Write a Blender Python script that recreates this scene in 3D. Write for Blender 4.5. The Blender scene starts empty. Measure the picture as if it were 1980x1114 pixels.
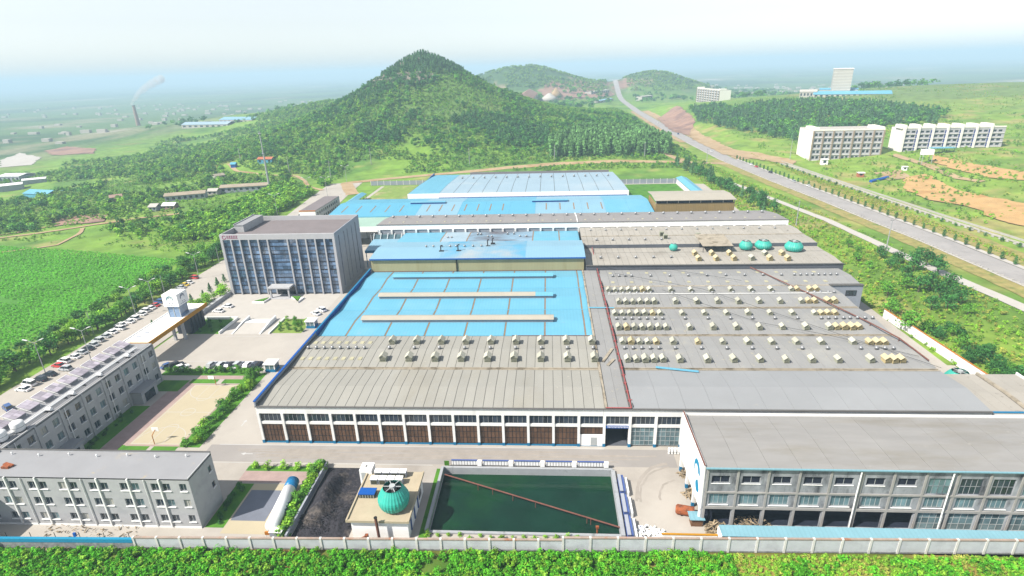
import bpy, math, random
import numpy as np
from mathutils import Matrix, Vector
SC = bpy.context.scene
COL = SC.collection
R = math.radians
random.seed(7)
# ---------------------------------------------------------------- camera
PW, PH, FPX = 1980.0, 1114.0, 1086.72
PITCH, ROLL, YAW = .372365, -.031729, -.0699875
CAM = np.array([71.08, -112.89, 85.16])
FW = np.array([math.sin(YAW)*math.cos(PITCH), math.cos(YAW)*math.cos(PITCH), -math.sin(PITCH)])
_r0 = np.array([math.cos(YAW), -math.sin(YAW), 0.]); _u0 = np.cross(_r0, FW)
RT = math.cos(ROLL)*_r0 + math.sin(ROLL)*_u0
UP = -math.sin(ROLL)*_r0 + math.cos(ROLL)*_u0
cd = bpy.data.cameras.new('camera'); cam = bpy.data.objects.new('camera', cd); COL.objects.link(cam)
cd.sensor_width = 36; cd.lens = FPX*36/PW; cd.clip_start = 1; cd.clip_end = 40000
m = Matrix.Identity(4)
for i in range(3):
    m[i][0], m[i][1], m[i][2], m[i][3] = RT[i], UP[i], -FW[i], CAM[i]
cam.matrix_world = m
SC.camera = cam
# ---------------------------------------------------------------- daylight
SUN_EL, SUN_AZ = 47.0, 31.0      # azimuth: degrees from -X towards -Y (towards the viewer)
sdir = Vector((-math.cos(R(SUN_EL))*math.cos(R(SUN_AZ)), -math.cos(R(SUN_EL))*math.sin(R(SUN_AZ)), math.sin(R(SUN_EL))))
sl = bpy.data.lights.new('sun', 'SUN'); sl.energy = 5.0; sl.angle = R(.53); sl.color = (1, .94, .84)
sun = bpy.data.objects.new('sun', sl); COL.objects.link(sun)
sun.rotation_euler = sdir.to_track_quat('Z', 'Y').to_euler(); sun.location = (-200, -100, 300)
wd = bpy.data.worlds.new('World'); SC.world = wd; wd.use_nodes = True
nt = wd.node_tree; nt.nodes.clear()
sk = nt.nodes.new('ShaderNodeTexSky'); sk.sky_type = 'NISHITA'; sk.sun_disc = False
sk.sun_elevation = R(SUN_EL); sk.sun_rotation = math.atan2(sdir.x, sdir.y)
sk.dust_density = 0.8; sk.air_density = 1.0; sk.ozone_density = 1.0; sk.altitude = 50
hs = nt.nodes.new('ShaderNodeHueSaturation'); hs.inputs['Saturation'].default_value = .36; hs.inputs['Value'].default_value = .72
bg = nt.nodes.new('ShaderNodeBackground'); bg.inputs[1].default_value = .15
ow = nt.nodes.new('ShaderNodeOutputWorld')
nt.links.new(sk.outputs[0], hs.inputs['Color']); nt.links.new(hs.outputs[0], bg.inputs[0]); nt.links.new(bg.outputs[0], ow.inputs[0])
vs = SC.view_settings; vs.view_transform = 'Standard'; vs.look = 'None'; vs.gamma = 1; vs.use_curve_mapping = False
vs.exposure = .8
SC.cycles.max_bounces = 6; SC.cycles.diffuse_bounces = 2; SC.cycles.glossy_bounces = 3
SC.cycles.transparent_max_bounces = 6; SC.cycles.volume_bounces = 0; SC.cycles.use_denoising = True
SC.cycles.caustics_reflective = False; SC.cycles.caustics_refractive = False

# ---------------------------------------------------------------- materials
M = {}
def srgb(r, g, b):
    return tuple(((c/255)/12.92 if c/255 <= .04045 else ((c/255+.055)/1.055)**2.4) for c in (r, g, b))
def mat(name, col, rough=.85, var=.12, scale=.25, col2=None, amt=.5, scale2=.06, sharp=.12, rnd=0., island=0., spec=.25,
        metal=0., bump=0., bscale=3., stripe=None, trans=0., stretch=None, spot=None):
    ma = bpy.data.materials.new(name); ma.use_nodes = True; t = ma.node_tree; N = t.nodes; L = t.links
    b = N['Principled BSDF']; b.inputs['Roughness'].default_value = rough; b.inputs['Metallic'].default_value = metal
    b.inputs['Specular IOR Level'].default_value = spec
    geo = N.new('ShaderNodeNewGeometry'); pos = geo.outputs['Position']
    if stretch:
        vm = N.new('ShaderNodeVectorMath'); vm.operation = 'MULTIPLY'; vm.inputs[1].default_value = stretch
        L.new(pos, vm.inputs[0]); spos = vm.outputs[0]
    else: spos = pos
    def noise(s, d=5, ro=.6, p=None):
        n = N.new('ShaderNodeTexNoise'); n.inputs['Scale'].default_value = s; n.inputs['Detail'].default_value = d
        n.inputs['Roughness'].default_value = ro; L.new(p or spos, n.inputs['Vector']); return n.outputs['Fac']
    def rng(f, a, bb, c, d):
        k = N.new('ShaderNodeMapRange'); k.inputs[1].default_value = a; k.inputs[2].default_value = bb
        k.inputs[3].default_value = c; k.inputs[4].default_value = d; L.new(f, k.inputs[0]); return k.outputs[0]
    val = rng(noise(scale), .3, .7, 1-var, 1+var)
    def mul(a, bb):
        k = N.new('ShaderNodeMath'); k.operation = 'MULTIPLY'; L.new(a, k.inputs[0]); L.new(bb, k.inputs[1]); return k.outputs[0]
    if rnd:
        oi = N.new('ShaderNodeObjectInfo'); val = mul(val, rng(oi.outputs['Random'], 0, 1, 1-rnd, 1+rnd))
    if island:
        val = mul(val, rng(geo.outputs['Random Per Island'], 0, 1, 1-island, 1+island))
    if stripe:
        ax, wl, am = stripe
        sp = N.new('ShaderNodeSeparateXYZ'); L.new(pos, sp.inputs[0])
        k = N.new('ShaderNodeMath'); k.operation = 'MULTIPLY'; k.inputs[1].default_value = 2*math.pi/wl; L.new(sp.outputs[ax], k.inputs[0])
        s2 = N.new('ShaderNodeMath'); s2.operation = 'SINE'; L.new(k.outputs[0], s2.inputs[0])
        val = mul(val, rng(s2.outputs[0], .2, 1, 1, 1-am))  # rib shading of corrugated sheets put into the colour as darker stripes
    cs = N.new('ShaderNodeRGB'); cs.outputs[0].default_value = (*col, 1); csrc = cs.outputs[0]
    if col2:
        f = rng(noise(scale2, 6, .65), amt, amt+sharp, 0, 1)
        mx = N.new('ShaderNodeMix'); mx.data_type = 'RGBA'; L.new(f, mx.inputs[0]); L.new(csrc, mx.inputs[6])
        mx.inputs[7].default_value = (*col2, 1); csrc = mx.outputs[2]
    if spot:
        f = rng(noise(spot[0], 3, .7, pos), spot[1], spot[1]+.06, 0, .8)
        mx = N.new('ShaderNodeMix'); mx.data_type = 'RGBA'; L.new(f, mx.inputs[0]); L.new(csrc, mx.inputs[6])
        mx.inputs[7].default_value = (*spot[2], 1); csrc = mx.outputs[2]
    vm = N.new('ShaderNodeVectorMath'); vm.operation = 'SCALE'; L.new(csrc, vm.inputs[0]); L.new(val, vm.inputs['Scale'])
    L.new(vm.outputs[0], b.inputs['Base Color'])
    if bump:
        bp = N.new('ShaderNodeBump'); bp.inputs['Strength'].default_value = bump; bp.inputs['Distance'].default_value = .2
        L.new(noise(bscale, 4), bp.inputs['Height']); L.new(bp.outputs[0], b.inputs['Normal'])
    if trans:
        tr = N.new('ShaderNodeBsdfTranslucent'); L.new(vm.outputs[0], tr.inputs[0])
        ms = N.new('ShaderNodeMixShader'); ms.inputs[0].default_value = trans
        L.new(b.outputs[0], ms.inputs[1]); L.new(tr.outputs[0], ms.inputs[2]); L.new(ms.outputs[0], N['Material Output'].inputs[0])
    M[name] = ma; return ma

# ---------------------------------------------------------------- object helpers
OFF = {}
def tag(o, label=None, cat=None, group=None, kind=None):
    if label: o['label'] = label
    if cat: o['category'] = cat
    if group: o['group'] = group
    if kind: o['kind'] = kind
    return o
def thing(name, label, cat, loc=(0, 0, 0), group=None, rz=0.):
    o = bpy.data.objects.new(name, None); COL.objects.link(o); o.location = loc; o.rotation_euler = (0, 0, rz)
    o.empty_display_size = .5; OFF[o.name] = np.array(loc, float)
    return tag(o, label, cat, group)
class MB:
    """collects shapes in world (or prototype) coordinates and links them as one mesh object"""
    def __init__(s): s.v = []; s.f = []
    def add(s, vs, fs):
        n = len(s.v); s.v += [tuple(map(float, p)) for p in vs]; s.f += [tuple(i+n for i in f) for f in fs]; return s
    def box(s, x0, y0, z0, x1, y1, z1):
        return s.add([(x0,y0,z0),(x1,y0,z0),(x1,y1,z0),(x0,y1,z0),(x0,y0,z1),(x1,y0,z1),(x1,y1,z1),(x0,y1,z1)],
                     [(3,2,1,0),(4,5,6,7),(0,1,5,4),(1,2,6,5),(2,3,7,6),(3,0,4,7)])
    def prism(s, poly, z0, z1):
        """vertical extrusion of a ground polygon; z0, z1 numbers"""
        n = len(poly); a = sum(poly[i][0]*poly[(i+1)%n][1]-poly[(i+1)%n][0]*poly[i][1] for i in range(n))
        if a < 0: poly = poly[::-1]
        return s.add([(p[0],p[1],z0) for p in poly]+[(p[0],p[1],z1) for p in poly],
                     [tuple(range(n))[::-1], tuple(range(n, 2*n))]+[(i,(i+1)%n,n+(i+1)%n,n+i) for i in range(n)])
    def xprism(s, prof, x0, x1):
        """profile [(y,z)] extruded along X"""
        n = len(prof); a = sum(prof[i][0]*prof[(i+1)%n][1]-prof[(i+1)%n][0]*prof[i][1] for i in range(n))
        if a < 0: prof = prof[::-1]
        return s.add([(x0,p[0],p[1]) for p in prof]+[(x1,p[0],p[1]) for p in prof],
                     [tuple(range(n))[::-1], tuple(range(n, 2*n))]+[(i,(i+1)%n,n+(i+1)%n,n+i) for i in range(n)])
    def yprism(s, prof, y0, y1):
        """profile [(x,z)] extruded along Y"""
        n = len(prof); a = sum(prof[i][0]*prof[(i+1)%n][1]-prof[(i+1)%n][0]*prof[i][1] for i in range(n))
        if a > 0: prof = prof[::-1]
        return s.add([(p[0],y0,p[1]) for p in prof]+[(p[0],y1,p[1]) for p in prof],
                     [tuple(range(n))[::-1], tuple(range(n, 2*n))]+[(i,(i+1)%n,n+(i+1)%n,n+i) for i in range(n)])
    def tube(s, a, b, r0, r1=None, n=8):
        r1 = r0 if r1 is None else r1
        a = Vector(a); b = Vector(b); d = (b-a).normalized()
        x = d.orthogonal().normalized(); y = d.cross(x)
        va = [a+(x*math.cos(t)+y*math.sin(t))*r0 for t in (2*math.pi*i/n for i in range(n))]
        vb = [b+(x*math.cos(t)+y*math.sin(t))*r1 for t in (2*math.pi*i/n for i in range(n))]
        return s.add([tuple(p) for p in va+vb], [tuple(range(n))[::-1], tuple(range(n,2*n))]+[(i,(i+1)%n,n+(i+1)%n,n+i) for i in range(n)])
    def path(s, pts, r, n=6):
        for a, b in zip(pts, pts[1:]): s.tube(a, b, r, r, n)
        return s
    def lathe(s, prof, c=(0,0,0), n=24, cap=True):
        v = [(c[0]+r*math.cos(2*math.pi*i/n), c[1]+r*math.sin(2*math.pi*i/n), c[2]+z) for r, z in prof for i in range(n)]
        f = [(k*n+i, k*n+(i+1)%n, (k+1)*n+(i+1)%n, (k+1)*n+i) for k in range(len(prof)-1) for i in range(n)]
        if cap: f += [tuple(range(n))[::-1], tuple(range((len(prof)-1)*n, len(prof)*n))]
        return s.add(v, f)
    def bar(s, a, b, w, h):
        """square-section bar between two points"""
        a = Vector(a); b = Vector(b); d = (b-a).normalized()
        x = d.cross(Vector((0,0,1)));  x = Vector((1,0,0)) if x.length < 1e-4 else x.normalized()
        y = x.cross(d)
        o = [(-1,-1),(1,-1),(1,1),(-1,1)]
        va = [a+x*(w/2*i)+y*(h/2*j) for i, j in o]; vb = [b+x*(w/2*i)+y*(h/2*j) for i, j in o]
        return s.add([tuple(p) for p in va+vb], [(0,1,2,3),(7,6,5,4),(0,4,5,1),(1,5,6,2),(2,6,7,3),(3,7,4,0)])
    def mesh(s, name, ma, off=(0,0,0)):
        me = bpy.data.meshes.new(name); v = np.array(s.v)-np.array(off)
        me.from_pydata([tuple(p) for p in v], [], s.f); me.update()
        me.materials.append(M[ma] if isinstance(ma, str) else ma); return me
    def build(s, name, ma, parent=None, smooth=False):
        off = OFF.get(parent.name, np.zeros(3)) if parent else np.zeros(3)
        me = s.mesh(name, ma, off)
        if smooth: me.shade_smooth()
        o = bpy.data.objects.new(name, me); COL.objects.link(o); o.parent = parent; OFF[o.name] = off
        return o
def B(name, ma, parent, *bx):
    mb = MB()
    for b in bx: mb.box(*b)
    return mb.build(name, ma, parent)
def inst(name, me, parent, loc, rz=0., sc=None):
    """one more object that shares a mesh; loc in world coordinates"""
    o = bpy.data.objects.new(name, me); COL.objects.link(o); o.parent = parent
    off = OFF.get(parent.name, np.zeros(3)) if parent else np.zeros(3)
    o.location = tuple(np.array(loc, float)-off); o.rotation_euler = (0, 0, rz); OFF[o.name] = np.array(loc, float)
    if sc is not None: o.scale = sc if hasattr(sc, '__len__') else (sc, sc, sc)
    return o
def copy_tree(o, parent=None):
    c = o.copy(); COL.objects.link(c); c.parent = parent
    for ch in o.children: copy_tree(ch, c)
    return c
def place(proto, first, loc, rz=0., label=None, sc=None, cat=None, group=None):
    """the first use moves the prototype itself, later ones copy it with its parts"""
    o = proto if first else copy_tree(proto)
    o.location = loc; o.rotation_euler = (0, 0, rz)
    if sc: o.scale = sc if hasattr(sc, '__len__') else (sc, sc, sc)
    return tag(o, label, cat, group)
def struct(o): o['kind'] = 'structure'; return o
_o1 = ('first second third fourth fifth sixth seventh eighth ninth tenth eleventh twelfth thirteenth fourteenth fifteenth '
       'sixteenth seventeenth eighteenth nineteenth').split()
_t1 = 'twenty thirty forty fifty sixty seventy eighty ninety'.split()
def ordinal(n):
    if n >= 100: return 'hundred-and-'+ordinal(n-100) if n > 100 else 'hundredth'
    if n < 20: return _o1[n-1]
    return _t1[n//10-2][:-1]+'ieth' if n % 10 == 0 else _t1[n//10-2]+'-'+_o1[n % 10-1]
ORDS = [ordinal(i) for i in range(1, 160)]
# ---------------------------------------------------------------- terrain height (site level = 0)
def vn(x, y, s, seed=0):
    """smooth value noise in -1..1"""
    x = np.asarray(x, float)/s; y = np.asarray(y, float)/s
    xi = np.floor(x).astype(np.int64); yi = np.floor(y).astype(np.int64); fx = x-xi; fy = y-yi
    fx = fx*fx*(3-2*fx); fy = fy*fy*(3-2*fy)
    def h(a, b):
        n = (a*374761393+b*668265263+seed*982451653) & 0xffffffff
        n = ((n ^ (n >> 13))*1274126177) & 0xffffffff
        return ((n ^ (n >> 16)) & 0xffff)/32767.5-1
    return (h(xi,yi)*(1-fx)+h(xi+1,yi)*fx)*(1-fy)+(h(xi,yi+1)*(1-fx)+h(xi+1,yi+1)*fx)*fy
def fbm(x, y, s, seed=0, o=4):
    r = 0; a = 1; t = 0
    for i in range(o): r = r+a*vn(x, y, s/2**i, seed+i); t += a; a *= .55
    return r/t
def sst(e0, e1, x):
    t = np.clip((x-e0)/(e1-e0), 0, 1); return t*t*(3-2*t)
def hill(x, y, cx, cy, hgt, rx, ry, p):
    r = np.sqrt(((x-cx)/rx)**2+((y-cy)/ry)**2); return hgt*np.exp(-r**p)
def height(x, y):
    x = np.asarray(x, float); y = np.asarray(y, float)
    z = np.zeros(np.broadcast(x, y).shape)
    # the land falls away to the left and far behind
    z = z-16*sst(-170, -520, x)*sst(-120, 200, y)-22*sst(900, 2600, y)-10*sst(700, 1500, x)*sst(300, 900, y)
    a = hill(x, y, -104, 725, 104, np.where(x < -104, 138., 152.), 165, 1.35)
    z = z+a*sst(385, 470, y)
    z = z+hill(x, y, 4, 1700, 102, np.where(x < 4, 280., 213.), 240, 1.9)+hill(x, y, 410, 1800, 72, 160, 220, 1.9)
    z = z+hill(x, y, -330, 1030, 34, 150, 200, 2.)*(1+.15*fbm(x, y, 120, 5))+hill(x, y, -560, 1120, 28, 220, 220, 2.)*(1+.2*fbm(x, y, 120, 6))
    z = z+hill(x, y, 900, 880, 34, 620, 330, 2.4)
    z = z+9*sst(300, 420, x)*sst(60, 260, y)*(1-sst(600, 1500, y))
    far = sst(380, 520, y)+sst(330, 420, x)+sst(-140, -260, x)
    z = z+np.clip(far, 0, 1)*(1.6*fbm(x, y, 90, 3)+.6*fbm(x, y, 22, 8, 2))
    # keep the main road corridor level
    rx = np.interp(y, [0, 105, 163, 251, 318, 425, 705, 1050, 1860, 2400], [264, 263.5, 261, 254, 247, 238, 237, 246, 287, 320])
    k = 1-sst(14, 60, np.abs(x-rx)); k = k*(1-sst(1300, 1900, y))
    z = z*(1-k)
    return z
_TT = 60*1.003**np.arange(1600)
def G(u, v, dz=0.):
    """where the ray through a pixel of the photograph meets the terrain"""
    d = FW+RT*(u-PW/2)/FPX-UP*(v-PH/2)/FPX
    t = _TT; p = CAM[None]+d[None]*t[:, None]
    k = int(np.argmax(p[:, 2] < height(p[:, 0], p[:, 1])+dz)) or len(t)-1
    return float(p[k, 0]), float(p[k, 1]), float(height(p[k, 0], p[k, 1]))
# ---------------------------------------------------------------- palette (surface albedos)
def S(r, g, b, k=2.2): return tuple(c/k for c in srgb(r, g, b))
mat('concrete_yard', S(228,220,210), var=.10, scale=.07, col2=S(190,182,174), amt=.52, scale2=.035, sharp=.2, bump=.05)
mat('asphalt_grey', S(196,190,186), var=.09, scale=.05, col2=S(205,200,196), amt=.5, scale2=.08, sharp=.25)
mat('asphalt_and_shade', S(120,124,135), var=.12, scale=.2)
mat('paving_white', S(238,232,224), var=.05, scale=.3)
mat('path_pale', S(226,218,204), var=.12, scale=.4, col2=S(150,176,96), amt=.56, scale2=.2, sharp=.1)
mat('paving_pink', S(214,186,180), var=.12, scale=.5)
mat('court_sand', S(236,222,190), var=.04, scale=.2)
mat('white_line', S(245,245,245), var=.04)
mat('dirt_tan', S(222,192,150), var=.14, scale=.12, col2=S(196,160,112), amt=.5, scale2=.05, sharp=.2)
mat('dirt_orange', S(240,196,132), var=.14, scale=.15, col2=S(205,150,90), amt=.52, scale2=.05, sharp=.2, bump=.6, bscale=.3)
mat('dirt_brown', S(200,160,140), var=.18, scale=.1, col2=S(165,130,120), amt=.5, scale2=.03)
mat('dry_verge', S(196,182,112), var=.25, scale=.35, col2=S(128,160,70), amt=.5, scale2=.15, sharp=.2)
mat('lawn', S(104,170,48), var=.2, scale=.4, col2=S(74,136,40), amt=.5, scale2=.2)
mat('lawn_dry', S(160,190,90), var=.2, scale=.25, col2=S(216,196,150), amt=.52, scale2=.08, sharp=.15)
mat('coal', S(66,64,72), var=.5, scale=1.6, col2=S(150,138,126), amt=.56, scale2=.10, sharp=.22, bump=.9, bscale=2.2)
mat('rock', S(198,186,170), var=.2, scale=.4)
tm = mat('terrain', (.1,.2,.05), var=.30, scale=.09, bump=.25, bscale=.25)
t = tm.node_tree; at = t.nodes.new('ShaderNodeAttribute'); at.attribute_name = 'cover'
for n in t.nodes:
    if n.type == 'VECT_MATH' and n.operation == 'SCALE': t.links.new(at.outputs['Color'], n.inputs[0])

def axis(a, b, st, lo, hi, g):
    c = list(np.arange(a, b+1e-6, st)); s = st; lo_l = []; x = a
    while x > lo: s *= g; x -= s; lo_l.append(x)
    s = st; x = b; hi_l = []
    while x < hi: s *= g; x += s; hi_l.append(x)
    return np.array(lo_l[::-1]+c+hi_l)
TX = axis(-430, 640, 5, -13000, 13000, 1.09)
TY = axis(-70, 900, 5, -500, 15000, 1.045)
TY = np.sort(np.append(TY, [-30.6, -29.4])); TX = np.sort(np.append(TX, [-59., -57.]))
gx, gy = np.meshgrid(TX, TY)
gz = height(gx, gy)
# ground under the paved site lies lower so that the basin and the sheets above it are free
site = (sst(-58.9, -57.1, gx)*(1-sst(177, 182, gx)))*(sst(-30.5, -29.5, gy)*(1-sst(305, 312, gy)))
gz = gz-3.2*site-.12*(1-np.clip(site, 0, 1))
cols = np.zeros(gx.shape+(3,))
def paint(mask, col):
    mask = np.clip(mask, 0, 1)[..., None]; cols[:] = cols*(1-mask)+np.array(col)*mask
cols[:] = S(146,190,68)
n1 = fbm(gx, gy, 60, 11); n2 = fbm(gx, gy, 18, 21, 3); n3 = fbm(gx, gy, 260, 31)
paint(sst(.05, .4, n1)*.8, S(98,150,58)); paint(sst(.1, .5, n2)*.6, S(164,194,84)); paint(sst(.35, .7, n2)*.65, S(206,192,126))
# hill scrub
hillm = sst(14, 40, gz)*(gy > 350)
paint(hillm*.8, S(116,156,74)); paint(hillm*sst(.0, .35, n2)*.6, S(88,132,64)); paint(hillm*sst(.1, .45, n1)*.7, S(146,170,90))
rr = np.hypot(gx+104, gy-725)
paint(sst(62, 72, rr)*(1-sst(84, 96, rr))*sst(-.1, .3, n2+.4*np.sign(-95-gx)-.2)*(gy < 725)*.9, S(205,192,165))
# far hills: pale grass, bare rock and quarry
fh = (gy > 1350)
paint(fh*sst(14, 40, gz)*.9, S(84,122,74)); paint(fh*sst(15, 30, gz)*sst(.25, .4, n1)*.8, S(200,178,145))
paint(fh*(gz > 8)*(gz < 46)*(gx > 60)*(gx < 330)*(gy < 1750)*sst(-.3, 0, n1), S(178,140,120))
# far plain: patchwork of fields, tree belts and pale villages
farp = sst(1200, 2000, gy)+sst(-520, -800, gx)+sst(1000, 1500, gx); farp = np.clip(farp, 0, 1)*(gz < 20)
v1 = fbm(gx, gy, 420, 41); v2 = fbm(gx*1.0, gy*.45, 150, 51)
paint(farp*.9, S(110,146,86)); paint(farp*sst(.0, .25, v1)*.85, S(70,112,66)); paint(farp*sst(.25, .35, v2)*.8, S(182,176,142)); paint(farp*sst(.48, .55, v2), S(224,216,205))
# left field of tall crops, evenly green
fld = (1-sst(-118, -113, gx))*sst(-330, -290, gx)*sst(20, 40, gy)*(1-sst(150, 176, gy+.25*(gx+200)))
paint(fld, S(100,174,58)); paint(fld*sst(.1, .5, n2)*.5, S(130,188,74))
# dry upper slope on the right, terraces
rs = sst(420, 520, gx)*sst(560, 700, gy)*(gy < 1350)
paint(rs*.8, S(140,166,92)); paint(rs*sst(.2, .45, n1)*.7, S(196,186,130))
rgt = sst(183, 190, gx)*(gy < 700); paint(rgt*.5, S(168,196,78)); paint(rgt*sst(.1, .45, n2)*.7, S(206,190,120)); paint(rgt*sst(.15, .5, n1)*.5, S(108,160,60))
# front field below the wall
paint((gy < -28)*1., S(86,140,40)); paint((gy < -28)*sst(.25, .5, n2)*.8, S(206,166,100)); paint((gy < -28)*sst(96, 112, gx)*.6, S(176,180,80)); paint((gy < -28)*sst(96, 112, gx)*sst(.15, .4, fbm(gx, gy, 9, 71))*.8, S(226,180,104))
me = bpy.data.meshes.new('ground')
nx, ny = len(TX), len(TY)
co = np.stack([gx, gy, gz], -1).reshape(-1, 3)
idx = np.arange(nx*ny).reshape(ny, nx)
q = np.stack([idx[:-1,:-1], idx[:-1,1:], idx[1:,1:], idx[1:,:-1]], -1).reshape(-1, 4)
me.vertices.add(len(co)); me.vertices.foreach_set('co', co.ravel())
me.loops.add(q.size); me.loops.foreach_set('vertex_index', q.ravel())
me.polygons.add(len(q)); me.polygons.foreach_set('loop_start', np.arange(0, q.size, 4)); me.polygons.foreach_set('loop_total', np.full(len(q), 4))
me.polygons.foreach_set('use_smooth', np.ones(len(q), bool)); me.update(calc_edges=True); me.validate()
ca = me.color_attributes.new('cover', 'FLOAT_COLOR', 'POINT')
ca.data.foreach_set('color', np.concatenate([cols.reshape(-1, 3), np.ones((nx*ny, 1))], 1).ravel())
me.materials.append(tm)
gr = bpy.data.objects.new('ground', me); COL.objects.link(gr); struct(gr)

from mathutils.geometry import delaunay_2d_cdt
def inpoly(x, y, poly):
    r = False; n = len(poly)
    for i in range(n):
        x1, y1 = poly[i][:2]; x2, y2 = poly[(i+1)%n][:2]
        if (y1 > y) != (y2 > y) and x < (x2-x1)*(y-y1)/(y2-y1)+x1: r = not r
    return r
def patch(name, poly, ma, dz=.12, res=4., wob=.8, seed=1, flat=None, parent=None, kind='structure'):
    """a sheet with an uneven outline draped over the terrain"""
    bd = []; n = len(poly)
    for i in range(n):
        a = poly[i]; b = poly[(i+1)%n]; k = max(1, int(math.hypot(b[0]-a[0], b[1]-a[1])/max(1.2, res*.5)))
        for j in range(k): bd.append((a[0]+(b[0]-a[0])*j/k, a[1]+(b[1]-a[1])*j/k))
    if wob:
        bd = [(x+wob*float(fbm(x, y, 7, seed, 3)), y+wob*float(fbm(x, y, 7, seed+9, 3))) for x, y in bd]
    ip = []
    xs = [p[0] for p in bd]; ys = [p[1] for p in bd]
    y = min(ys)+res/2
    while y < max(ys) and flat is None:
        x = min(xs)+res/2
        while x < max(xs):
            if inpoly(x, y, bd): ip.append((x, y))
            x += res
        y += res
    r = delaunay_2d_cdt([Vector(p) for p in bd+ip], [], [list(range(len(bd)))], 1, 1e-4)
    pts = [(p.x, p.y) for p in r[0]]
    zz = np.full(len(pts), flat) if flat is not None else height(np.array([p[0] for p in pts]), np.array([p[1] for p in pts]))+dz
    me = bpy.data.meshes.new(name); me.from_pydata([(p[0], p[1], float(z)) for p, z in zip(pts, zz)], [], r[2]); me.update()
    me.materials.append(M[ma]); o = bpy.data.objects.new(name, me); COL.objects.link(o)
    if kind: o['kind'] = kind
    return o
def strip(name, ctr, w, ma, dz=.14, step=6., wob=.25, flat=None):
    """a ribbon of ground cover: ctr [(x,y)] or [(x,y,w)]"""
    c = [(p[0], p[1], p[2] if len(p) > 2 else w) for p in ctr]; pts = []
    for a, b in zip(c, c[1:]):
        k = max(1, int(math.hypot(b[0]-a[0], b[1]-a[1])/step))
        pts += [tuple(a[i]+(b[i]-a[i])*j/k for i in range(3)) for j in range(k)]
    pts.append(c[-1]); vs = []; fs = []; nseg = 5
    for i, p in enumerate(pts):
        a = pts[max(0, i-1)]; b = pts[min(len(pts)-1, i+1)]; d = Vector((b[0]-a[0], b[1]-a[1])).normalized()
        for s_ in range(nseg):
            q = (s_/(nseg-1)-.5)*(p[2]+(wob*random.uniform(-1, 1) if s_ in (0, nseg-1) else 0))
            x, y = p[0]+d.y*q, p[1]-d.x*q
            vs.append((x, y, (float(height(x, y))+dz) if flat is None else flat))
    for i in range(len(pts)-1):
        for s_ in range(nseg-1):
            k = i*nseg+s_; fs.append((k, k+1, k+nseg+1, k+nseg))
    o = MB().add(vs, fs).build(name, ma); return struct(o)
# main road with its shoulders, kerb and paths
RC = [(266,-40),(264.5,60),(263.5,105),(261,163),(256.5,215),(253,262),(246.5,322),(238.3,430),(237,560),(237,705),(246,1050),(262,1400),(287,1860)]
mat('road_pale', S(206,201,199), var=.08, scale=.08, col2=S(184,180,180), amt=.5, scale2=.1, sharp=.25)
strip('main_road', [(x, y, 14.5) for x, y in RC], 14.5, 'road_pale', .16, wob=.1)
strip('road_shoulder', [(x-11.5, y, 9.5) for x, y in RC[:8]], 9.5, 'dry_verge', .10, wob=1.2)
strip('road_shoulder', [(x+17, y, 17) for x, y in RC[:7]], 17, 'dry_verge', .10, wob=1.6)
strip('sidewalk', [(x+8.9, y, 2.9) for x, y in RC[:8]], 2.6, 'paving_white', .26, wob=.05)
strip('sidewalk', [(x-7.4, y, 1.3) for x, y in RC[:9]], 1.3, 'paving_white', .26, wob=.3)
strip('road_bank', [(x+15, y, 14) for x, y in RC[7:11]], 14, 'dirt_tan', .12, wob=2.5)
strip('road_bank', [(x-11, y, 7) for x, y in RC[8:11]], 7, 'dirt_tan', .12, wob=2.5)
strip('concrete_path', [(262,-20,6),(252,20,6),(243,60,6),(238.8,96,5.6),(234.3,129,5.4),(231.8,161,5.2),(228.2,206,5),(222,240,4.6),(212,300,4.4),(206,330,4)], 5, 'paving_white', .2, wob=.5)
strip('concrete_path', [(325,10,3),(313,60,3),(304,110,3),(296.5,157,3),(291,210,3),(287,262,3),(281,340,3),(276,412,3)], 3, 'path_pale', .2, wob=.5)
strip('back_road', [(-76,300),(-97,347),(-70,362),(-33,378),(33,403),(80,414),(135,421),(197,414),(233,409)], 10, 'dirt_tan', .12, wob=1.2)
strip('side_road', [(-76.5,-90),(-76.5,0),(-76.8,60),(-77.5,120),(-79,170),(-86,240),(-93,300),(-97,347)], 27, 'concrete_yard', .05, wob=.3)
strip('side_road', [(197,414,9),(186,452,7),(160,500,6)], 7, 'dirt_tan', .13, wob=1)
strip('dirt_path', [(-330,190),(-266,203),(-235,214),(-198,236),(-178,246)], 4, 'dirt_tan', .25, wob=1.2)
strip('dirt_path', [(-340,180),(-277,214),(-250,236),(-240,262)], 2.6, 'dirt_tan', .25, wob=1)
strip('dirt_path', [(-240,160),(-207,177),(-212,199),(-222,215)], 2.6, 'dirt_tan', .25, wob=1)
strip('dirt_path', [(-250,442),(-227,415),(-190,394),(-156,386),(-137,359),(-125,335),(-106,318)], 3.6, 'dirt_tan', .25, wob=1)
def gp(pts): return [G(u, v)[:2] for u, v in pts]
patch('dirt_bank', gp([(1745,345),(1790,338),(1860,372),(1930,385),(1985,395),(1985,418),(1900,408),(1800,388),(1750,370)]), 'dirt_orange', .5, 5, 2.5)
patch('dirt_bank', gp([(1800,300),(1850,312),(1930,325),(1985,335),(1985,350),(1920,345),(1850,330),(1805,315)]), 'dirt_orange', .5, 5, 2.5)
patch('dirt_bank', gp([(1905,405),(1985,398),(1985,440),(1940,430),(1900,418)]), 'dirt_orange', .5, 5, 2.5)
patch('dirt_bank', gp([(1690,335),(1740,330),(1760,345),(1715,350)]), 'dirt_tan', .5, 4, 2.)
patch('dirt_bank', gp([(1320,232),(1360,262),(1420,290),(1480,300),(1540,312),(1535,320),(1470,310),(1400,300),(1340,272)]), 'dirt_tan', .45, 5, 3)
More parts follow.
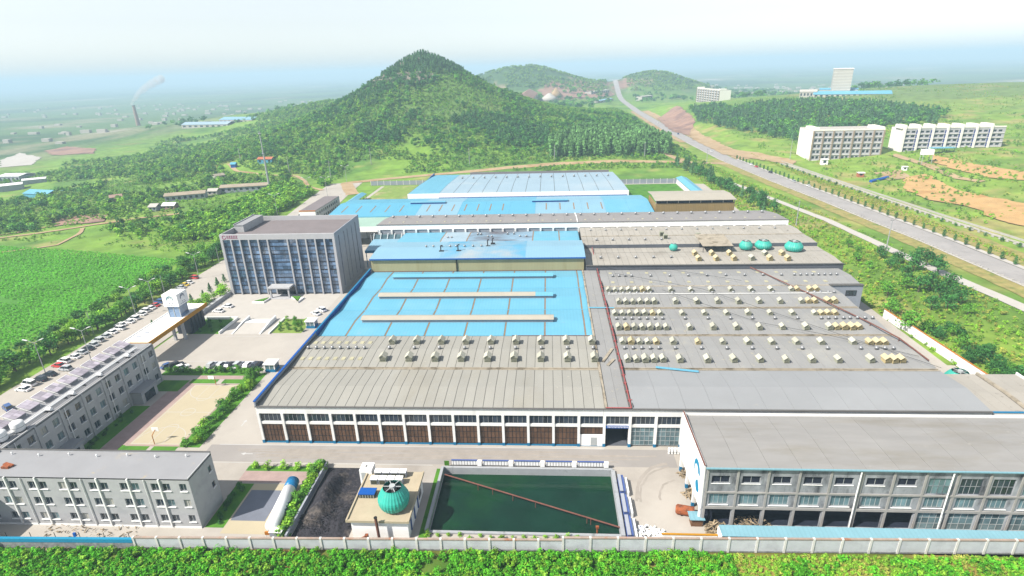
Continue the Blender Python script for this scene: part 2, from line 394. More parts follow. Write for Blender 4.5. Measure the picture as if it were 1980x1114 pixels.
patch('dirt_bank', gp([(1530,212),(1560,211),(1558,220),(1540,220)]), 'dirt_tan', .5, 8, 3)
patch('dirt_bank', gp([(1270,230),(1310,205),(1345,232),(1330,262),(1300,255)]), 'dirt_brown', .6, 9, 4)
patch('dirt_bank', gp([(85,430),(130,418),(210,415),(200,430),(100,440)]), 'dirt_brown', .4, 7, 3)
patch('dirt_bank', gp([(165,320),(205,318),(205,332),(167,332)]), 'dirt_brown', .5, 7, 3)
patch('dirt_bank', gp([(85,293),(130,284),(185,288),(180,298),(100,300)]), 'dirt_brown', .5, 9, 4)
patch('quarry_floor', gp([(1040,176),(1100,166),(1165,168),(1190,182),(1160,190),(1060,190)]), 'dirt_brown', 1., 22, 8)
patch('bare_ground', gp([(0,310),(40,296),(80,305),(60,320),(0,325)]), 'paving_white', .4, 8, 4)
strip('dirt_path', [G(u, v)[:2] for u, v in [(1725,300),(1790,320),(1850,345),(1900,352)]], 6, 'dirt_tan', .4, wob=1)
strip('dirt_path', [G(u, v)[:2] for u, v in [(1365,235),(1400,222),(1450,208),(1490,201)]], 6, 'dirt_tan', .5, wob=1)
# ================================================================ factory halls
mat('roof_beige', S(200,198,190), spot=(.9,.66,S(226,222,206)), var=.06, scale=.15, col2=S(190,184,168), amt=.58, scale2=.05, sharp=.25, rnd=.035, stretch=(1,.4,1))
mat('roof_grey', S(188,188,188), spot=(.55,.63,S(214,208,188)), var=.06, scale=.12, col2=S(204,202,194), amt=.56, scale2=.06, sharp=.25, rnd=.03)
mat('roof_grey_smooth', S(190,193,197), spot=(.5,.69,S(214,210,200)), var=.06, scale=.06, col2=S(180,181,184), amt=.5, scale2=.04, sharp=.3, rnd=.012)
mat('roof_tan', S(212,206,196), spot=(.6,.64,S(140,132,122)), var=.07, scale=.12, col2=S(168,160,148), amt=.57, scale2=.06, sharp=.2, rnd=.04)
mat('roof_slate', S(184,180,180), var=.06, scale=.15, rnd=.02)
mat('seam_dark', S(126,124,122), var=.1)
mat('gutter_beige', S(212,200,180), var=.2, scale=.5, col2=S(160,148,128), amt=.52, scale2=.3)
mat('wall_white', (.70,.70,.69), var=.05, scale=.3, col2=(.52,.51,.49), amt=.58, scale2=.25, sharp=.25, stretch=(1,1,.25))
mat('wall_white_clean', (.78,.78,.77), var=.03)
mat('wall_grey_blue', S(190,198,212), var=.06, scale=.2)
mat('wall_cream', S(214,206,160), var=.08, scale=.2, col2=S(180,165,110), amt=.55, scale2=.25, sharp=.3, stretch=(1,1,.15), stripe=(0,.6,.12))
mat('wall_tan_corr', S(196,168,110), var=.1, scale=.3, stripe=(0,.9,.16), stretch=(1,1,.15))
mat('blue_paint', S(40,150,205), var=.08)
mat('blue_parapet', S(20,110,215), var=.06, rough=.5)
mat('roof_blue', S(134,218,252), spot=(.35,.66,S(168,214,232)), var=.035, scale=.1, rough=.45, stripe=(0,1.05,.05), col2=S(152,222,252), amt=.5, scale2=.05, sharp=.3)
mat('roof_blue_deep', S(120,212,250), var=.04, scale=.1, rough=.45, stripe=(0,1.05,.05))
mat('roof_blue_pale', S(196,226,246), var=.035, scale=.06, rough=.5, col2=S(220,236,246), amt=.5, scale2=.03, sharp=.3, stripe=(0,1.05,.03))
mat('roof_blue_mid', S(170,222,250), var=.04, scale=.06, rough=.5, stripe=(0,1.05,.04))
mat('roof_mint', S(196,232,216), var=.05, scale=.2)
mat('strip_brown', S(186,152,116), var=.12, scale=.4)
mat('glass_dark', (.025,.035,.05), rough=.12, var=.3, scale=.5, spec=.6, rnd=.5)
mat('glass_teal', (.10,.16,.18), rough=.15, var=.3, scale=.5, spec=.6, rnd=.35)
mat('pane_brown', S(126,94,72), rough=.35, var=.25, scale=.5, rnd=.22, spec=.4)
mat('frame_dark', S(70,66,70), var=.1)
mat('frame_pale', S(224,230,232), var=.06)
mat('interior_dark', (.012,.016,.03), var=.2)  # near-black colour stands in for the shade inside buildings
mat('pipe_red', S(206,110,110), var=.15, scale=1.5)
mat('pipe_rust', S(150,100,88), var=.25, scale=1.2)
mat('vent_grey', S(206,208,186), var=.1, scale=1.2, rnd=.1)
mat('vent_roof', S(232,230,212), var=.08, scale=1.2, rnd=.12); mat('vent_roof_yellow', S(246,230,188), var=.08, scale=1.2, rnd=.08)
mat('vent_yellow', S(234,214,160), var=.1, scale=1.2, rnd=.08)
mat('louver', S(96,98,80), var=.2, scale=3)
mat('skylight', S(232,226,190), var=.08, rough=.4, rnd=.06)
mat('turbine_metal', S(212,214,218), rough=.35, metal=.4, var=.15, scale=3)
mat('teal_fibre', S(76,220,202), rough=.45, var=.08, scale=.6, col2=S(110,216,198), amt=.52, scale2=.5)
mat('cream_sheet', S(222,214,198), var=.05, scale=.3, rough=.6)
mat('black', (.012,.012,.012), var=.1)

def roof_slabs(parent, x0, x1, prof, pitch, ma, gap=.12, th=.09, name='roof_panel', skip=None):
    """roof sheets laid side by side over each slope of a profile [(y,z),...]"""
    n = max(1, round((x1-x0)/pitch)); w = (x1-x0)/n
    for (ya, za), (yb, zb) in zip(prof, prof[1:]):
        mb = MB().add([(gap/2,0,0),(w-gap/2,0,0),(w-gap/2,yb-ya,zb-za),(gap/2,yb-ya,zb-za),
                       (gap/2,0,th),(w-gap/2,0,th),(w-gap/2,yb-ya,zb-za+th),(gap/2,yb-ya,zb-za+th)],
                      [(3,2,1,0),(4,5,6,7),(0,1,5,4),(1,2,6,5),(2,3,7,6),(3,0,4,7)])
        me = mb.mesh(name, ma)
        for i in range(n):
            if skip and skip(x0+i*w+w/2, (ya+yb)/2): continue
            inst(name, me, parent, (x0+i*w, ya, za))
def deck(parent, x0, x1, prof, ma='seam_dark', name='roof_deck', drop=.35):
    p = [(y, z) for y, z in prof]+[(y, z-drop) for y, z in prof[::-1]]
    # thin folded sheet under the roof panels
    mb = MB(); n = len(prof)
    mb.add([(x0,y,z) for y, z in prof]+[(x1,y,z) for y, z in prof]+[(x0,y,z-drop) for y, z in prof]+[(x1,y,z-drop) for y, z in prof],
           [(i,n+i,n+i+1,i+1) for i in range(n-1)]+[(2*n+i+1,3*n+i+1,3*n+i,2*n+i) for i in range(n-1)]+
           [(i,i+1,2*n+i+1,2*n+i) for i in range(n-1)]+[(n+i+1,n+i,3*n+i,3*n+i+1) for i in range(n-1)]+
           [(0,2*n,3*n,n),(n-1,2*n-1,4*n-1,3*n-1)])
    return mb.build(name, ma, parent)
def glazing(parent, x0, x1, z0, z1, y, nx, nz, pane, frame, name='window', bar=.09, skip=()):
    """a window in a wall facing -Y: frame bars and each pane a sub-part"""
    mb = MB(); w = (x1-x0)/nx; h = (z1-z0)/nz
    mb.box(x0, y-.02, z0, x1, y+.12, z0+bar); mb.box(x0, y-.02, z1-bar, x1, y+.12, z1)
    for i in range(nx+1):
        xx = min(max(x0+i*w, x0+bar/2), x1-bar/2); mb.box(xx-bar/2, y-.03, z0+bar, xx+bar/2, y+.11, z1-bar)
    for j in range(1, nz): mb.box(x0+bar, y-.01, z0+j*h-bar/2, x1-bar, y+.10, z0+j*h+bar/2)
    o = mb.build(name, frame, parent)
    key = ('pane', pane, round(w, 3), round(h, 3))
    if key not in GLZ: GLZ[key] = MB().box(-w/2+bar/2, 0, -h/2+bar/2, w/2-bar/2, .04, h/2-bar/2).mesh('pane', pane)
    for i in range(nx):
        for j in range(nz):
            if (i, j) in skip: continue
            inst('pane', GLZ[key], o, (x0+(i+.5)*w, y+.05, z0+(j+.5)*h))
    return o
GLZ = {}
BAY = 6.0
def facade_bay(parent, k, lower):
    x0, x1 = k*BAY+.32, (k+1)*BAY-.32
    glazing(parent, x0, x1, 6.25, 8.6, .12, 5, 1, 'glass_dark', 'frame_pale', 'upper_window', .06)
    if lower == 'brown': glazing(parent, x0, x1, .35, 5.5, .12, 6, 3, 'pane_brown', 'frame_dark', 'lower_window', .07)
    if lower == 'glass': glazing(parent, x0, x1, .35, 5.5, .12, 5, 4, 'glass_teal', 'frame_pale', 'lower_window', .08)
def columns(parent, ks):
    for k in ks:
        c = B('column', 'wall_white', parent, (k*BAY-.3, -.28, .9, k*BAY+.3, .3, 8.58))
        B('column_base', 'blue_paint', c, (k*BAY-.31, -.29, 0, k*BAY+.31, .3, .9))
# ---- left hall
h = thing('factory_hall', 'long factory hall with beige panelled roof and brown glazed front between white columns', 'factory hall', (42, 0, 0))
PR = [(.1,10.5),(8.4,11.15),(17.7,10.6)]; PR2 = [(18.9,10.6),(28.4,11.2),(37.9,10.6)]
deck(h, .4, 84, PR); deck(h, .4, 84, PR2)
roof_slabs(h, .4, 84, PR, 2.4, 'roof_beige'); roof_slabs(h, .4, 84, PR2, 2.4, 'roof_beige')
B('gutter', 'gutter_beige', h, (.4,17.75,10.2,84,18.85,10.5)); B('gutter_rim', 'gutter_beige', h, (.4,17.75,10.502,84,17.95,10.82),(.4,18.65,10.502,84,18.85,10.82))
columns(h, range(0, 14))
B('fascia', 'wall_white', h, (-.3,-.2,8.6,83.7,.06,10.46))
B('eave_gutter', 'seam_dark', h, (-.35,-.5,10.47,84,.07,10.62))
B('beam', 'wall_white', h, (.3,-.12,5.52,83.7,.3,6.22))
B('plinth', 'blue_paint', h, (.31,-.1,0,77.6,.25,.33))
B('back_lining', 'interior_dark', h, (.1,.45,0,83.7,.6,8.6))
for k in range(13): facade_bay(h, k, 'brown')
facade_bay(h, 13, None)
glazing(h, 78.32, 83.68, 3.35, 5.5, .12, 6, 1, 'pane_brown', 'frame_dark', 'lower_window', .07)
d = B('sliding_door', 'wall_white_clean', h, (78.32,-.02,.12,83.68,.2,3.3)); B('wicket_door', 'frame_pale', d, (80.9,-.05,.15,82.4,-.022,2.5)); B('door_rail', 'blue_paint', d, (78.3,-.08,.0,83.7,.15,.115))
B('side_wall', 'wall_grey_blue', h, (-.3,.31,0,.1,38.2,10.3))
par = B('parapet', 'wall_grey_blue', h, (-.32,-.3,10.63,.02,38.2,12.0)); B('parapet_cap', 'blue_parapet', par, (-.42,-.42,12.002,.16,38.2,12.2)); 
B('skirting_slope', 'seam_dark', h, (.05,.1,10.64,.39,38,11.2))
skm = MB().box(-.55,-.8,0,.55,.8,.16).mesh('skylight', 'skylight')
for i in range(8):
    inst('skylight', skm, h, (1.9+2.36*i, 32.9, 10.95)); inst('skylight', skm, h, (1.9+2.36*i, 23.3, 10.92))
# ---- corridor with the red pipe
h = thing('connecting_hall', 'narrow flat-roofed corridor hall with dark open gateway under a blue sign', 'factory hall', (87, 0, 0))
roof_slabs(h, 84.7, 89.6, [(.1,10.62),(18.2,10.62),(38.2,10.62),(58.4,10.62),(78.3,10.62),(95.6,10.62)], 2.45, 'roof_grey', .05)
B('roof_deck', 'seam_dark', h, (84.05,.1,10.2,90.3,95.6,10.6)); B('edge_kerb', 'gutter_beige', h, (84.0,.1,10.601,84.6,95.6,10.95))
columns(h, [14]); facade_bay(h, 14, None)
B('fascia', 'wall_white', h, (83.75,-.19,8.6,90.3,.06,10.46)); B('eave_gutter', 'seam_dark', h, (84.02,-.5,10.47,90,.07,10.62)); B('beam', 'wall_white', h, (84.3,-.12,6.0,89.7,.3,6.23))
sg = B('sign_board', 'blue_parapet', h, (84.3,-.2,5.25,89.7,.2,5.98)); mb = MB()
for i in range(14):
    x = 84.75+i*.35
    for a, b, c, e in ((0,.0,.26,.05),(.0,.18,.26,.23),(.0,.36,.26,.4),(.1,.0,.15,.4)) if i%2 else ((0,.0,.05,.4),(.05,.2,.25,.25),(.2,.05,.25,.36),(.03,.36,.25,.4)):
        mb.box(x+a, -.24, 5.42+b, x+c, -.2, 5.42+e)
mb.build('lettering', 'wall_white_clean', sg)
B('passage', 'interior_dark', h, (84.25,14,0,89.8,14.2,8.5),(84.2,.4,0,84.3,14,8.5),(89.7,.4,0,89.8,14,8.5),(84.2,.4,8.5,89.8,14,8.6))
B('passage_floor', 'asphalt_and_shade', h, (84.3,.2,.02,89.7,14,.05))
p = thing('roof_pipe', 'long red pipe running back over the grey roofs on small supports', 'pipe', (90.1, 0, 10.6))
mb = MB().path([(84.2,-.1,10.9),(90.1,-.1,10.9),(90.1,20,11.3),(90.1,58,11.3),(90.0,96,11.3),(89.6,118,13.2)], .13, 8); mb.build('tube', 'pipe_red', p)
mb2 = MB().path([(90.62,.4,10.75),(90.62,40,11.0),(90.62,96,11.0)], .11, 6); mb2.build('cable', 'black', p)
sm = MB().box(-.35,-.06,0,.35,.06,.5).box(-.5,-.1,.5,.5,.1,.58).mesh('support', 'pipe_red')
for i in range(24): inst('support', sm, p, (90.1, 3+i*3.9, 10.62))
# ---- right hall
h = thing('factory_hall', 'wide grey-roofed factory hall on the right carrying rows of gabled vents', 'factory hall', (130, 0, 0))
XR = 169.8
def prof(y0): return [(y0+.6,10.6),(y0+10,11.25),(y0+19.4,10.6)]
PF = [(.1,10.55),(8.4,11.4),(17.7,10.6)]
deck(h, 90.4, XR, PF); roof_slabs(h, 90.4, XR, PF, 6.1, 'roof_grey_smooth', .05)
for y0 in (18.3, 38.25, 58.4):
    deck(h, 90.4, XR, prof(y0)); roof_slabs(h, 90.4, XR, prof(y0), 3.05, 'roof_grey', .07)
for y0 in (18.3, 38.25, 58.4):
    B('gutter', 'gutter_beige', h, (90.4,y0-.55,10.2,XR,y0+.55,10.5),(90.4,y0-.55,10.502,XR,y0-.35,10.84),(90.4,y0+.35,10.502,XR,y0+.55,10.84))
columns(h, [15, 16, 17]); facade_bay(h, 15, 'glass'); facade_bay(h, 16, 'glass')
B('fascia', 'wall_white', h, (90.32,-.2,8.6,XR,.06,10.46)); B('eave_gutter', 'seam_dark', h, (90.02,-.5,10.47,XR,.07,10.66)); B('beam', 'wall_white', h, (90.3,-.12,5.52,101.7,.3,6.22))
B('back_lining', 'interior_dark', h, (90.1,.45,0,101.7,.6,8.6)); B('side_wall', 'wall_grey_blue', h, (XR-.3,.4,0,XR,78.3,10.2))
B('ridge_pipe', 'wall_white', h, (91.5,68.35,11.62,166,68.55,11.78))
PB = [(78.9,10.6),(86.4,11.3),(95.4,10.7)]; deck(h, 90.4, 181, PB); roof_slabs(h, 90.4, 181, PB, 3.05, 'roof_grey', .07)
B('gutter', 'gutter_beige', h, (90.4,77.95,10.2,XR,78.85,10.7))
e = B('end_wall', 'wall_grey_blue', h, (XR+.1,77.6,0,181.2,78.8,10.7)); glazing(h, 175.6, 179.2, 6.9, 8.9, 77.5, 3, 1, 'glass_dark', 'frame_dark', 'end_window', .1)
B('end_fascia', 'seam_dark', h, (XR+.1,77.3,10.71,181.3,78.85,11.0)); B('side_wall', 'wall_grey_blue', h, (181.0,78.9,0,181.2,96,10.6))
inst_x = [94.6+6.85*i for i in range(12)]
for i, x in enumerate(inst_x):
    inst('skylight', skm, h, (x, 90.9, 11.05), sc=(1.05,1,1)); inst('skylight', skm, h, (x, 81.7, 10.9), sc=(1.05,1,1))
cb = thing('roof_cable', 'dark rusty duct slanting across the vents of the right grey roof', 'duct', (150, 60, 10.6))
MB().path([(148,95,11.7),(150.5,88,11.9),(155.5,76,11.6),(158.6,66,12.0),(162.6,56,11.6),(166,44,11.9),(168.6,34,11.9),(169.3,22,11.5)], .2, 8).build('tube', 'pipe_rust', cb)
cbs = MB().box(-.1,-.1,0,.1,.1,.8).mesh('support', 'pipe_rust')
for x, y in ((150.5,88),(155.5,76),(158.6,66),(162.6,56),(166,44),(168.6,34)): inst('support', cbs, cb, (x, y, 10.9))
for i, pts in enumerate([[(110,70,12.6),(134,45,11.8),(150,36,12.0),(168,24,11.6)],[(96,88,12.2),(124,71,12.4),(146,46,11.9),(170,18,11.5)],[(92,96,12.4),(118,92,12),(140,80,12)]]):
    tag(MB().path(pts, .05, 4).build('roof_wire', 'black'), ('thin black wire sagging across the middle of the right grey roof', 'thin black wire running from the corridor to the far corner of the right roof', 'thin black wire along the back block of the right grey roof')[i], 'wire')
# ---- annex right of the hall
h = thing('annex_building', 'low beige-roofed annex with a ridge strip at the right end of the grey hall', 'annex', (180, 0, 0))
B('wall', 'wall_white', h, (170.1,.6,0,188.6,18.6,9.2)); PA = [(.4,9.25),(9.5,9.6),(18.7,9.25)]
deck(h, 170.0, 188.8, PA); roof_slabs(h, 170.0, 178.9, PA, 2.97, 'roof_tan', .06); roof_slabs(h, 179.9, 188.8, PA, 2.97, 'roof_tan', .06)
MB().xprism([(.4,9.3),(9.5,9.66),(18.7,9.3),(18.7,9.9),(9.5,10.2),(.4,9.9)], 179.1, 179.7).build('ridge_strip', 'gutter_beige', h)
B('parapet', 'wall_white', h, (170.1,-.1,8.4,188.9,.35,10.3),(188.85,.36,8.4,189.1,18.8,9.9)); B('parapet_cap', 'blue_paint', h, (170.0,-.2,10.302,189.0,.4,10.42))
# ---- blue roofed hall with three ridge monitors
h = thing('blue_roof_hall', 'bright blue-roofed hall with brown strips and three long ridge monitors', 'factory hall', (42, 38.4, 0))
xs = [.3]+[9.1+12.15*i for i in range(7)]+[84]
for y0 in (38.4, 57.9, 77.6):
    y1 = {38.4:57.8,57.9:77.5,77.6:95.9}[y0]; ym = (y0+y1)/2; P3 = [(y0,10.5),(ym,11.15),(y1,10.5)]
    deck(h, .3, 84.0, P3, 'roof_blue_deep')
    for a, b in zip(xs, xs[1:]): roof_slabs(h, a+.28, b-.28, P3, 100, 'roof_blue', .02)
    for x in xs[1:-1]: roof_slabs(h, x-.2, x+.2, P3, 100, 'strip_brown', .01, .06, 'skylight_strip')
B('valley_gutter', 'roof_blue_deep', h, (.3,57.7,10.3,84,58.0,10.62),(.3,77.4,10.3,84,77.7,10.62)); B('front_flashing', 'pipe_rust', h, (60,38.22,10.5,84,38.38,10.72))
B('left_parapet', 'blue_parapet', h, (-.32,38.25,0,.02,95.9,12.1)); B('parapet_cap', 'blue_paint', h, (-.42,38.25,12.102,.16,95.9,12.25))
MB().yprism([(84.02,10.4),(85.1,10.0),(85.1,10.15),(84.02,10.75)], 38.4, 95.9).build('edge_flashing', 'blue_parapet', h)
for k, (y, x1, nm) in enumerate(((48.2,72.6,'cream'),(67.8,72.6,'cream'),(87.3,72.8,'blue'))):
    mo = MB().xprism([(y-1.5,10.9),(y-1.5,12.2),(y+1.5,12.2),(y+1.5,10.9)], 11.7, x1-.2).build('roof_monitor', 'wall_grey_blue', h)
    mo['label'] = ('nearest ridge monitor, cream topped', 'middle ridge monitor, cream topped', 'farthest ridge monitor, blue topped')[k]
    rm = 'cream_sheet' if nm == 'cream' else 'roof_blue'
    MB().xprism([(y-1.9,12.15),(y,12.75),(y+1.9,12.15),(y+1.9,12.27),(y,12.87),(y-1.9,12.27)], 11.4, x1 if k != 1 else 66.5).build('monitor_roof', rm, mo)
    if k == 1: MB().xprism([(y-1.9,12.15),(y,12.75),(y+1.9,12.15),(y+1.9,12.27),(y,12.87),(y-1.9,12.27)], 66.52, x1).build('monitor_roof', 'roof_blue', mo)
# ---- tall cream shed with blue roof
mat('roof_blue_soot', S(120,206,250), var=.04, scale=.1, rough=.5, stripe=(0,1.05,.04), col2=S(222,226,226), amt=.44, scale2=.035, sharp=.25)
mat('roof_soot', S(170,208,236), var=.05, scale=.1, col2=S(120,104,108), amt=.47, scale2=.07, sharp=.2, stretch=(.5,1,1))
h = thing('tall_shed', 'tall shed with cream corrugated wall and pale blue roof stained with soot', 'factory shed', (42, 96, 0))
B('wall', 'wall_cream', h, (.4,96.1,0,84.9,120.6,15.2))
B('front_panel', 'wall_cream', h, (.4,95.9,10.2,84.9,96.09,16.1))
P4 = [(95.3,16.2),(102,16.7),(108,17.0),(121,15.4)]
for a, b, mm in ((0,28,'roof_blue_mid'),(28,62,'roof_blue_soot'),(62,85.4,'roof_blue_mid')): roof_slabs(h, a, b, P4, 100, mm, .02, .12)
deck(h, 0.05, 85.3, P4, 'roof_blue_deep', drop=.5); B('eave_trim', 'blue_parapet', h, (0,95.05,15.9,85.4,95.28,16.3))
B('front_trim', 'pipe_rust', h, (.4,95.8,10.2,84.9,95.89,10.9)); B('drain_pipe', 'black', h, (34.6,95.6,10.5,35.1,95.89,15.9))
hb = thing('rear_blue_hall', 'lower blue roof behind the tall shed darkened by soot near the vents', 'factory hall', (42, 122, 0))
P5 = [(121.4,12.0),(134,12.9),(147.5,12.2)]; deck(hb, 2, 85, P5, 'roof_blue_deep')
for a, b, mm in ((2,22,'roof_blue'),(22,34,'roof_blue_pale'),(34,64,'roof_soot'),(64,76,'roof_blue'),(76,85,'roof_blue')): roof_slabs(hb, a+.25, b-.25, P5, 100, mm, .02)
for x in (22,34,64,76): roof_slabs(hb, x-.24, x+.24, P5, 100, 'strip_brown', .01, .06, 'skylight_strip')
B('wall', 'wall_white', hb, (2,121.5,0,85,147.4,11.7))
for i, (x, y, hh) in enumerate(((27.5,103,2.2),(34.5,103.3,2.4),(46,109,2.6),(47.6,113,2.0))):
    c = thing('roof_flue', ('dark bent flue on the tall shed roof, leftmost of the four','dark bent flue on the tall shed roof, second of the four','tall thin flue at the ridge of the tall shed roof','thin flue just behind the ridge of the tall shed roof')[i], 'flue', (x, y, 16.8))
    MB().tube((x,y,16.4),(x,y,17.0+hh),.22,.22,8).build('stack', 'frame_dark', c); MB().tube((x,y,17.0+hh),(x+.7,y,17.1+hh),.25,.25,8).build('outlet', 'frame_dark', c)
    B('base_plate', 'frame_dark', c, (x-.7,y-.5,16.4,x+1.1,y+.5,17.15))
# ---- stepped hall behind the right hall
h = thing('stepped_hall', 'tan-roofed stepped hall behind the vents with cooling towers on top', 'factory hall', (135, 96, 0))
B('front_wall', 'asphalt_and_shade', h, (85.6,96.2,0,183,96.7,12.3)); B('coping', 'seam_dark', h, (85.6,95.9,12.302,183.2,96.75,12.5))  # wall's blue-grey shade is painted in through its dark material
PS1 = [(96.8,12.3),(104,12.7),(112,12.4)]; PS2 = [(112.4,12.3),(118.9,12.3)]; PS3 = [(119.4,13.6),(125,13.9),(132.4,13.6)]; PS4 = [(133.2,13.6),(140,14.1),(147.2,13.7)]
for P_ in (PS1, PS2, PS3, PS4):
    xr = 183.0; deck(h, 85.7, xr, P_); roof_slabs(h, 85.7, xr, P_, 2.43, 'roof_tan', .1)
B('side_wall', 'wall_grey_blue', h, (182.7,96.8,0,183,147.2,12)); B('step_wall', 'asphalt_and_shade', h, (85.7,119.0,11.8,183,119.35,13.8)); B('gutter', 'gutter_beige', h, (85.7,132.45,13.4,183,133.15,13.85)); B('gap_gutter', 'black', h, (85.7,112.05,12.0,183,112.35,12.45))  # step wall also carries its shade in the dark colour
# ---- long back hall with white frieze
h = thing('long_back_hall', 'long slate-roofed hall with white bracketed frieze across the whole site', 'factory hall', (85, 148, 0))
P6 = [(148.3,16.2),(162,15.6),(177.5,13.4)]; deck(h, -12, 182, P6); roof_slabs(h, -12, 182, P6, 6.06, 'roof_slate', .05)
B('frieze', 'wall_white_clean', h, (-12.2,147.9,13.8,182.2,148.25,16.2)); B('wall', 'wall_grey_blue', h, (-12,148.4,0,182,177.2,12.8)); B('eave', 'seam_dark', h, (-12.3,147.7,16.202,182.3,148.29,16.36))
bm = MB().add([(-.4,0,0),(.4,0,0),(.4,.55,0),(-.4,.55,0),(-.4,-.3,2.4),(.4,-.3,2.4),(.4,.55,2.4),(-.4,.55,2.4)],[(3,2,1,0),(4,5,6,7),(0,1,5,4),(1,2,6,5),(2,3,7,6),(3,0,4,7)]).mesh('bracket', 'wall_white_clean')
for i in range(33): inst('bracket', bm, h, (-11+6.03*i, 147.85, 11.38))
MB().xprism([(148.4,16.3),(162,15.7),(177,13.5),(177,13.85),(162,16.05),(148.4,16.6)], 84.8, 85.2).build('pipe_joint', 'wall_white', h); B('recess', 'wall_grey_blue', h, (-12,148.26,11,182,148.39,13.79))
for i in range(28): inst('skylight', skm, h, (-7+6.85*i, 153.5, 16.02), sc=(.8,.8,1))
# ---- rooftop ventilators
def make_vent(mname):
    t = thing('roof_vent', '', 'roof vent', (0,0,0), 'gabled roof vents')
    MB().box(-.8,-1.0,-.4,.8,1.0,1.25).build('body', mname, t)
    MB().yprism([(-1.02,1.2),(0,2.0),(1.02,1.2),(1.02,1.28),(0,2.1),(-1.02,1.28)], -1.25, 1.25).build('roof', 'vent_roof' if mname == 'vent_grey' else 'vent_roof_yellow', t)
    MB().yprism([(-.8,1.25),(0,1.9),(.8,1.25)], -1.0, 1.0).build('gable', mname, t)
    lv = MB().box(-.66,-1.04,.15,.66,-1.003,1.2).build('louver', 'louver', t)
    MB().box(-.7,-1.08,.42,.7,-1.041,.5).box(-.7,-1.08,.68,.7,-1.041,.76).box(-.7,-1.08,.94,.7,-1.041,1.02).build('slat', mname, lv)
    return t
VP = {'g': make_vent('vent_grey'), 'y': make_vent('vent_yellow')}; VF = {'g': True, 'y': True}
def vent(x, y, z, kind, label, sc=1., rz=0.):
    place(VP[kind], VF[kind], (x, y, z), rz, label, sc); VF[kind] = False
L7 = [92.1,94.45,96.8,99.15,101.5,103.9,106.2]; LM = [113.1,120,126.8,133.4,140.1,146.8]
VR = [(22.3, L7[:5]+[105.9]+LM+[155,158.9,160.7,162.7]), (32.3, L7[:5]+[106.2]+LM+[155.4,159.7,161.7,163.7]),
      (42.2, L7+LM+[153.5,155.5,157.7,159.8,161.9]), (52.2, L7+LM+[153.5,155.5,157.6,159.7]),
      (62.0, L7[1:]+LM+[153.6,155.8,157.9,161.9,164.1]), (72.4, L7+[113.6,120.4,127.3,134,140.8,147.5]+[154.4,156.4,160.6,162.7])]
RN = ('nearest', 'second', 'third', 'fourth', 'fifth', 'farthest')
rv = random.Random(3)
for ri, (y, xs_) in enumerate(VR):
    for i, x in enumerate(xs_):
        k = 'y' if (x > 153 and i >= len(xs_)-(4 if ri == 2 else 3)) or rv.random() < .12 else 'g'
        vent(x, y+rv.uniform(-.12,.12), 10.8, k, f'gabled roof vent, {ORDS[i]} from the red pipe in the {RN[ri]} row of the right roof', rv.uniform(.84,.98), rv.uniform(-.09,.09))
for ri, y in enumerate((22.6, 32.6)):
    for i in range(9): vent(25.3+7.25*i, y, 10.95, 'g', f'gabled roof vent, {ORDS[i]} from the left in the {("front","back")[ri]} row on the beige left roof', 1.05)
for i, (x, y) in enumerate([(130.1,107.5),(130.0,101),(136.8,107.2),(136.8,101),(143.7,107),(143.6,101),(150.4,101),(157.4,106.5),(157.1,100.6),(163.9,106.4),(163.7,100.2)]):
    vent(x, y, 12.6, 'y' if i not in (6, 7) else 'g', f'pale vent box on the tan stepped roof, {ORDS[i//2]} column from the left, {"front" if i in (1,3,5,6,8,10) else "back"}', 1.05, .1)
tb = thing('turbine_vent', '', 'roof ventilator', (0,0,0), 'small turbine ventilators')
MB().lathe([(.22,-.3),(.22,.25),(.42,.35),(.5,.6),(.42,.85),(.15,.98)], n=10).build('turbine_head', 'turbine_metal', tb, True); MB().box(-.4,-.4,-.35,.4,.4,.06).build('base_plate', 'seam_dark', tb)
TF = [True]
def turb(x, y, z, label, sc=1.):
    place(tb, TF[0], (x, y, z), 0, label, sc); TF[0] = False
TR = [(28.4,11.3, L7[:5]+[106]+LM+[155.5,159.6,161.8,164],'nearest ridge of the right roof'),(48.2,11.3,L7+LM+[153.8,155.9,158,160.3,162.2,164.4,166.6,168.8],'second ridge of the right roof'),
      (69.4,11.2,L7+[113.5,120.3,127,134,140.6,147.3,158.6,160.9,162.8,165.4,167.3],'third ridge of the right roof'),(86.5,11.35,[95,97.3,99.6,102,109,116,122.8,129.6,136.4,143.2,149.8,156.4,161,163.2,165.4,167.4,169.6,171.7,173.8,176],'back block of the right roof')]
for y, z, xs_, w in TR:
    for i, x in enumerate(xs_): turb(x, y, z, f'small round turbine ventilator, {ORDS[i]} from the left on the {w}')
for i, x in enumerate([1.6+2.36*j for j in range(8)]+[25.4+7.25*j for j in range(9)]): turb(x, 28.5, 11.25, f'small round turbine ventilator, {ORDS[i]} from the left on the beige left roof')
for i in range(28): turb(-8.5+6.85*i, 166, 15.0, f'small turbine ventilator, {ORDS[i]} from the left on the long slate back roof', 1.5)
for i in range(13): turb(90.5+6.9*i, 140.2, 14.1, f'small turbine ventilator, {ORDS[i]} from the left on the rearmost tan roof')
for i in range(5): turb(92+7*i, 125, 13.95, f'small turbine ventilator, {ORDS[i]} from the left in front of the rearmost tan roof', 1.1)
for i in range(5): turb(92+7*i, 104, 12.75, f'small turbine ventilator, {ORDS[i]} from the left just behind the dark step wall', 1.1)
for i, x in enumerate([20.5,23.5,27,30.5,33,36.5,40,43.5]): turb(x, 108, 17.0, f'dark little ventilator on the tall shed ridge, {ORDS[i]} from the left')
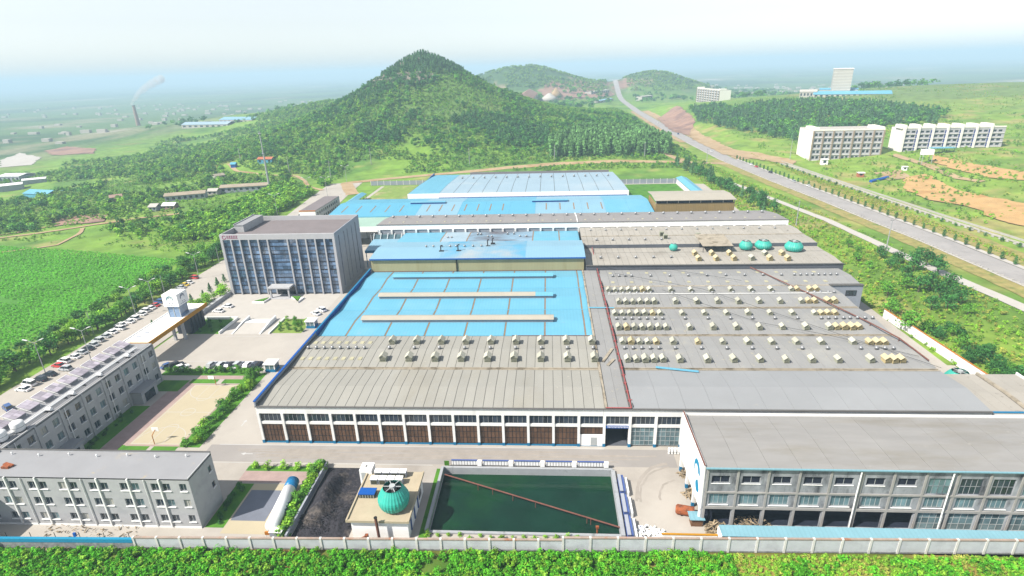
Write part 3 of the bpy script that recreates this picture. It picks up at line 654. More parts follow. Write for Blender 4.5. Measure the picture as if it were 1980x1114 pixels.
for i, (x, y) in enumerate([(24.5,136),(26.3,136),(38,141),(39.5,141),(43.2,136.5),(45,136.5),(52,141.5),(55,141.5),(58,136.5),(61,136.5)]): turb(x, y, 12.7, f'small ventilator on the sooty blue rear roof, {ORDS[i]} from the left')
# ---- cooling towers
def cooler(x, y, z, r, hgt, label):
    t = thing('cooling_tower', label, 'cooling tower', (x, y, z))
    n = 28; prof_ = [(r*.84,0),(r*.9,hgt*.06),(r*.99,hgt*.26),(r,hgt*.42),(r*.97,hgt*.52),(r*.8,hgt*.76),(r*.62,hgt*.95),(r*.6,hgt)]
    body = MB()
    v = []
    for rr_, zz in prof_:
        for i in range(2*n):
            k = 1+(.018 if i % 2 else -.012); a = math.pi*i/n; v.append((x+rr_*k*math.cos(a), y+rr_*k*math.sin(a), z+.5+zz))
    m2 = 2*n; body.add(v, [(k*m2+i,k*m2+(i+1)%m2,(k+1)*m2+(i+1)%m2,(k+1)*m2+i) for k in range(len(prof_)-1) for i in range(m2)]).build('shell', 'teal_fibre', t)
    MB().lathe([(r*.56,hgt*.62+.5),(r*.56,hgt*.63+.5)], (x,y,z), 24).build('fan_well', 'black', t)
    fr = MB(); zt = z+hgt+.5
    for a in (0, math.pi/3, 2*math.pi/3): fr.bar((x-r*.58*math.cos(a),y-r*.58*math.sin(a),zt),(x+r*.58*math.cos(a),y+r*.58*math.sin(a),zt),.12,.12)
    fr.lathe([(r*.2,hgt+.2),(r*.2,hgt+.75)], (x,y,z), 10); fr.build('fan_frame', 'frame_pale', t)
    bl = MB()
    for i in range(4):
        a = i*math.pi/2+.4; bl.bar((x,y,zt-.35),(x+r*.5*math.cos(a),y+r*.5*math.sin(a),zt-.3),r*.2,.06)
    bl.build('fan_blades', 'frame_dark', t)
    MB().lathe([(r*.82,.45),(r*.82,.55)], (x,y,z), 24).build('basin', 'teal_fibre', t)
    for i in range(6):
        a = i*math.pi/3; MB().tube((x+r*.74*math.cos(a),y+r*.74*math.sin(a),z),(x+r*.74*math.cos(a),y+r*.74*math.sin(a),z+.6),.08,.08,6).build('leg', 'frame_pale', t)
cooler(123, 114.5, 12.4, 1.7, 2.6, 'smallest teal cooling tower on the tan roof, left of the canopy')
cooler(152.5, 115, 12.4, 2.6, 3.3, 'teal cooling tower on the tan roof just right of the canopy')
cooler(159.8, 115.8, 12.4, 3.3, 3.2, 'teal cooling tower between two others on the tan roof')
cooler(170.8, 112.6, 12.4, 3.5, 3.6, 'brightest teal cooling tower, rightmost on the tan roof')
cooler(177.5, 21.5, 4.5, 3.1, 3.6, 'teal cooling tower behind the beige annex beside the white boundary wall')
sh = thing('roof_shelter', 'cream-topped open shelter on the tan roof among the cooling towers', 'shelter', (140, 112, 12.4))
MB().xprism([(111,15.2),(126,16.0),(126,16.15),(111,15.35)], 134, 146.2).build('canopy', 'gutter_beige', sh); B('back_panel', 'interior_dark', sh, (134.6,118.4,12.5,145.6,118.6,15.2))
for x in (134.4,138.2,142,145.8): B('post', 'frame_dark', sh, (x-.1,111.5,12.3,x+.1,111.7,15.2))
for i, (x, y) in enumerate(((122.0,127),(136.4,128.5),(121.2,131.5))):
    t = thing('duct_box', f'greenish duct box standing on the rear tan roof, {("left near","right","left far")[i]} one of three', 'duct', (x, y, 13.8))
    B('casing', 'vent_grey', t, (x-.9,y-.7,13.7,x+.9,y+.7,15.9)); B('grille', 'louver', t, (x-.7,y-.76,14.2,x+.7,y-.705,15.6))
for i, (x0, y0, x1, y1, m_) in enumerate(((85.5,22,88.8,29.5,'gutter_beige'),(86.6,20,88.6,23.4,'gutter_beige'))):
    tag(MB().bar((x0,y0,10.9),(x1,y1,10.95),.8,.12).build('loose_sheet', m_), ('long loose pale board lying on the corridor roof', 'short loose pale board lying on the corridor roof')[i], 'board')
tag(MB().bar((99,18.9,11.0),(109.5,16.6,11.05),.9,.1).build('loose_sheet', 'roof_blue'), 'blue sheet lying across the gutter of the right grey roof', 'sheet')
tag(MB().bar((84.2,58.6,10.95),(92.5,58.2,11.0),.7,.1).build('loose_sheet', 'roof_blue'), 'narrow blue sheet lying across the corridor roof', 'sheet')
# ================================================================ other buildings of the works
mat('tile_grey', S(232,233,236), var=.05, scale=.6, col2=S(216,217,222), amt=.5, scale2=.4, sharp=.2)
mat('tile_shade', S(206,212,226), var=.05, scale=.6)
mat('roof_felt', S(192,193,198), spot=(.35,.68,S(228,212,176)), var=.06, scale=.15, col2=S(218,208,190), amt=.6, scale2=.09, sharp=.12, bump=.03)
mat('roof_brown', S(162,152,154), var=.08, scale=.2)
mat('stone_white', (.74,.74,.73), var=.04, scale=.4)
mat('curtain_glass', (.085,.14,.23), rough=.05, var=.45, scale=.25, spec=1., rnd=.45)
mat('spandrel_dark', S(74,80,96), rough=.3, var=.2, scale=.4)
mat('burnt_wall', S(198,202,210), var=.2, scale=.5, col2=S(60,62,72), amt=.475, scale2=.24, sharp=.2, stretch=(1,1,.45))
mat('roof_workshop', S(190,188,186), var=.07, scale=.5, col2=S(172,166,154), amt=.5, scale2=.12, sharp=.2, rnd=.02, stretch=(.2,1,1), spot=(.8,.68,S(222,218,210)))
mat('burnt_column', S(206,203,200), var=.12, scale=.5)
mat('sky_blue_sheet', S(164,220,238), var=.06, scale=.3, rough=.5, stripe=(0,.8,.07))
mat('yellow_fascia', S(236,170,40), var=.06, scale=.5)
mat('cyan_logo', S(30,170,220), var=.04); mat('teal_logo', S(30,150,170), var=.04); mat('navy_logo', S(40,80,130), var=.04); mat('magenta_logo', S(190,60,120), var=.04)
mat('solar_purple', S(228,218,232), rough=.2, var=.12, scale=.8, spec=.7, rnd=.3); mat('white_metal', (.72,.72,.72), rough=.4, var=.05)
mat('orange_line', S(236,150,50), var=.08); mat('red_line', S(200,90,90), var=.08)
mat('debris', S(190,170,140), var=.4, scale=1.5, island=.5); mat('rust', S(196,112,70), var=.25, scale=1.2, col2=S(130,80,60), amt=.5, scale2=.8)
mat('blue_steel', S(96,122,196), var=.1, scale=.5); mat('wood', S(150,110,80), var=.2)

def fy(y): return lambda u, z, d=0.: (u, y+d, z)          # wall facing -Y
def fx(x): return lambda u, z, d=0.: (x-d, u, z)          # wall facing +X
def fxn(x): return lambda u, z, d=0.: (x+d, u, z)         # wall facing -X
def fbox(mb, fn, u0, u1, z0, z1, d0, d1):
    a = fn(u0, z0, d0); b = fn(u1, z1, d1); return mb.box(*[min(p, q) for p, q in zip(a, b)], *[max(p, q) for p, q in zip(a, b)])
def hwall(name, ma, parent, fn, u0, u1, z0, z1, ops, depth=.3):
    """a wall sheet with window openings and their reveals"""
    us = sorted({u0, u1}|{o[0] for o in ops}|{o[1] for o in ops}); zs = sorted({z0, z1}|{o[2] for o in ops}|{o[3] for o in ops})
    us = [u for u in us if u0 <= u <= u1]; zs = [z for z in zs if z0 <= z <= z1]; mb = MB()
    for zi in range(len(zs)-1):
        run = None
        for ui in range(len(us)-1):
            cu, cz = (us[ui]+us[ui+1])/2, (zs[zi]+zs[zi+1])/2
            if any(o[0] < cu < o[1] and o[2] < cz < o[3] for o in ops):
                if run is not None: mb.add([fn(run,zs[zi]),fn(us[ui],zs[zi]),fn(us[ui],zs[zi+1]),fn(run,zs[zi+1])], [(0,1,2,3)]); run = None
            elif run is None: run = us[ui]
        if run is not None: mb.add([fn(run,zs[zi]),fn(us[-1],zs[zi]),fn(us[-1],zs[zi+1]),fn(run,zs[zi+1])], [(0,1,2,3)])
    for a, b, c, e in ops:
        mb.add([fn(a,c),fn(b,c),fn(b,e),fn(a,e),fn(a,c,depth),fn(b,c,depth),fn(b,e,depth),fn(a,e,depth)], [(0,1,5,4),(1,2,6,5),(2,3,7,6),(3,0,4,7)])
    return mb.build(name, ma, parent)
WM = {}; WR = random.Random(31); mat('curtain', (.34,.33,.30), rough=.4, var=.2, scale=1.5)
def win(parent, fn, rz, u0, u1, z0, z1, nx=2, nz=1, pane='glass_dark', frame='frame_pale', depth=.22, sill=True, name='window', bar=.07):
    """a recessed window: frame (mesh shared), panes and sill as its sub-parts"""
    w, h_ = round(u1-u0, 3), round(z1-z0, 3); key = (w, h_, nx, nz, frame, bar)
    if key not in WM:
        mb = MB(); mb.box(-w/2,-.04,-h_/2,-w/2+bar,.04,h_/2).box(w/2-bar,-.04,-h_/2,w/2,.04,h_/2).box(-w/2+bar,-.04,-h_/2,w/2-bar,.04,-h_/2+bar).box(-w/2+bar,-.04,h_/2-bar,w/2-bar,.04,h_/2)
        for i in range(1, nx): mb.box(-w/2+w*i/nx-bar/2,-.03,-h_/2+bar,-w/2+w*i/nx+bar/2,.03,h_/2-bar)
        for j in range(1, nz): mb.box(-w/2+bar,-.025,-h_/2+h_*j/nz-bar/2,w/2-bar,.025,-h_/2+h_*j/nz+bar/2)
        WM[key] = mb.mesh('window', frame)
    if pane == 'glass_dark': pane = WR.choices(('glass_dark', 'glass_teal', 'curtain'), (.68, .2, .12))[0]
    o = inst(name, WM[key], parent, fn((u0+u1)/2, (z0+z1)/2, depth), rz)
    kp = (round(w/nx,3), round(h_/nz,3), pane, 'p')
    if kp not in WM: WM[kp] = MB().box(-kp[0]/2+.02,.02,-kp[1]/2+.02,kp[0]/2-.02,.035,kp[1]/2-.02).mesh('pane', pane)
    for i in range(nx):
        for j in range(nz):
            c = bpy.data.objects.new('pane', WM[kp]); COL.objects.link(c); c.parent = o
            c.location = (-w/2+w*(i+.5)/nx, .001*((i+j)%2), -h_/2+h_*(j+.5)/nz)
    if sill:
        ks = (w, 'sill')
        if ks not in WM: WM[ks] = MB().box(-w/2-.08,-.42,-.1,w/2+.08,-.05,-.003).mesh('sill', 'stone_white')
        c = bpy.data.objects.new('sill', WM[ks]); COL.objects.link(c); c.parent = o; c.location = (0, 0, -h_/2)
    return o
# ---- three-storey office, front left
h = thing('office_block', 'three-storey grey tiled office block with flat roof by the front wall', 'office building', (-30, -24, 0))
X0, X1, Y0, Y1, HT = -66, .5, -28.2, -20.2, 12.2
ops = []
pil = [-5.6-6.45*k for k in range(10)]
rows = ((9.3,11.1),(5.4,7.2),(1.6,3.3))
for p_ in pil:
    for z0, z1 in rows: ops += [(p_-1.95,p_-.3,z0,z1),(p_+.3,p_+1.95,z0,z1)]
for z0, z1 in rows: ops.append((-1.7,-.3,z0,z1))
hwall('front_wall', 'tile_grey', h, fy(Y0), X0, X1, 0, HT, ops)
for o_ in ops: win(h, fy(Y0), 0, *o_, nx=2)
ops2 = [(-22.2,-21.2,8.8,10.2),(-22.2,-21.2,4.9,6.3)]
hwall('end_wall', 'tile_grey', h, fx(X1), Y0, Y1, 0, HT, ops2)
for o_ in ops2: win(h, fx(X1), R(90), *o_, nx=1, frame='wood')
B('back_wall', 'tile_grey', h, (X0,Y1-.2,0,X1-.31,Y1,HT)); B('core', 'interior_dark', h, (X0,Y0+.5,.1,X1-.5,Y1-.3,HT-.3))
for i, p_ in enumerate(pil): B('pilaster', 'stone_white', h, (p_-.14,Y0-.28,.4,p_+.14,Y0-.002,HT))
for x in (-8.7,-21.8,-34.6,-47.5): MB().tube((x,Y0-.15,.3),(x,Y0-.15,HT-.2),.09,.09,8).build('downpipe', 'white_metal', h)
B('plinth', 'stone_white', h, (X0,Y0-.12,0,X1,Y0-.003,.38))
rf = B('roof', 'roof_felt', h, (X0,Y0,HT-.25,X1,Y1,HT+.02)); B('parapet', 'tile_grey', rf, (X0,Y1-.25,HT+.021,X1,Y1+.02,HT+.5),(X1-.2,Y0-.02,HT+.021,X1+.03,Y1-.26,HT+.28)); B('coping', 'seam_dark', rf, (X0,Y1-.3,HT+.502,X1+.05,Y1+.06,HT+.58))
for i in range(9): MB().lathe([(.13,0),(.13,.5),(.22,.52),(.05,.7)], (-4-6.4*i, Y1-1.2-(i%2)*.4, HT+.02), 8).build('roof_vent_pipe', 'white_metal', rf)
tag(MB().box(-40.5,-26,HT+.02,-39,-25.2,HT+.5).bar((-41,-24.6,HT+.25),(-38.6,-25.3,HT+.3),.7,.3).build('roof_debris', 'rust'), 'rusty scrap piece lying on the flat roof of the front office block', 'scrap')
# ---- dormitory block with solar collectors
h = thing('dormitory_block', 'long three-storey grey dormitory with solar water heaters along its roof', 'dormitory', (-51, 0, 0))
X0, X1, Y0, Y1, HT = -56, -46, -40, 29.1, 12.3
yc = [27.6-3.43*k for k in range(19)]; ops = []
P1 = (16.4, 22.8); P2 = (-11.4, -5.0)
for y in yc:
    for zc in (10.0, 6.2, 2.3):
        if zc < 3 and (P1[0]-1 < y < P1[1]+1 or P2[0]-1 < y < P2[1]+1): continue
        ops.append((y-.85,y+.85,zc-.95,zc+.95))
hwall('long_wall', 'tile_grey', h, fx(X1), Y0, Y1, 0, HT, ops)
for o_ in ops: win(h, fx(X1), R(90), *o_, nx=2)
B('end_wall', 'tile_grey', h, (X0,Y1-.2,0,X1-.31,Y1,HT)); B('back_wall', 'tile_grey', h, (X0,Y0,0,X0+.2,Y1-.21,HT)); B('core', 'interior_dark', h, (X0+.3,Y0,.1,X1-.5,Y1-.3,HT-.3))
for y in [29.0]+[yc[k]-1.715 for k in (1,3,5,7,9,11,13,15)]: B('pilaster', 'tile_grey', h, (X1+.002,y-.22,0,X1+.2,y+.22,HT))
for y in (23.2,9.4,-4.4,-18): MB().tube((X1+.2,y+.6,.3),(X1+.2,y+.6,HT-.2),.1,.1,8).build('downpipe', 'white_metal', h)
for ya, yb in (P1, P2):
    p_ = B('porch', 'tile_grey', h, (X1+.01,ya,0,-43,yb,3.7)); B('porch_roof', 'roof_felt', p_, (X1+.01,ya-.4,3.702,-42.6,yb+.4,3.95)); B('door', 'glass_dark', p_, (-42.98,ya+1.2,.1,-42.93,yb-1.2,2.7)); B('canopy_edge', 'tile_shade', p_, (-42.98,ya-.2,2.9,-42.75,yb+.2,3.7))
rf = B('roof', 'roof_felt', h, (X0,Y0,HT-.25,X1,Y1,HT+.02)); B('parapet', 'tile_grey', rf, (X1-.25,Y0,HT+.021,X1+.03,Y1,HT+.35),(X0,Y1-.3,HT+.021,X1-.26,Y1,HT+.35))
B('roof_walk', 'seam_dark', rf, (X1-.85,Y0,HT+.022,X1-.6,Y1-.31,HT+.12))
pa = thing('solar_heater', '', 'solar heater', (0,0,0), 'solar collectors on the dormitory roof')
for i in range(3):
    for j in range(2):
        MB().add([(-3.1+1.55*j+.04,-1.5+i+.04,1.75-.75*j*.55-.02),(-3.1+1.55*(j+1)-.04,-1.5+i+.04,1.75-.75*(j+1)*.55-.02),(-3.1+1.55*(j+1)-.04,-.5+i-.04,1.75-.75*(j+1)*.55-.02),(-3.1+1.55*j+.04,-.5+i-.04,1.75-.75*j*.55-.02),
                  (-3.1+1.55*j+.04,-1.5+i+.04,1.85-.75*j*.55),(-3.1+1.55*(j+1)-.04,-1.5+i+.04,1.85-.75*(j+1)*.55),(-3.1+1.55*(j+1)-.04,-.5+i-.04,1.85-.75*(j+1)*.55),(-3.1+1.55*j+.04,-.5+i-.04,1.85-.75*j*.55)],
                 [(3,2,1,0),(4,5,6,7),(0,1,5,4),(1,2,6,5),(2,3,7,6),(3,0,4,7)]).build('collector', 'solar_purple', pa)
MB().bar((-3.2,-1.55,1.82),(.1,-1.55,.48),.09,.12).bar((-3.2,1.55,1.82),(.1,1.55,.48),.09,.12).box(-3.25,-1.6,1.72,-3.1,1.6,1.9).build('rim', 'white_metal', pa)
MB().box(-3.05,-1.4,0,-2.95,-1.3,1.75).box(-3.05,1.3,0,-2.95,1.4,1.75).box(-.1,-1.4,0,0,-1.3,.5).box(-.1,1.3,0,0,1.4,.5).build('stand', 'white_metal', pa)
for k in range(13): place(pa, k == 0, (-51.6, 26.6-3.95*k, HT), 0, f'tilted solar collector on the dormitory roof, {ORDS[k]} from the far end')
sp = thing('solar_piping', 'white insulated water pipes running along the dormitory roof', 'pipes', (-49, 5, HT))
for x, zz in ((-49.3,.5),(-48.8,.5),(-48.3,.62)): MB().path([(x,-30,HT+zz),(x,26,HT+zz)], .13, 8).build('tube', 'white_metal', sp)
for k in range(9): B('bracket', 'frame_dark', sp, (-49.6,24-6*k-.1,HT+.02,-48,24-6*k+.1,HT+.36))
for k, y in enumerate((21,10.5,1.3,-5.7)):
    t = thing('heater_drum', f'small white water drum on the dormitory roof, {ORDS[k]} from the far end', 'drum', (-47.7, y, HT))
    MB().tube((-48.2,y,HT+.75),(-47,y,HT+.75),.42,.42,12).build('drum', 'white_metal', t); B('cradle', 'frame_dark', t, (-48,y-.3,HT,-47.2,y+.3,HT+.4))
for k, (x, y) in enumerate(((-48.3,-13.3),(-49,-17.0))):
    t = thing('water_tank', f'round white water tank on the dormitory roof, {("farther","nearer")[k]} of the two', 'water tank', (x, y, HT))
    MB().lathe([(1.25,.25),(1.3,.4),(1.3,2.2),(1.2,2.35),(.2,2.6)], (x,y,HT), 20).build('shell', 'white_metal', t, True); MB().box(x-1,y-1,HT,x+1,y+1,HT+.25).build('base', 'frame_dark', t); MB().lathe([(1.33,1.2),(1.33,1.32)], (x,y,HT), 20).build('band', 'frame_pale', t)
# ---- administration building with curtain wall
mat('admin_stone', S(230,230,234), var=.04, scale=.4)
h = thing('administration_building', 'tall glass-fronted administration building with white vertical fins and recessed roof', 'office building', (-38, 99, 0))
X0, X1, Y0, Y1, HT = -61.8, -14.3, 99.4, 130, 26.0
B('frame_top', 'admin_stone', h, (X0,Y0-.4,23.8,X1,Y0+.4,HT)); B('frame_side', 'admin_stone', h, (X0,Y0-.4,0,X0+1.0,Y0+.4,23.79)); B('frame_side', 'admin_stone', h, (X1-1.0,Y0-.4,0,X1,Y0+.4,23.79))
fins = [-57.3,-53.6,-49.9,-46.0,-42.1,-33.8,-30.0,-26.2,-22.4,-18.6]
for x in fins: B('fin', 'admin_stone', h, (x-.27,Y0-.55,0,x+.27,Y0+.1,23.78))
edges = [X0+1.0]+fins+[X1-1.0]; fl = [0,3.6]+[3.6+3.37*i for i in range(1,7)]
for a, b in zip(edges, edges[1:]):
    a2, b2 = a+(.33 if a in fins else .02), b-(.33 if b in fins else .02); n = 2 if b-a < 6 else 4
    for k in range(7):
        o = MB().box(a2,Y0+.2,fl[k]-.0,b2,Y0+.3,fl[k]+.55).build('spandrel', 'spandrel_dark', h)
        w = (b2-a2)/n
        for i in range(n):
            for j in range(2):
                hh = (min(fl[k+1],23.78)-fl[k]-.55)/2 if k < 6 else (23.78-fl[k]-.55)/2
                key = ('cg', round(w,2), round(hh,2))
                if key not in WM: WM[key] = MB().box(.03,0,.03,w-.03,.05,hh-.03).mesh('pane', 'curtain_glass')
                inst('pane', WM[key], o, (a2+i*w, Y0+.22, fl[k]+.55+j*hh))
        MB().box(a2,Y0+.12,fl[k]+.56+hh-.05,b2,Y0+.2,fl[k]+.56+hh+.05).build('transom', 'frame_dark', h)
B('core', 'interior_dark', h, (X0+.5,Y0+.42,0,X1-.5,Y1-.4,23.3))
slots = [(103.2,104.2,2,24),(109.6,110.3,2,24),(113.6,114.3,2,24),(119,119.7,2,24),(124,125,2,24)]
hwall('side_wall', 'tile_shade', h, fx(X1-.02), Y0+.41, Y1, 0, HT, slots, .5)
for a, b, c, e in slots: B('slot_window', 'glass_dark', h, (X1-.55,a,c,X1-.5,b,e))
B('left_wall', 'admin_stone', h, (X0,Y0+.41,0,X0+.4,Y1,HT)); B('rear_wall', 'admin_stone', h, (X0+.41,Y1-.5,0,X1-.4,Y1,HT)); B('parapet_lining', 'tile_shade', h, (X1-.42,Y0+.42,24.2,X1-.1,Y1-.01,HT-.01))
B('roof', 'roof_brown', h, (X0+.41,Y0+.41,23.6,X1-.43,Y1-.51,24.0))
ph = B('penthouse', 'tile_grey', h, (X0+.6,110,24.02,X0+4.6,127.6,26.9)); B('penthouse_roof', 'roof_felt', ph, (X0+.5,109.8,26.902,X0+4.7,127.8,27.1)); B('penthouse_parapet', 'admin_stone', ph, (X0+.5,109.8,27.102,X0+.8,127.8,27.5))
ca = B('entrance_canopy', 'admin_stone', h, (-43.6,94.2,4.2,-34.2,Y0-.57,4.7)); B('canopy_top', 'tile_grey', ca, (-43.5,94.3,4.702,-34.3,Y0-.58,4.8)); B('post', 'admin_stone', ca, (-43,94.6,0,-42.4,95.2,4.19),(-35.4,94.6,0,-34.8,95.2,4.19))
B('entrance_doors', 'glass_dark', h, (-41.6,Y0-.1,.05,-34.4,Y0-.02,3.5)); B('entrance_steps', 'admin_stone', h, (-44,93.6,0,-33.6,Y0-.6,.16))
lg = MB()
for i in range(14):
    a = math.pi*2*i/16+.6; a2 = a+math.pi*2/16; lg.bar((-59.9+.72*math.cos(a),Y0-.43,24.9+.72*math.sin(a)),(-59.9+.72*math.cos(a2),Y0-.43,24.9+.72*math.sin(a2)),.06,.26)
lg.build('logo', 'magenta_logo', h); lg = MB()
for i in range(5):
    x = -58.8+i*.95
    for b in ((0,.1,.7,.2),(0,.4,.7,.48),(.28,-.1,.4,.75),(.0,.66,.7,.76),(.05,-.1,.16,.3)): lg.box(x+b[0],Y0-.45,24.85+b[1],x+b[2],Y0-.402,24.85+b[3])
for i in range(16): lg.box(-58.8+i*.29,Y0-.45,24.36,-58.6+i*.29,Y0-.402,24.56)
lg.build('lettering', 'magenta_logo', h)
# ---- workshop with smoke-blackened front
h = thing('burnt_workshop', 'three-storey workshop with smoke-blackened grey front and big flat grey roof', 'workshop', (135, -20, 0))
X0, X1, Y0, Y1, HT = 100.4, 176, -24.7, -6.9, 14.2
bw = 5.66; b0 = 100.9; ops = []; nb = 13
for i in range(nb):
    a = b0+i*bw
    if i < 7: ops.append((a+.9,a+4.3,10.45,12.2))
    else: ops.append((a+.7,a+4.7,8.6,12.3))
    ops.append((a+.8,a+4.4,5.4,7.85))
    ops.append((a+.3,a+bw-.35,.1,4.3))
hwall('front_wall', 'burnt_wall', h, fy(Y0), X0+.01, X1, 0, HT, ops, .4)
for i in range(nb):
    a = b0+i*bw
    if i < 7:
        o = win(h, fy(Y0), 0, *ops[3*i], nx=2, pane='interior_dark', depth=.3)
    else: win(h, fy(Y0), 0, *ops[3*i], nx=4, nz=2, pane='glass_dark', frame='burnt_wall', depth=.2, sill=False)
    win(h, fy(Y0), 0, *ops[3*i+1], nx=4, nz=1, pane='glass_teal', depth=.25)
    if i in (7,8,9,10,11): win(h, fy(Y0), 0, *ops[3*i+2], nx=4, nz=3, pane='glass_teal', frame='frame_pale', depth=.3, sill=False)
    B('column', 'burnt_column', h, (a-.2,Y0-.18,0,a+.2,Y0-.002,HT-.5))
B('ledge', 'burnt_column', h, (X0+.3,Y0-.22,8.2,X1,Y0-.003,8.55)); B('beam', 'burnt_column', h, (X0+.3,Y0-.2,4.4,X1,Y0-.003,4.95))
B('floor', 'interior_dark', h, (X0+.5,Y0+.42,.02,X1,Y0+2.98,.06)); B('interior', 'interior_dark', h, (X0+.5,Y0+3,0,X1,Y0+3.2,13.5)); B('upper_floor', 'interior_dark', h, (X0+.5,Y0+.5,4.5,X1,Y0+3,4.8),(X0+.5,Y0+.5,9,X1,Y0+3,9.2))  # near-black floor and back sheets paint the open bays as unlit
for x in (128.6,144.9,161.5):
    MB().path([(x,Y0-.45,HT-.4),(x-.1,Y0-.5,9),(x,Y0-.45,.4)], .13, 8).build('downpipe', 'stone_white', h)
sw = B('sign_wall', 'wall_white_clean', h, (X0-.35,Y0-.02,4.2,X0,Y1,HT+.5))
lo = MB()
# crescent and drop emblem on the white side wall
cyy, czz = -20.9, 10.4
n = 18
ou = [(cyy+2.1*math.cos(t), czz+2.3*math.sin(t)) for t in [R(-35+215*i/n) for i in range(n+1)]]
inn = [(cyy+.35+1.2*math.cos(t), czz-.25+1.25*math.sin(t)) for t in [R(-25+195*i/n) for i in range(n+1)]]
lo.add([(X0-.38,y,z) for y, z in ou]+[(X0-.38,y,z) for y, z in inn], [(i,i+1,n+2+i,n+1+i) for i in range(n)])
dr = [(cyy-1.0+1.25*math.cos(t)*(1 if math.sin(t) < 0 else (1-.55*math.sin(t))), czz-2.9+1.4*math.sin(t)) for t in [2*math.pi*i/20 for i in range(20)]]
lo.add([(X0-.38,y,z) for y, z in dr], [tuple(range(20))]); lo.build('logo', 'cyan_logo', sw)
for y in (-8.3,-13.9,-19.4,-24.3):
    c = B('pillar', 'stone_white', h, (X0-.3,y-.25,0,X0+.2,y+.25,4.19)); B('pillar_base', 'blue_paint', c, (X0-.32,y-.27,.02,X0+.22,y+.27,1.1))
B('side_lining', 'interior_dark', h, (X0+2.2,Y0+.5,0,X0+2.4,Y1,4.3)); B('back_wall', 'wall_white', h, (X0,Y1-.2,0,X1,Y1-.01,HT))
PW_ = [(Y0-.3,HT+.05),(-16,HT+.1),(Y1,HT-.6)]; deck(h, X0, X1, PW_); roof_slabs(h, X0, X1, PW_, 5.66, 'roof_workshop', .06)
B('eave_gutter', 'sky_blue_sheet', h, (X0,Y0-.6,HT-.1,X1,Y0-.31,HT+.14)); B('roof_edge', 'pipe_rust', h, (X0-.4,Y0-.3,HT+.502,X0-.1,Y1,HT+.58))
lt = thing('lean_to_roof', 'light blue sheet lean-to roof between the blackened workshop and the front wall', 'lean-to', (138, -28, 0))
MB().xprism([(-29.9,2.5),(-27.4,2.8),(-27.4,2.9),(-29.9,2.6)], 103.2, 176).build('roof_sheet', 'sky_blue_sheet', lt)
for i in range(10): B('post', 'frame_dark', lt, (104+7.8*i,-27.7,0,104.15+7.8*i,-27.55,2.75))
B('end_panel', 'wall_white_clean', lt, (103.05,-29.9,0,103.18,-27.4,2.6))
# ---- blue roofs at the back
h = thing('wide_blue_hall', 'wide blue-roofed hall spanning behind the long slate hall', 'factory hall', (38, 183, 0))
PB_ = [(180.4,12.4),(205,14.2),(228,11.5)]; deck(h, -50, 127, PB_, 'roof_blue_deep')
for a, b, mm in ((-50,-1,'roof_blue_deep'),(-1,22,'roof_blue_mid'),(22,64,'roof_blue_deep'),(64,102,'roof_blue_mid'),(102,127,'roof_blue')): roof_slabs(h, a, b, PB_, 12.3, mm, .06)
for x in [-44+8.2*i for i in range(5)]+[4+7*i for i in range(7)]+[70+7.6*i for i in range(5)]: roof_slabs(h, x-.3, x+.3, [(188,12.96+.09),(200,13.83+.09)], 100, 'strip_brown', .01, .05, 'skylight_strip')
B('wall', 'wall_white', h, (-49.8,181.4,0,126.8,227.6,11.1))
for k, x in enumerate((-8,62)): B('roof_monitor', 'blue_parapet', h, (x,202,13.9,x+20,204.4,14.9)); B('monitor_roof', 'roof_blue', h, (x-.3,201.6,14.902,x+20.3,204.8,15.1))
h = thing('pale_roof_hall', 'rearmost hall with pale bluish-white panelled roof and white fascia', 'factory hall', (50, 236, 0))
PC_ = [(237,12.7),(272,11.8),(300,10.2),(328,8.4)]; deck(h, -18, 121, PC_, 'seam_dark')
roof_slabs(h, -17.6, 2, PC_, 4.9, 'roof_blue', .06); roof_slabs(h, 2, 121, PC_, 9.15, 'roof_blue_pale', .3)
B('fascia', 'wall_white_clean', h, (-18,236.2,9.4,121,236.9,12.75)); B('strip_window', 'blue_parapet', h, (2,236.0,9.6,120,236.18,10.3)); B('wall', 'wall_white', h, (-17.8,237,0,120.8,327.8,7.9))
B('left_parapet', 'blue_parapet', h, (-18.5,236.9,6,-18.02,328,10)); B('rear_parapet', 'roof_brown', h, (10,328.3,6,118,329,10))
for i in range(14): turb(8+8.2*i, 300.5, 10.3, f'tiny ventilator along the ridge of the pale rear roof, {ORDS[i]} from the left', 1.6)
h = thing('open_shed', 'cream corrugated shed with open band under its roof behind the slate hall', 'shed', (149, 199, 0))
B('wall', 'wall_tan_corr', h, (128.6,188,0,170,188.3,15.4),(128.6,188.31,0,128.9,210,15.4),(169.7,188.31,0,170,210,15.4)); B('dark_bay', 'interior_dark', h, (129,189.5,8,169.6,189.7,16.4))
MB().xprism([(187,17.0),(199,17.9),(211,17.0),(211,17.25),(199,18.15),(187,17.25)], 128, 170.6).build('roof', 'cream_sheet', h)
for i in range(8): B('post', 'cream_sheet', h, (128.6+5.86*i,188.02,15.402,129.0+5.86*i,188.3,17.1))
h = thing('long_blue_shed', 'low white shed row with long blue roof behind the cream shed', 'shed', (172, 290, 0))
MB().yprism([(168,4.0),(172,5.2),(176,4.0),(176,4.2),(172,5.4),(168,4.2)], 262, 322).build('roof', 'roof_blue', h); B('wall', 'wall_white', h, (169,262.5,0,175.6,321.5,3.95))
for i in range(15): B('pier', 'stone_white', h, (168.5,264+4*i,0,168.98,264.6+4*i,3.9))
h = thing('tan_roof_block', 'two-storey block with brown roof and orange edge behind the administration building', 'building', (-75, 235, 0))
ops = [(216.5+3.3*k,218.6+3.3*k,z0,z0+1.8) for k in range(11) for z0 in (1.4,4.9)]
hwall('side_wall', 'tile_grey', h, fx(-70), 214, 256, 0, 8, ops); 
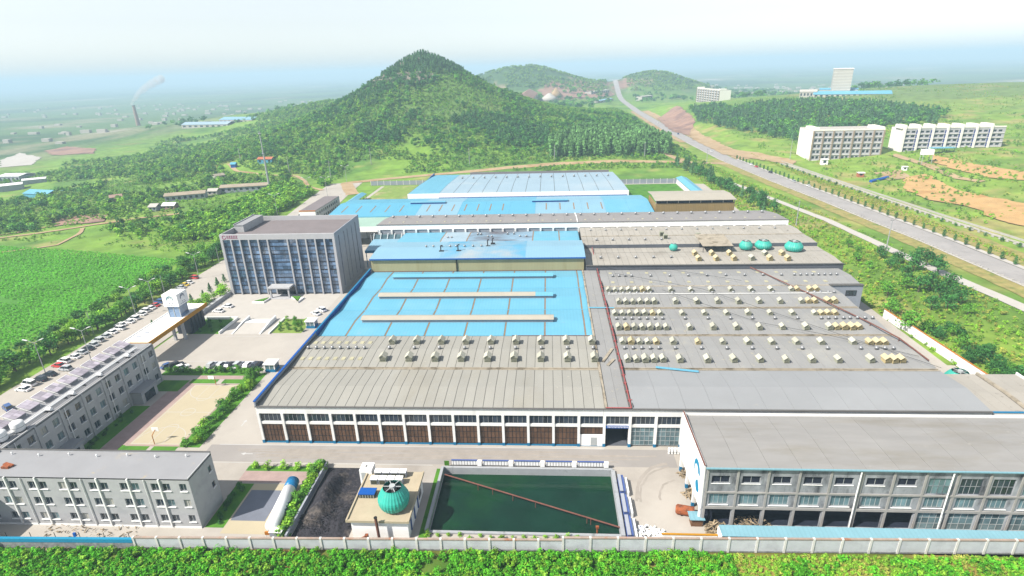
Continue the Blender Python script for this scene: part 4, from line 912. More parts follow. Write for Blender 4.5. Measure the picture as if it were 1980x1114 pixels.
for o_ in ops: B('window', 'glass_dark', h, (-70.26,o_[0],o_[2],-70.2,o_[1],o_[3]))
B('front_wall', 'stone_white', h, (-80,214,0,-70.01,214.3,8)); B('rear_wall', 'stone_white', h, (-80,255.7,0,-70.35,256,8)); B('roof', 'roof_brown', h, (-80,214.1,8.01,-70,256,8.3)); B('edge_band', 'orange_line', h, (-80.1,213.8,7.9,-69.9,214.09,8.5)); B('left_wall', 'stone_white', h, (-80,214.31,0,-79.7,255.6,8))
h = thing('bike_shelter', 'small blue arched shelter roof behind the tan-roofed block', 'shelter', (-63, 270, 0))
MB().yprism([(-66.2,3.6),(-63.2,4.8),(-60,3.6),(-60,3.75),(-63.2,4.95),(-66.2,3.75)], 256, 284).build('roof', 'roof_blue', h)
for i in range(5): B('post', 'frame_dark', h, (-66,257+6.5*i,0,-65.8,257.2+6.5*i,3.65),(-60.4,257+6.5*i,0,-60.2,257.2+6.5*i,3.65))
h = thing('green_canopy', 'pale mint canopy roof between the administration building and the slate hall', 'canopy', (-45, 172, 0))
MB().xprism([(164,11.2),(181,11.9),(181,12.05),(164,11.35)], -74, -12.6).build('roof', 'roof_mint', h); B('beam', 'wall_white_clean', h, (-30,163.4,8.6,-12.6,163.98,11.2))
for i in range(9): B('post', 'frame_pale', h, (-73+7.4*i,164.3,0,-72.7+7.4*i,164.6,11.2),(-73+7.4*i,180.3,0,-72.7+7.4*i,180.6,11.7))
h = thing('loading_canopy', 'teal and blue loading bay canopy left of the tall shed', 'canopy', (-6, 140, 0))
MB().xprism([(132,8.2),(146.5,9.4),(146.5,9.6),(132,8.4)], -14, 0).build('roof', 'roof_blue_mid', h); B('fascia', 'blue_paint', h, (-14,131.7,7.2,0,131.98,8.4)); B('clerestory', 'glass_teal', h, (-14,146.6,9.7,0,147,11.8)); B('back_wall', 'interior_dark', h, (-14,146.6,0,0,147.2,7.6)); B('bay_floor', 'teal_logo', h, (-14,138,.02,0,146.5,1.0))
for i in range(4): B('post', 'blue_paint', h, (-13.8+4.4*i,132.2,0,-13.5+4.4*i,132.5,8.2))
for i in range(5): MB().bar((-14+3.4*i,146.4,9.6),(-13.2+3.4*i,146.4,12.6),.3,.3).build('brace', 'wall_white_clean', h)
# ---- gateway with emblem tower
h = thing('factory_gate', 'white gate canopy with yellow fascia crossing the entrance', 'gateway', (-59, 55, 0))
B('canopy', 'stone_white', h, (-63.6,38.6,7.4,-54.9,70.6,8.0)); B('fascia', 'yellow_fascia', h, (-54.88,38.4,6.9,-54.6,70.8,8.25),(-63.8,38.3,6.9,-54.89,38.58,8.25)); B('rim', 'stone_white', h, (-63.9,38.6,7.5,-63.61,70.6,8.25))
for i, (x, y) in enumerate(((-59.2,56.5),(-56.1,57.2),(-61.6,40.5),(-56.3,40.5))): B('pillar', 'tile_grey', h, (x-.4,y-.4,0,x+.4,y+.4,7.39))
for x, y in ((-61.4,43.4),(-60.6,46.3)): B('hatch', 'tile_shade', h, (x-.7,y-.5,8.001,x+.7,y+.5,8.12))
gh = B('gatehouse', 'spandrel_dark', h, (-61.5,61.5,0,-56.2,70,6.9)); 
for i in range(4): B('fin', 'frame_dark', gh, (-56.19,62.2+2*i,0,-55.95,62.6+2*i,6.88))
t = thing('emblem_tower', 'white emblem cube on a dark glass shaft rising above the gate canopy', 'tower', (-58.5, 60.5, 8))
B('shaft', 'curtain_glass', t, (-60.6,58.3,8.01,-56.3,62.8,12.2))
for x in (-60.6,-58.6,-56.5): B('mullion', 'frame_pale', t, (x-.02,58.2,8.01,x+.22,58.29,12.2))
B('cube', 'wall_white_clean', t, (-61.2,57.7,12.21,-55.8,63.3,16.6))
def emblem(fn, u, z, s, parent):
    mb = MB(); n = 22
    for a0, a1, ro, ri in ((200,-20,1.,.72),(150,20,.62,.42)):
        for i in range(n):
            t0, t1 = R(a0+(a1-a0)*i/n), R(a0+(a1-a0)*(i+1)/n); k0, k1 = i/n, (i+1)/n
            def q(r_, tt): return fn(u+s*r_*math.cos(tt), z+s*r_*math.sin(tt), -.03)
            mb.add([q(ri,t0),q(ri,t1),q(ro*(1-.12*k1),t1),q(ro*(1-.12*k0),t0)], [(0,1,2,3)])
    mb.build('emblem', 'teal_logo' if parent[1] else 'navy_logo', parent[0])
    mb = MB()
    for dx in (-.45,.35): fbox(mb, fn, u+s*dx, u+s*(dx+.22), z-s*1.3, z-s*1.08, -.03, -.01)
    for i in range(9): fbox(mb, fn, u+s*(-1.2+.27*i), u+s*(-1.02+.27*i), z-s*1.75, z-s*1.62, -.03, -.01)
    mb.build('lettering', 'navy_logo', parent[0])
emblem(fy(57.7), -58.5, 14.9, 1.25, (t, True)); emblem(fx(-55.8), 60.5, 14.9, 1.25, (t, False))
# ---- guard booths
for k, (x, y, w, d_) in enumerate(((-14.8,36.0,3.2,3.0),(-14.6,67.3,3.2,3.0))):
    h = thing('guard_booth', ('small blue-windowed booth with flat roof beside the parked cars','small blue-windowed booth with flat roof beside the plaza planting')[k], 'booth', (x, y, 0))
    B('wall', 'blue_paint', h, (x-w/2,y-d_/2,0,x+w/2,y+d_/2,.95)); 
    for sx in (-1,1):
        for sy in (-1,1): B('post', 'stone_white', h, (x+sx*(w/2-.12)-.12,y+sy*(d_/2-.12)-.12,.951,x+sx*(w/2-.12)+.12,y+sy*(d_/2-.12)+.12,2.6))
    B('window', 'glass_teal', h, (x-w/2+.06,y-d_/2+.06,.96,x+w/2-.06,y+d_/2-.06,2.58)); B('roof', 'stone_white', h, (x-w/2-.3,y-d_/2-.3,2.61,x+w/2+.3,y+d_/2+.3,2.9)); B('mullion', 'stone_white', h, (x-.06,y-d_/2-.01,.96,x+.06,y-d_/2+.05,2.58))
# ================================================================ the yard and what stands in it
mat('block_wall', (.45,.47,.50), var=.07, scale=.5, col2=(.37,.38,.41), amt=.5, scale2=.35, sharp=.2, rnd=.03)
mat('wall_post', (.55,.54,.52), var=.08, scale=.8)
mat('coping_rust', S(214,192,178), var=.18, scale=.6, col2=S(196,140,110), amt=.54, scale2=.3)
mat('blue_band', S(40,176,226), var=.05); mat('stone_rubble', S(186,188,192), var=.35, scale=1.4)
mat('kerb', S(226,222,216), var=.06); mat('tank_white', (.74,.75,.76), rough=.35, var=.04); mat('tank_blue', S(40,150,215), rough=.35, var=.04)
mat('asphalt_blue', S(150,156,172), var=.08, scale=.3)
wm = mat('water', (.004,.024,.015), rough=.05, var=.3, scale=.08, spec=.16, col2=(.006,.036,.014), amt=.5, scale2=.05)
mat('cream_render', S(232,216,186), var=.08, scale=.4, col2=S(190,160,120), amt=.62, scale2=.3, sharp=.15)
mat('tyre', (.02,.02,.02), var=.1); mat('car_glass', (.03,.04,.05), rough=.08, spec=.8, var=.1); mat('lamp_glass', (.8,.8,.78), rough=.2, var=.02); mat('tail_red', (.5,.03,.03), var=.05)
for n_, c_ in (('white',(.75,.75,.76)),('silver',(.42,.44,.46)),('black',(.03,.035,.05)),('blue',(.04,.09,.24)),('red',(.50,.05,.05)),('yellow',(.75,.55,.08))): mat('car_'+n_, c_, rough=.25, spec=.6, var=.03)
mat('lamp_pole', S(214,216,220), rough=.5, var=.04)
# ---- paved ground (flat sheets)
yard = [(-62.5,-34.5),(46,-32.0),(46,-8.4),(47,-8.4)]
mb = MB()
def sheet(mb, x0, y0, x1, y1, z): mb.add([(x0,y0,z),(x1,y0,z),(x1,y1,z),(x0,y1,z)], [(0,1,2,3)])
def wy(x): return -34.6+(x+60)*.0217                      # line of the front wall
mb.add([(-62.5,wy(-62.5),0),(46.4,wy(46.4),0),(46.4,-8.6,0),(-62.5,-8.6,0)], [(0,1,2,3)])
mb.add([(85.2,wy(85.2),0),(196,wy(196),0),(196,-8.6,0),(85.2,-8.6,0)], [(0,1,2,3)])
sheet(mb, -62.5,-8.6,190,40,0); sheet(mb, -62.5,40,188,330,0)
mb.add([(46.4,wy(46.4),0),(85.2,wy(85.2),0),(85.2,-27.7,0),(46.4,-27.7,0)], [(0,1,2,3)])
struct(mb.build('yard_pavement', 'concrete_yard'))
def flat(name, ma, z, *rects):
    mb = MB()
    for r_ in rects: sheet(mb, *r_, z)
    return struct(mb.build(name, ma))
flat('plaza_paving', 'paving_white', .012, (-62,74.4,-14.9,99),(-46,61,-28,74.4))
flat('road_surface', 'concrete_yard', .010, (-47,40.5,-2,61),(-20,-4,-2,40.5))
flat('service_lane', 'asphalt_grey', .016, (-13,-7.5,100,-1.2))
flat('lane_line', 'white_line', .022, (-11,-1.2,84,-1.0),(-10,-7.9,44,-7.75),(-46.5,41.2,-21,41.35),(-46.8,59.4,-26,59.55))
flat('lawn_strip', 'lawn', .020, (-21,-2.5,-15.5,34))
flat('lawn_strip', 'lawn', .020, (-37,27.8,-28.6,30.2),(-27,27.8,-21,30.2)); flat('lawn_strip', 'lawn', .020, (-36,-4.6,-28.5,-1.9),(-27.4,-4.6,-21,-1.9))
flat('lawn_strip', 'lawn', .020, (-45.9,-19,-40.6,15.6),(-45.9,23.2,-37.6,29.5)); flat('lawn_strip', 'lawn', .020, (-49,32.4,-19.5,36.4))
flat('lawn_strip', 'lawn', .020, (.9,-28,4.8,-15)); flat('lawn_strip', 'lawn', .020, (.6,-10.7,17.2,-9.0)); flat('lawn_strip', 'lawn', .02, (45.2,-31.9,47,-9))
flat('brick_walk', 'paving_pink', .018, (-40.5,-6,-35.2,29.5),(-36,30.3,-19.5,32.3)); flat('brick_walk', 'paving_pink', .018, (.6,-14.6,19,-10.8))
flat('basketball_court', 'court_sand', .024, (-34.4,-1.6,-21.2,27)); flat('court_border', 'paving_pink', .021, (-35.1,-2.2,-20.7,27.5))
mb = MB()
def arc(cx, cy, r_, a0, a1, n=20, w=.06):
    for i in range(n):
        t0, t1 = R(a0+(a1-a0)*i/n), R(a0+(a1-a0)*(i+1)/n)
        mb.add([(cx+(r_-w)*math.cos(t0),cy+(r_-w)*math.sin(t0),.03),(cx+(r_+w)*math.cos(t0),cy+(r_+w)*math.sin(t0),.03),(cx+(r_+w)*math.cos(t1),cy+(r_+w)*math.sin(t1),.03),(cx+(r_-w)*math.cos(t1),cy+(r_-w)*math.sin(t1),.03)], [(0,1,2,3)])
arc(-27.8,12.7,1.8,0,360); arc(-27.8,-.2,6.2,10,170); arc(-27.8,25.6,6.2,190,350); arc(-27.8,5.2,1.8,0,180); arc(-27.8,20.2,1.8,180,360)
for a in ((-34.1,-1.3,-33.98,26.7),(-21.6,-1.3,-21.48,26.7),(-33.9,-1.3,-21.6,-1.18),(-33.9,26.58,-21.6,26.7),(-33.9,12.64,-21.6,12.76),(-29.6,-1.1,-29.5,5.2),(-26.1,-1.1,-26,5.2),(-29.6,20.2,-29.5,26.5),(-26.1,20.2,-26,26.5)): sheet(mb, *a, .0301)
struct(mb.build('court_lines', 'white_line'))
flat('parking_lot', 'asphalt_blue', .016, (5.2,-26,12.6,-17)); flat('parking_lot', 'court_sand', .014, (4.9,-29.5,17.2,-15))
flat('coal_yard', 'coal', .012, (19.8,-31.2,31.4,-9.2)); flat('service_lane', 'concrete_yard', .014, (85.9,-29,99.6,-8))
mb = MB()
for (x, y, a) in ((-2.2,-4.6,R(90)),(-9.5,8,0),(-9.5,20,0),(30,-4.6,R(90))):
    c, s = math.cos(a), math.sin(a)
    for poly in ([(-.12,-1.4),(.12,-1.4),(.12,.5),(-.12,.5)],[(-.5,.5),(.5,.5),(0,1.5)]): mb.add([(x+p[0]*c-p[1]*s,y+p[0]*s+p[1]*c,.024) for p in poly], [tuple(range(len(poly)))])
struct(mb.build('road_arrows', 'white_line'))
flat('grass_lot', 'lawn_dry', .012, (-59.8,232,-20,332)); flat('grass_lot', 'lawn', .014, (122,214,168,320))
flat('alley', 'concrete_yard', .012, (170,19,187,77)); flat('road_surface', 'asphalt_grey', .012, (-62,100,-2,130))
mat('tyre_dark', S(202,193,184), var=.12, scale=.4)
rn = random.Random(21)
for k in range(19):
    if k < 14: pts_ = [(rn.uniform(-8,10), -4.4+rn.uniform(-2.4,2.4)), (rn.uniform(20,45), -4.4+rn.uniform(-2,2)), (rn.uniform(60,96), -4.4+rn.uniform(-2.4,2))]
    else:
        a0 = rn.uniform(-.3,.3); r0 = rn.uniform(4,11); pts_ = [(99-r0*math.cos(R(6*j))-rn.uniform(0,.2), -18+rn.uniform(-.2,.2)+r0*1.25*math.sin(R(6*j))+a0) for j in range(0,15)] if k < 20 else [(-9.5-rn.uniform(-3,3)+.3*math.sin(j), 2+3.5*j) for j in range(10)]
    strip('tyre_mark', pts_, rn.uniform(.25,.5), 'tyre_dark', 0, 3, .08, flat=.026+.0004*k)
# ---- perimeter wall at the front: every panel and post a part
fwl = thing('perimeter_wall', 'long grey panelled boundary wall with posts along the front of the works', 'wall', (60, -32, 0))
pm = {}
x = -9.7; i = 0
while x < 178:
    w = 4.62 if x < 69 else 5.1; hgt = 2.75 if x < 69 else 3.3
    a = math.atan(.0217); key = (w, hgt)
    if key not in pm:
        pm[key] = (MB().box(.2,-.1,.35,w-.2,.1,hgt-.25).mesh('panel', 'block_wall'), MB().box(-.2,-.24,0,.2,.24,hgt+.05).mesh('post', 'wall_post'),
                   MB().box(.2,-.2,hgt-.25,w-.2,.2,hgt).mesh('coping', 'coping_rust'), MB().box(.2,-.16,0,w-.2,.16,.35).mesh('footing', 'stone_rubble'))
    for n_, me_ in zip(('panel','post','coping','footing'), pm[key]): inst(n_, me_, fwl, (x, wy(x), 0), a)
    x += w; i += 1
bwl = thing('blue_topped_wall', 'low rubble wall with bright blue top band at the lower left corner', 'wall', (-35, -34, 0))
MB().prism([(-70,wy(-70)-.2),(-9.9,wy(-9.9)-.2),(-9.9,wy(-9.9)+.2),(-70,wy(-70)+.2)], 0, 1.5).build('rubble_base', 'stone_rubble', bwl)
MB().prism([(-70,wy(-70)-.28),(-9.9,wy(-9.9)-.28),(-9.9,wy(-9.9)+.28),(-70,wy(-70)+.28)], 1.502, 2.35).build('blue_band', 'blue_band', bwl)
for k in range(12): B('fence_rod', 'frame_dark', bwl, (-66+5*k,wy(-66+5*k)+.5,0,-65.92+5*k,wy(-66+5*k)+.58,3.2))
for k in range(3): B('blue_post', 'blue_parapet', bwl, (-58+18*k,wy(-58+18*k)+.3,2.36,-57.5+18*k,wy(-58+18*k)+.6,3.2))
rwl = thing('perimeter_wall', 'white boundary wall along the planted bank on the right side', 'wall', (190, 45, 0))
pn = MB().box(-.12,0.02,0,.12,4.68,3.1).mesh('panel', 'wall_white'); po = MB().box(-.2,-.18,0,.2,.02,3.25).mesh('post', 'wall_post'); cp = MB().box(-.22,0.02,3.1,.22,4.68,3.25).mesh('coping', 'orange_line')
for k in range(11):
    y = 22.5+4.7*k; xx = 191.5-.055*(y-22)-(.6 if k > 8 else 0)
    for n_, me_ in zip(('panel','post','coping'), (pn, po, cp)): inst(n_, me_, rwl, (xx, y, 0), R(3.2))
for nm, x0, x1, y, lab in (('a',120.8,172,322.5,'grey panelled wall at the back right of the site'),('b',-72,-19,334.5,'grey panelled wall at the back left of the site')):
    wl = thing('perimeter_wall', lab, 'wall', ((x0+x1)/2, y, 0)); n = round((x1-x0)/5.2); w = (x1-x0)/n
    a_, b_ = MB().box(.2,-.1,0,w-.2,.1,3.4).mesh('panel', 'wall_grey_blue'), MB().box(-.2,-.2,0,.2,.2,3.7).mesh('post', 'wall_post')
    for k in range(n): inst('panel', a_, wl, (x0+k*w, y, 0)); inst('post', b_, wl, (x0+k*w, y, 0))
# low walls of the plaza
for k, (x0, y0, x1, y1, hh, lab) in enumerate(((-63.6,72.6,-62.2,101,1.5,'long low grey wall along the left side of the plaza'),(-60,74.0,-46,74.4,.9,'white rim wall behind the left planting bed'),(-46.4,61.2,-46,73.99,.9,'white rim wall right of the left planting bed'),(-28.1,61.2,-27.7,74,.6,'white rim wall left of the right planting bed'))):
    tag(B('plaza_wall', 'tile_grey' if k == 0 else 'stone_white', None, (x0,y0,0,x1,y1,hh)), lab, 'low wall')
flat('planting_bed', 'lawn', .03, (-59.8,61.4,-46.4,73.9)); flat('planting_bed', 'lawn_dry', .03, (-27.6,62,-16.6,74))
rp = thing('entrance_ramp', 'white stepped ramp with side walls leading up to the plaza', 'ramp', (-36.5, 67, 0))
MB().xprism([(61.2,.02),(69,.02),(69,.9),(61.2,.1)], -40.9, -31.6).build('slope', 'paving_white', rp)
for k in range(5): B('step', 'stone_white', rp, (-40.9,69.01+.9*k,.02,-31.6,69.9+.9*k,.9-.16*k))
for x in (-41.6,-31.5): MB().xprism([(61,.02),(74,.02),(74,1.5),(69,1.4),(61,.25)], x, x+.5).build('side_wall', 'stone_white', rp)
for k, (xa, ya, xb, yb) in enumerate(((-48.4,89.6,-42.8,94),(-34.2,94.4,-29.2,91))):
    t = thing('planter', ('wedge-shaped planter left of the administration entrance','small wedge-shaped planter right of the administration entrance')[k], 'planter', ((xa+xb)/2, (ya+yb)/2, 0))
    MB().prism([(xa,ya),(xb,yb),(xb,yb-1.6),(xb-.6*(1 if k == 0 else -1),ya-.2)], .02, .7).build('kerb_wall', 'stone_white', t); MB().prism([(xa+.9*(1 if k==0 else .3),ya+.35),(xb-.4,yb-.5),(xb-.4,yb-1.3),(xb-1,ya+.2)], .71, .95).build('soil', 'lawn', t)
# ---- water basin
bs = thing('water_basin', 'rectangular concrete basin of dark green water near the front wall', 'basin', (66, -18, -3))
mat('basin_concrete', S(212,216,222), var=.1, scale=.4, col2=S(160,164,166), amt=.55, scale2=.4)
B('rim_wall', 'basin_concrete', bs, (46.4,-9.2,-3,85.2,-8.6,.5),(46.3,-28.2,-3,46.9,-9.21,.9),(84.8,-28.2,-3,85.6,-9.21,.6),(46.91,-28.3,-3,84.79,-27.7,.35)); B('floor', 'asphalt_and_shade', bs, (46.4,-28.2,-3.2,85.2,-8.7,-3.01))
wt = MB().add([(46.8,-27.8,-1.3),(84.9,-27.8,-1.3),(84.9,-9.1,-1.3),(46.8,-9.1,-1.3)], [(0,1,2,3)]).build('water', 'water'); struct(wt)
wb = wm.node_tree; bp = wb.nodes.new('ShaderNodeBump'); nz_ = wb.nodes.new('ShaderNodeTexNoise'); nz_.inputs['Scale'].default_value = 1.2; bp.inputs['Strength'].default_value = .06
wb.links.new(nz_.outputs[0], bp.inputs['Height']); wb.links.new(bp.outputs[0], wb.nodes['Principled BSDF'].inputs['Normal'])
for k in range(5):
    x = 48.6+7.2*k; t = thing('basin_railing', f'blue capped white railing bay behind the basin, {ORDS[k]} from the left', 'railing', (x+2.9, -8, 0))
    B('panel', 'white_metal', t, (x,-8.2,.55,x+5.8,-8.1,1.75)); B('top_cover', 'blue_steel', t, (x-.1,-8.3,1.76,x+5.9,-7.95,1.9))
    for j in range(9): B('bar', 'frame_dark', t, (x+.3+j*.65,-8.24,.55,x+.36+j*.65,-8.2,1.74))
    B('post', 'stone_white', t, (x+5.9,-8.5,.51,x+6.9,-7.9,1.8))
tag(B('notice_sign', 'lawn', None, (46.9,-8.5,.5,48.0,-8.4,1.8)), 'small green notice board at the left end of the basin railing', 'sign')
pp = thing('basin_pipe', 'rusty pink pipe crossing diagonally over the green basin', 'pipe', (66, -18, -1.3))
MB().path([(47.4,-11.2,.25),(84.9,-25.9,.25)], .15, 10).build('tube', 'pipe_rust', pp)
for f_ in (.21,.3,.42,.55,.83,.85): x, y = 47.4+37.5*f_, -11.2-14.7*f_; MB().tube((x,y,-1.6),(x,y,.1),.09,.09,6).build('support', 'pipe_rust', pp)
tag(MB().tube((80.2,-27.6,-1.5),(80.2,-27.6,1.7),.16,.16,8).box(79.9,-27.8,1.7,80.5,-27.4,2.1).build('valve_post', 'rust'), 'short rusty post standing in the basin near the front wall', 'post')
for k in range(3):
    y = -14.8-6*k; t = thing('steel_rack', f'blue steel cabinet rack right of the basin, {ORDS[k]} from the far end', 'rack', (86.7, y, 0))
    B('frame', 'blue_steel', t, (85.9,y-2.4,.02,87.0,y+2.6,1.7)); B('lid', 'tile_shade', t, (85.8,y-2.5,1.71,86.5,y+2.7,1.85)); B('shelf', 'white_metal', t, (87.01,y-2.2,.02,87.8,y+2.4,1.2))
    for j in range(4): MB().tube((87.4,y-2,.2+.28*j),(87.4,y+2.2,.2+.28*j),.12,.12,6).build('tube_stock', 'stone_white', t)
def heap(name, label, cat, cx, cy, r_, hgt, ma, n, s0, s1, seed, box=True):
    """a pile of loose pieces over a low mound"""
    rn = random.Random(seed); mb = MB()
    for i in range(n):
        a = rn.uniform(0, 6.28); q = math.sqrt(rn.random()); x = cx+r_*q*math.cos(a); y = cy+r_*.8*q*math.sin(a); z = hgt*(1-q*q)*rn.uniform(.3, 1)
        s = rn.uniform(s0, s1); d = Vector((rn.uniform(-1,1), rn.uniform(-1,1), rn.uniform(-.4,.4))).normalized()*s
        mb.bar((x-d.x,y-d.y,z+.1-d.z),(x+d.x,y+d.y,z+.1+d.z),s*.35,s*.25)
    o = mb.build(name, ma); tag(o, label, cat); return o
heap('scrap_heap', 'heap of white scrap rods and offcuts beside the basin corner', 'scrap heap', 90, -28, 3.2, .9, 'stone_white', 130, .3, .9, 4)
bn = MB()
for i in range(6): bn.bar((86.3+.5*i,-28.8,.15),(87.2+.55*i,-25.4,.2+.1*(i%2)),.14,.1)
tag(bn.build('steel_bars', 'blue_steel'), 'bundle of bluish steel bars lying by the basin corner', 'steel bars')
heap('scrap_heap', 'rusty junk piled under the white sign wall', 'scrap heap', 101.2, -9.6, 1.7, .7, 'debris', 70, .2, .6, 5)
heap('scrap_heap', 'junk lying beside the middle pillar of the sign wall', 'scrap heap', 101, -16, 2.0, .8, 'debris', 80, .2, .6, 6)
heap('scrap_heap', 'splintered timber heap at the corner of the blackened workshop', 'scrap heap', 103.4, -26, 2.2, 1.7, 'debris', 150, .25, .8, 7)
heap('scrap_heap', 'grey debris spilling from the open workshop bays', 'scrap heap', 110.5, -25.2, 4.0, .9, 'debris', 150, .2, .7, 8)
heap('rubble_strip', 'pale rubble strewn between office block and blue-topped wall', 'rubble', -22, -31.4, 11, .35, 'debris', 260, .15, .5, 9)
t = thing('rusty_tank', 'orange rusty tank lying beside the sign wall', 'tank', (98.5, -21.7, 0))
MB().tube((96.8,-21.4,1),(100,-22.1,1),1.0,1.0,16).build('drum', 'rust', t); MB().tube((96.5,-21.33,1),(96.8,-21.4,1),.7,1.0,16).build('end_cap', 'rust', t); B('saddle', 'frame_dark', t, (97.4,-22.3,0,97.8,-20.9,.3),(99.2,-22.6,0,99.6,-21.2,.3))
t = thing('work_hut', 'tiny shack with pale sheet roof at the foot of the sign wall', 'hut', (100, -24.3, 0))
B('roof', 'sky_blue_sheet', t, (98.4,-25.4,1.9,101.3,-23,2.02)); B('body', 'wood', t, (98.8,-25,0,99.2,-23.4,1.89),(99.21,-25,0,101,-24.8,1.89))
for k in range(4):
    x = 99.2+.72*k-.2; t = thing('bale', f'upright wrapped bale by the sign wall, {ORDS[k]} from the left', 'bale', (x, -2.5, 0))
    MB().lathe([(.3,0),(.33,.15),(.33,1.5),(.28,1.62)], (x,-2.5,.02), 12).build('wrap', 'stone_white', t, True); MB().lathe([(.335,.5),(.335,.6)], (x,-2.5,.02), 12).build('strap', 'seam_dark', t)
br = thing('barrier_rail', 'yellow topped low white barrier at the end of the yard lane', 'barrier', (96.5, -28, 0)); B('wall', 'stone_white', br, (92.6,-28.2,0,102.9,-27.9,.9)); B('rail', 'yellow_fascia', br, (92.5,-28.25,.91,103,-27.85,1.08))
# ---- pump house
h = thing('pump_house', 'small white pump house with cream flat roof carrying a cooling tower', 'building', (38, -24, 0))
B('wall', 'wall_white_clean', h, (32.4,-29.8,0,43.6,-16.6,4.5)); rf = B('roof', 'cream_render', h, (31.7,-30.5,4.51,44.1,-16,4.8)); B('roof_rim', 'cream_render', rf, (31.7,-30.5,4.81,32.0,-16,5.1),(43.8,-30.5,4.81,44.1,-16,5.1),(32.01,-30.5,4.81,43.79,-30.2,5.0))
B('side_lattice', 'blue_steel', h, (43.61,-28,.5,43.8,-27.6,4.4),(43.61,-25,.5,43.8,-24.6,4.4),(43.61,-22,.5,43.8,-21.6,4.4)); B('window', 'glass_dark', h, (43.61,-20.5,1.2,43.66,-18.5,2.8))
cooler(40.3, -26.3, 4.85, 3.05, 4.4, 'large teal cooling tower on the cream roof of the pump house')
for r_ in range(2):
    for k in range(4):
        x, y = 34.6+1.75*k-.25*r_, -17.4-2.2*r_
        t = thing('chiller_unit', f'white box chiller on the pump house roof, {ORDS[k]} from the left in the {("back","front")[r_]} row', 'chiller', (x, y, 4.85))
        B('casing', 'tile_shade', t, (x-.75,y-.6,4.82,x+.75,y+.6,6.1)); B('lid', 'white_metal', t, (x-.8,y-.65,6.11,x+.8,y+.65,6.25)); B('grille', 'louver', t, (x-.6,y-.66,5.0,x+.6,y-.605,5.9))
t = thing('white_container', 'white tank box standing behind the pump house roof corner', 'container', (31, -15.6, 0)); B('body', 'white_metal', t, (30.2,-17,0,32.9,-14.4,5.8)); B('door', 'frame_pale', t, (30.6,-17.05,3.2,31.5,-17.005,5.2)); B('hatch', 'black', t, (31.2,-15.8,5.81,31.6,-15.4,5.9))
t = thing('blue_chest', 'blue topped grille box on the left of the pump house roof', 'cabinet', (34, -23.4, 4.85)); B('grille_body', 'louver', t, (32.4,-24.2,4.82,35.6,-22.6,5.7)); B('lid', 'blue_parapet', t, (32.3,-24.3,5.71,35.7,-22.4,5.95))
for j in range(6): B('slat', 'frame_pale', t, (32.6+j*.55,-24.25,4.9,32.7+j*.55,-24.205,5.68))
ch = thing('rusty_flue', 'dark rusty flue pipe standing against the pump house front', 'flue', (38.2, -30.9, 0)); MB().tube((38.1,-31,0),(37.9,-31,6.3),.28,.28,12).build('stack', 'pipe_rust', ch); MB().tube((37.9,-31,6.3),(37.9,-31,6.42),.34,.34,12).build('rim', 'black', ch)
t = thing('rusty_fan', 'rusty centrifugal fan on the ground in front of the pump house', 'fan', (34.8, -31.2, 0)); MB().tube((33.4,-31.4,.7),(35.6,-31.2,1.1),.3,.8,14).build('cone', 'rust', t); MB().tube((35.9,-31.2,0),(35.7,-31.2,2.3),.3,.42,4).build('duct', 'rust', t); B('foot', 'frame_dark', t, (33.2,-31.6,0,33.5,-31,.4))
# coal pile
rn = random.Random(5); mb = MB(); n = 44; m_ = 80; vv = []
for i in range(n):
    for j in range(m_):
        u, v = i/(n-1), j/(m_-1); x = 20.2+10.8*u; y = -30.8+20.8*v
        z = 3.6*math.exp(-((u-.24)/.2)**2-((v-.58)/.34)**2)+1.6*math.exp(-((u-.75)/.2)**2-((v-.2)/.22)**2)
        z *= (math.sin(math.pi*u)**.5)*(math.sin(math.pi*v)**.4); vv.append((x, y, .02+max(0, z+.45*float(fbm(x, y, 1.6, 3, 4))*min(1, z*2))))
mb.add(vv, [(i*m_+j,(i+1)*m_+j,(i+1)*m_+j+1,i*m_+j+1) for i in range(n-1) for j in range(m_-1)])
tag(mb.build('coal_pile', 'coal'), 'black coal pile in the yard left of the pump house', 'coal pile')
o = heap('coal_lumps', 'loose black coal lumps strewn in front of the coal pile', 'coal', 25.6, -25, 6.0, 1.2, 'coal', 900, .10, .34, 11)
tag(B('coal_wall', 'tile_shade', None, (19.2,-31,0,19.6,-9,1.5)), 'low wall between hedge and coal yard', 'low wall')
# ---- gas tank
t = thing('gas_tank', 'long white horizontal gas tank with a blue far end', 'tank', (15.4, -23, 0))
def ax_(f_): return (14.7+1.3*f_, -16.2-13.2*f_, 2.0)
a, b = Vector(ax_(0)), Vector(ax_(1)); d = (b-a).normalized()
MB().tube(ax_(.2), ax_(1), 1.32, 1.32, 28).build('shell', 'tank_white', t, True); MB().tube(ax_(0), ax_(.198), 1.33, 1.33, 28).build('blue_section', 'tank_blue', t, True)
def dome(p, dr_, ma):
    mb = MB(); rings = [(1.32,0),(1.2,.22),(.9,.42),(.5,.55),(.05,.6)]; prev = None; x = d.orthogonal().normalized(); y = d.cross(x); v = []
    for r_, q in rings:
        for i in range(28): th = 2*math.pi*i/28; v.append(tuple(Vector(p)+d*dr_*q+(x*math.cos(th)+y*math.sin(th))*r_))
    mb.add(v, [(k*28+i,k*28+(i+1)%28,(k+1)*28+(i+1)%28,(k+1)*28+i) for k in range(4) for i in range(28)]); mb.build('end_dome', ma, t, True)
dome(ax_(0), -1, 'tank_white'); dome(ax_(1), 1, 'tank_white')
for f_ in (.2,.8): p = ax_(f_); B('saddle', 'tile_grey', t, (p[0]-1.2,p[1]-.3,0,p[0]+1.2,p[1]+.3,1.1))
lt_ = MB()
for k in range(7): f_ = .5+.035*k; p = ax_(f_); lt_.box(p[0]+1.26,p[1]-.12,1.6,p[0]+1.36,p[1]+.12,2.5 if k % 2 else 2.2)
lt_.build('lettering', 'navy_logo', t)
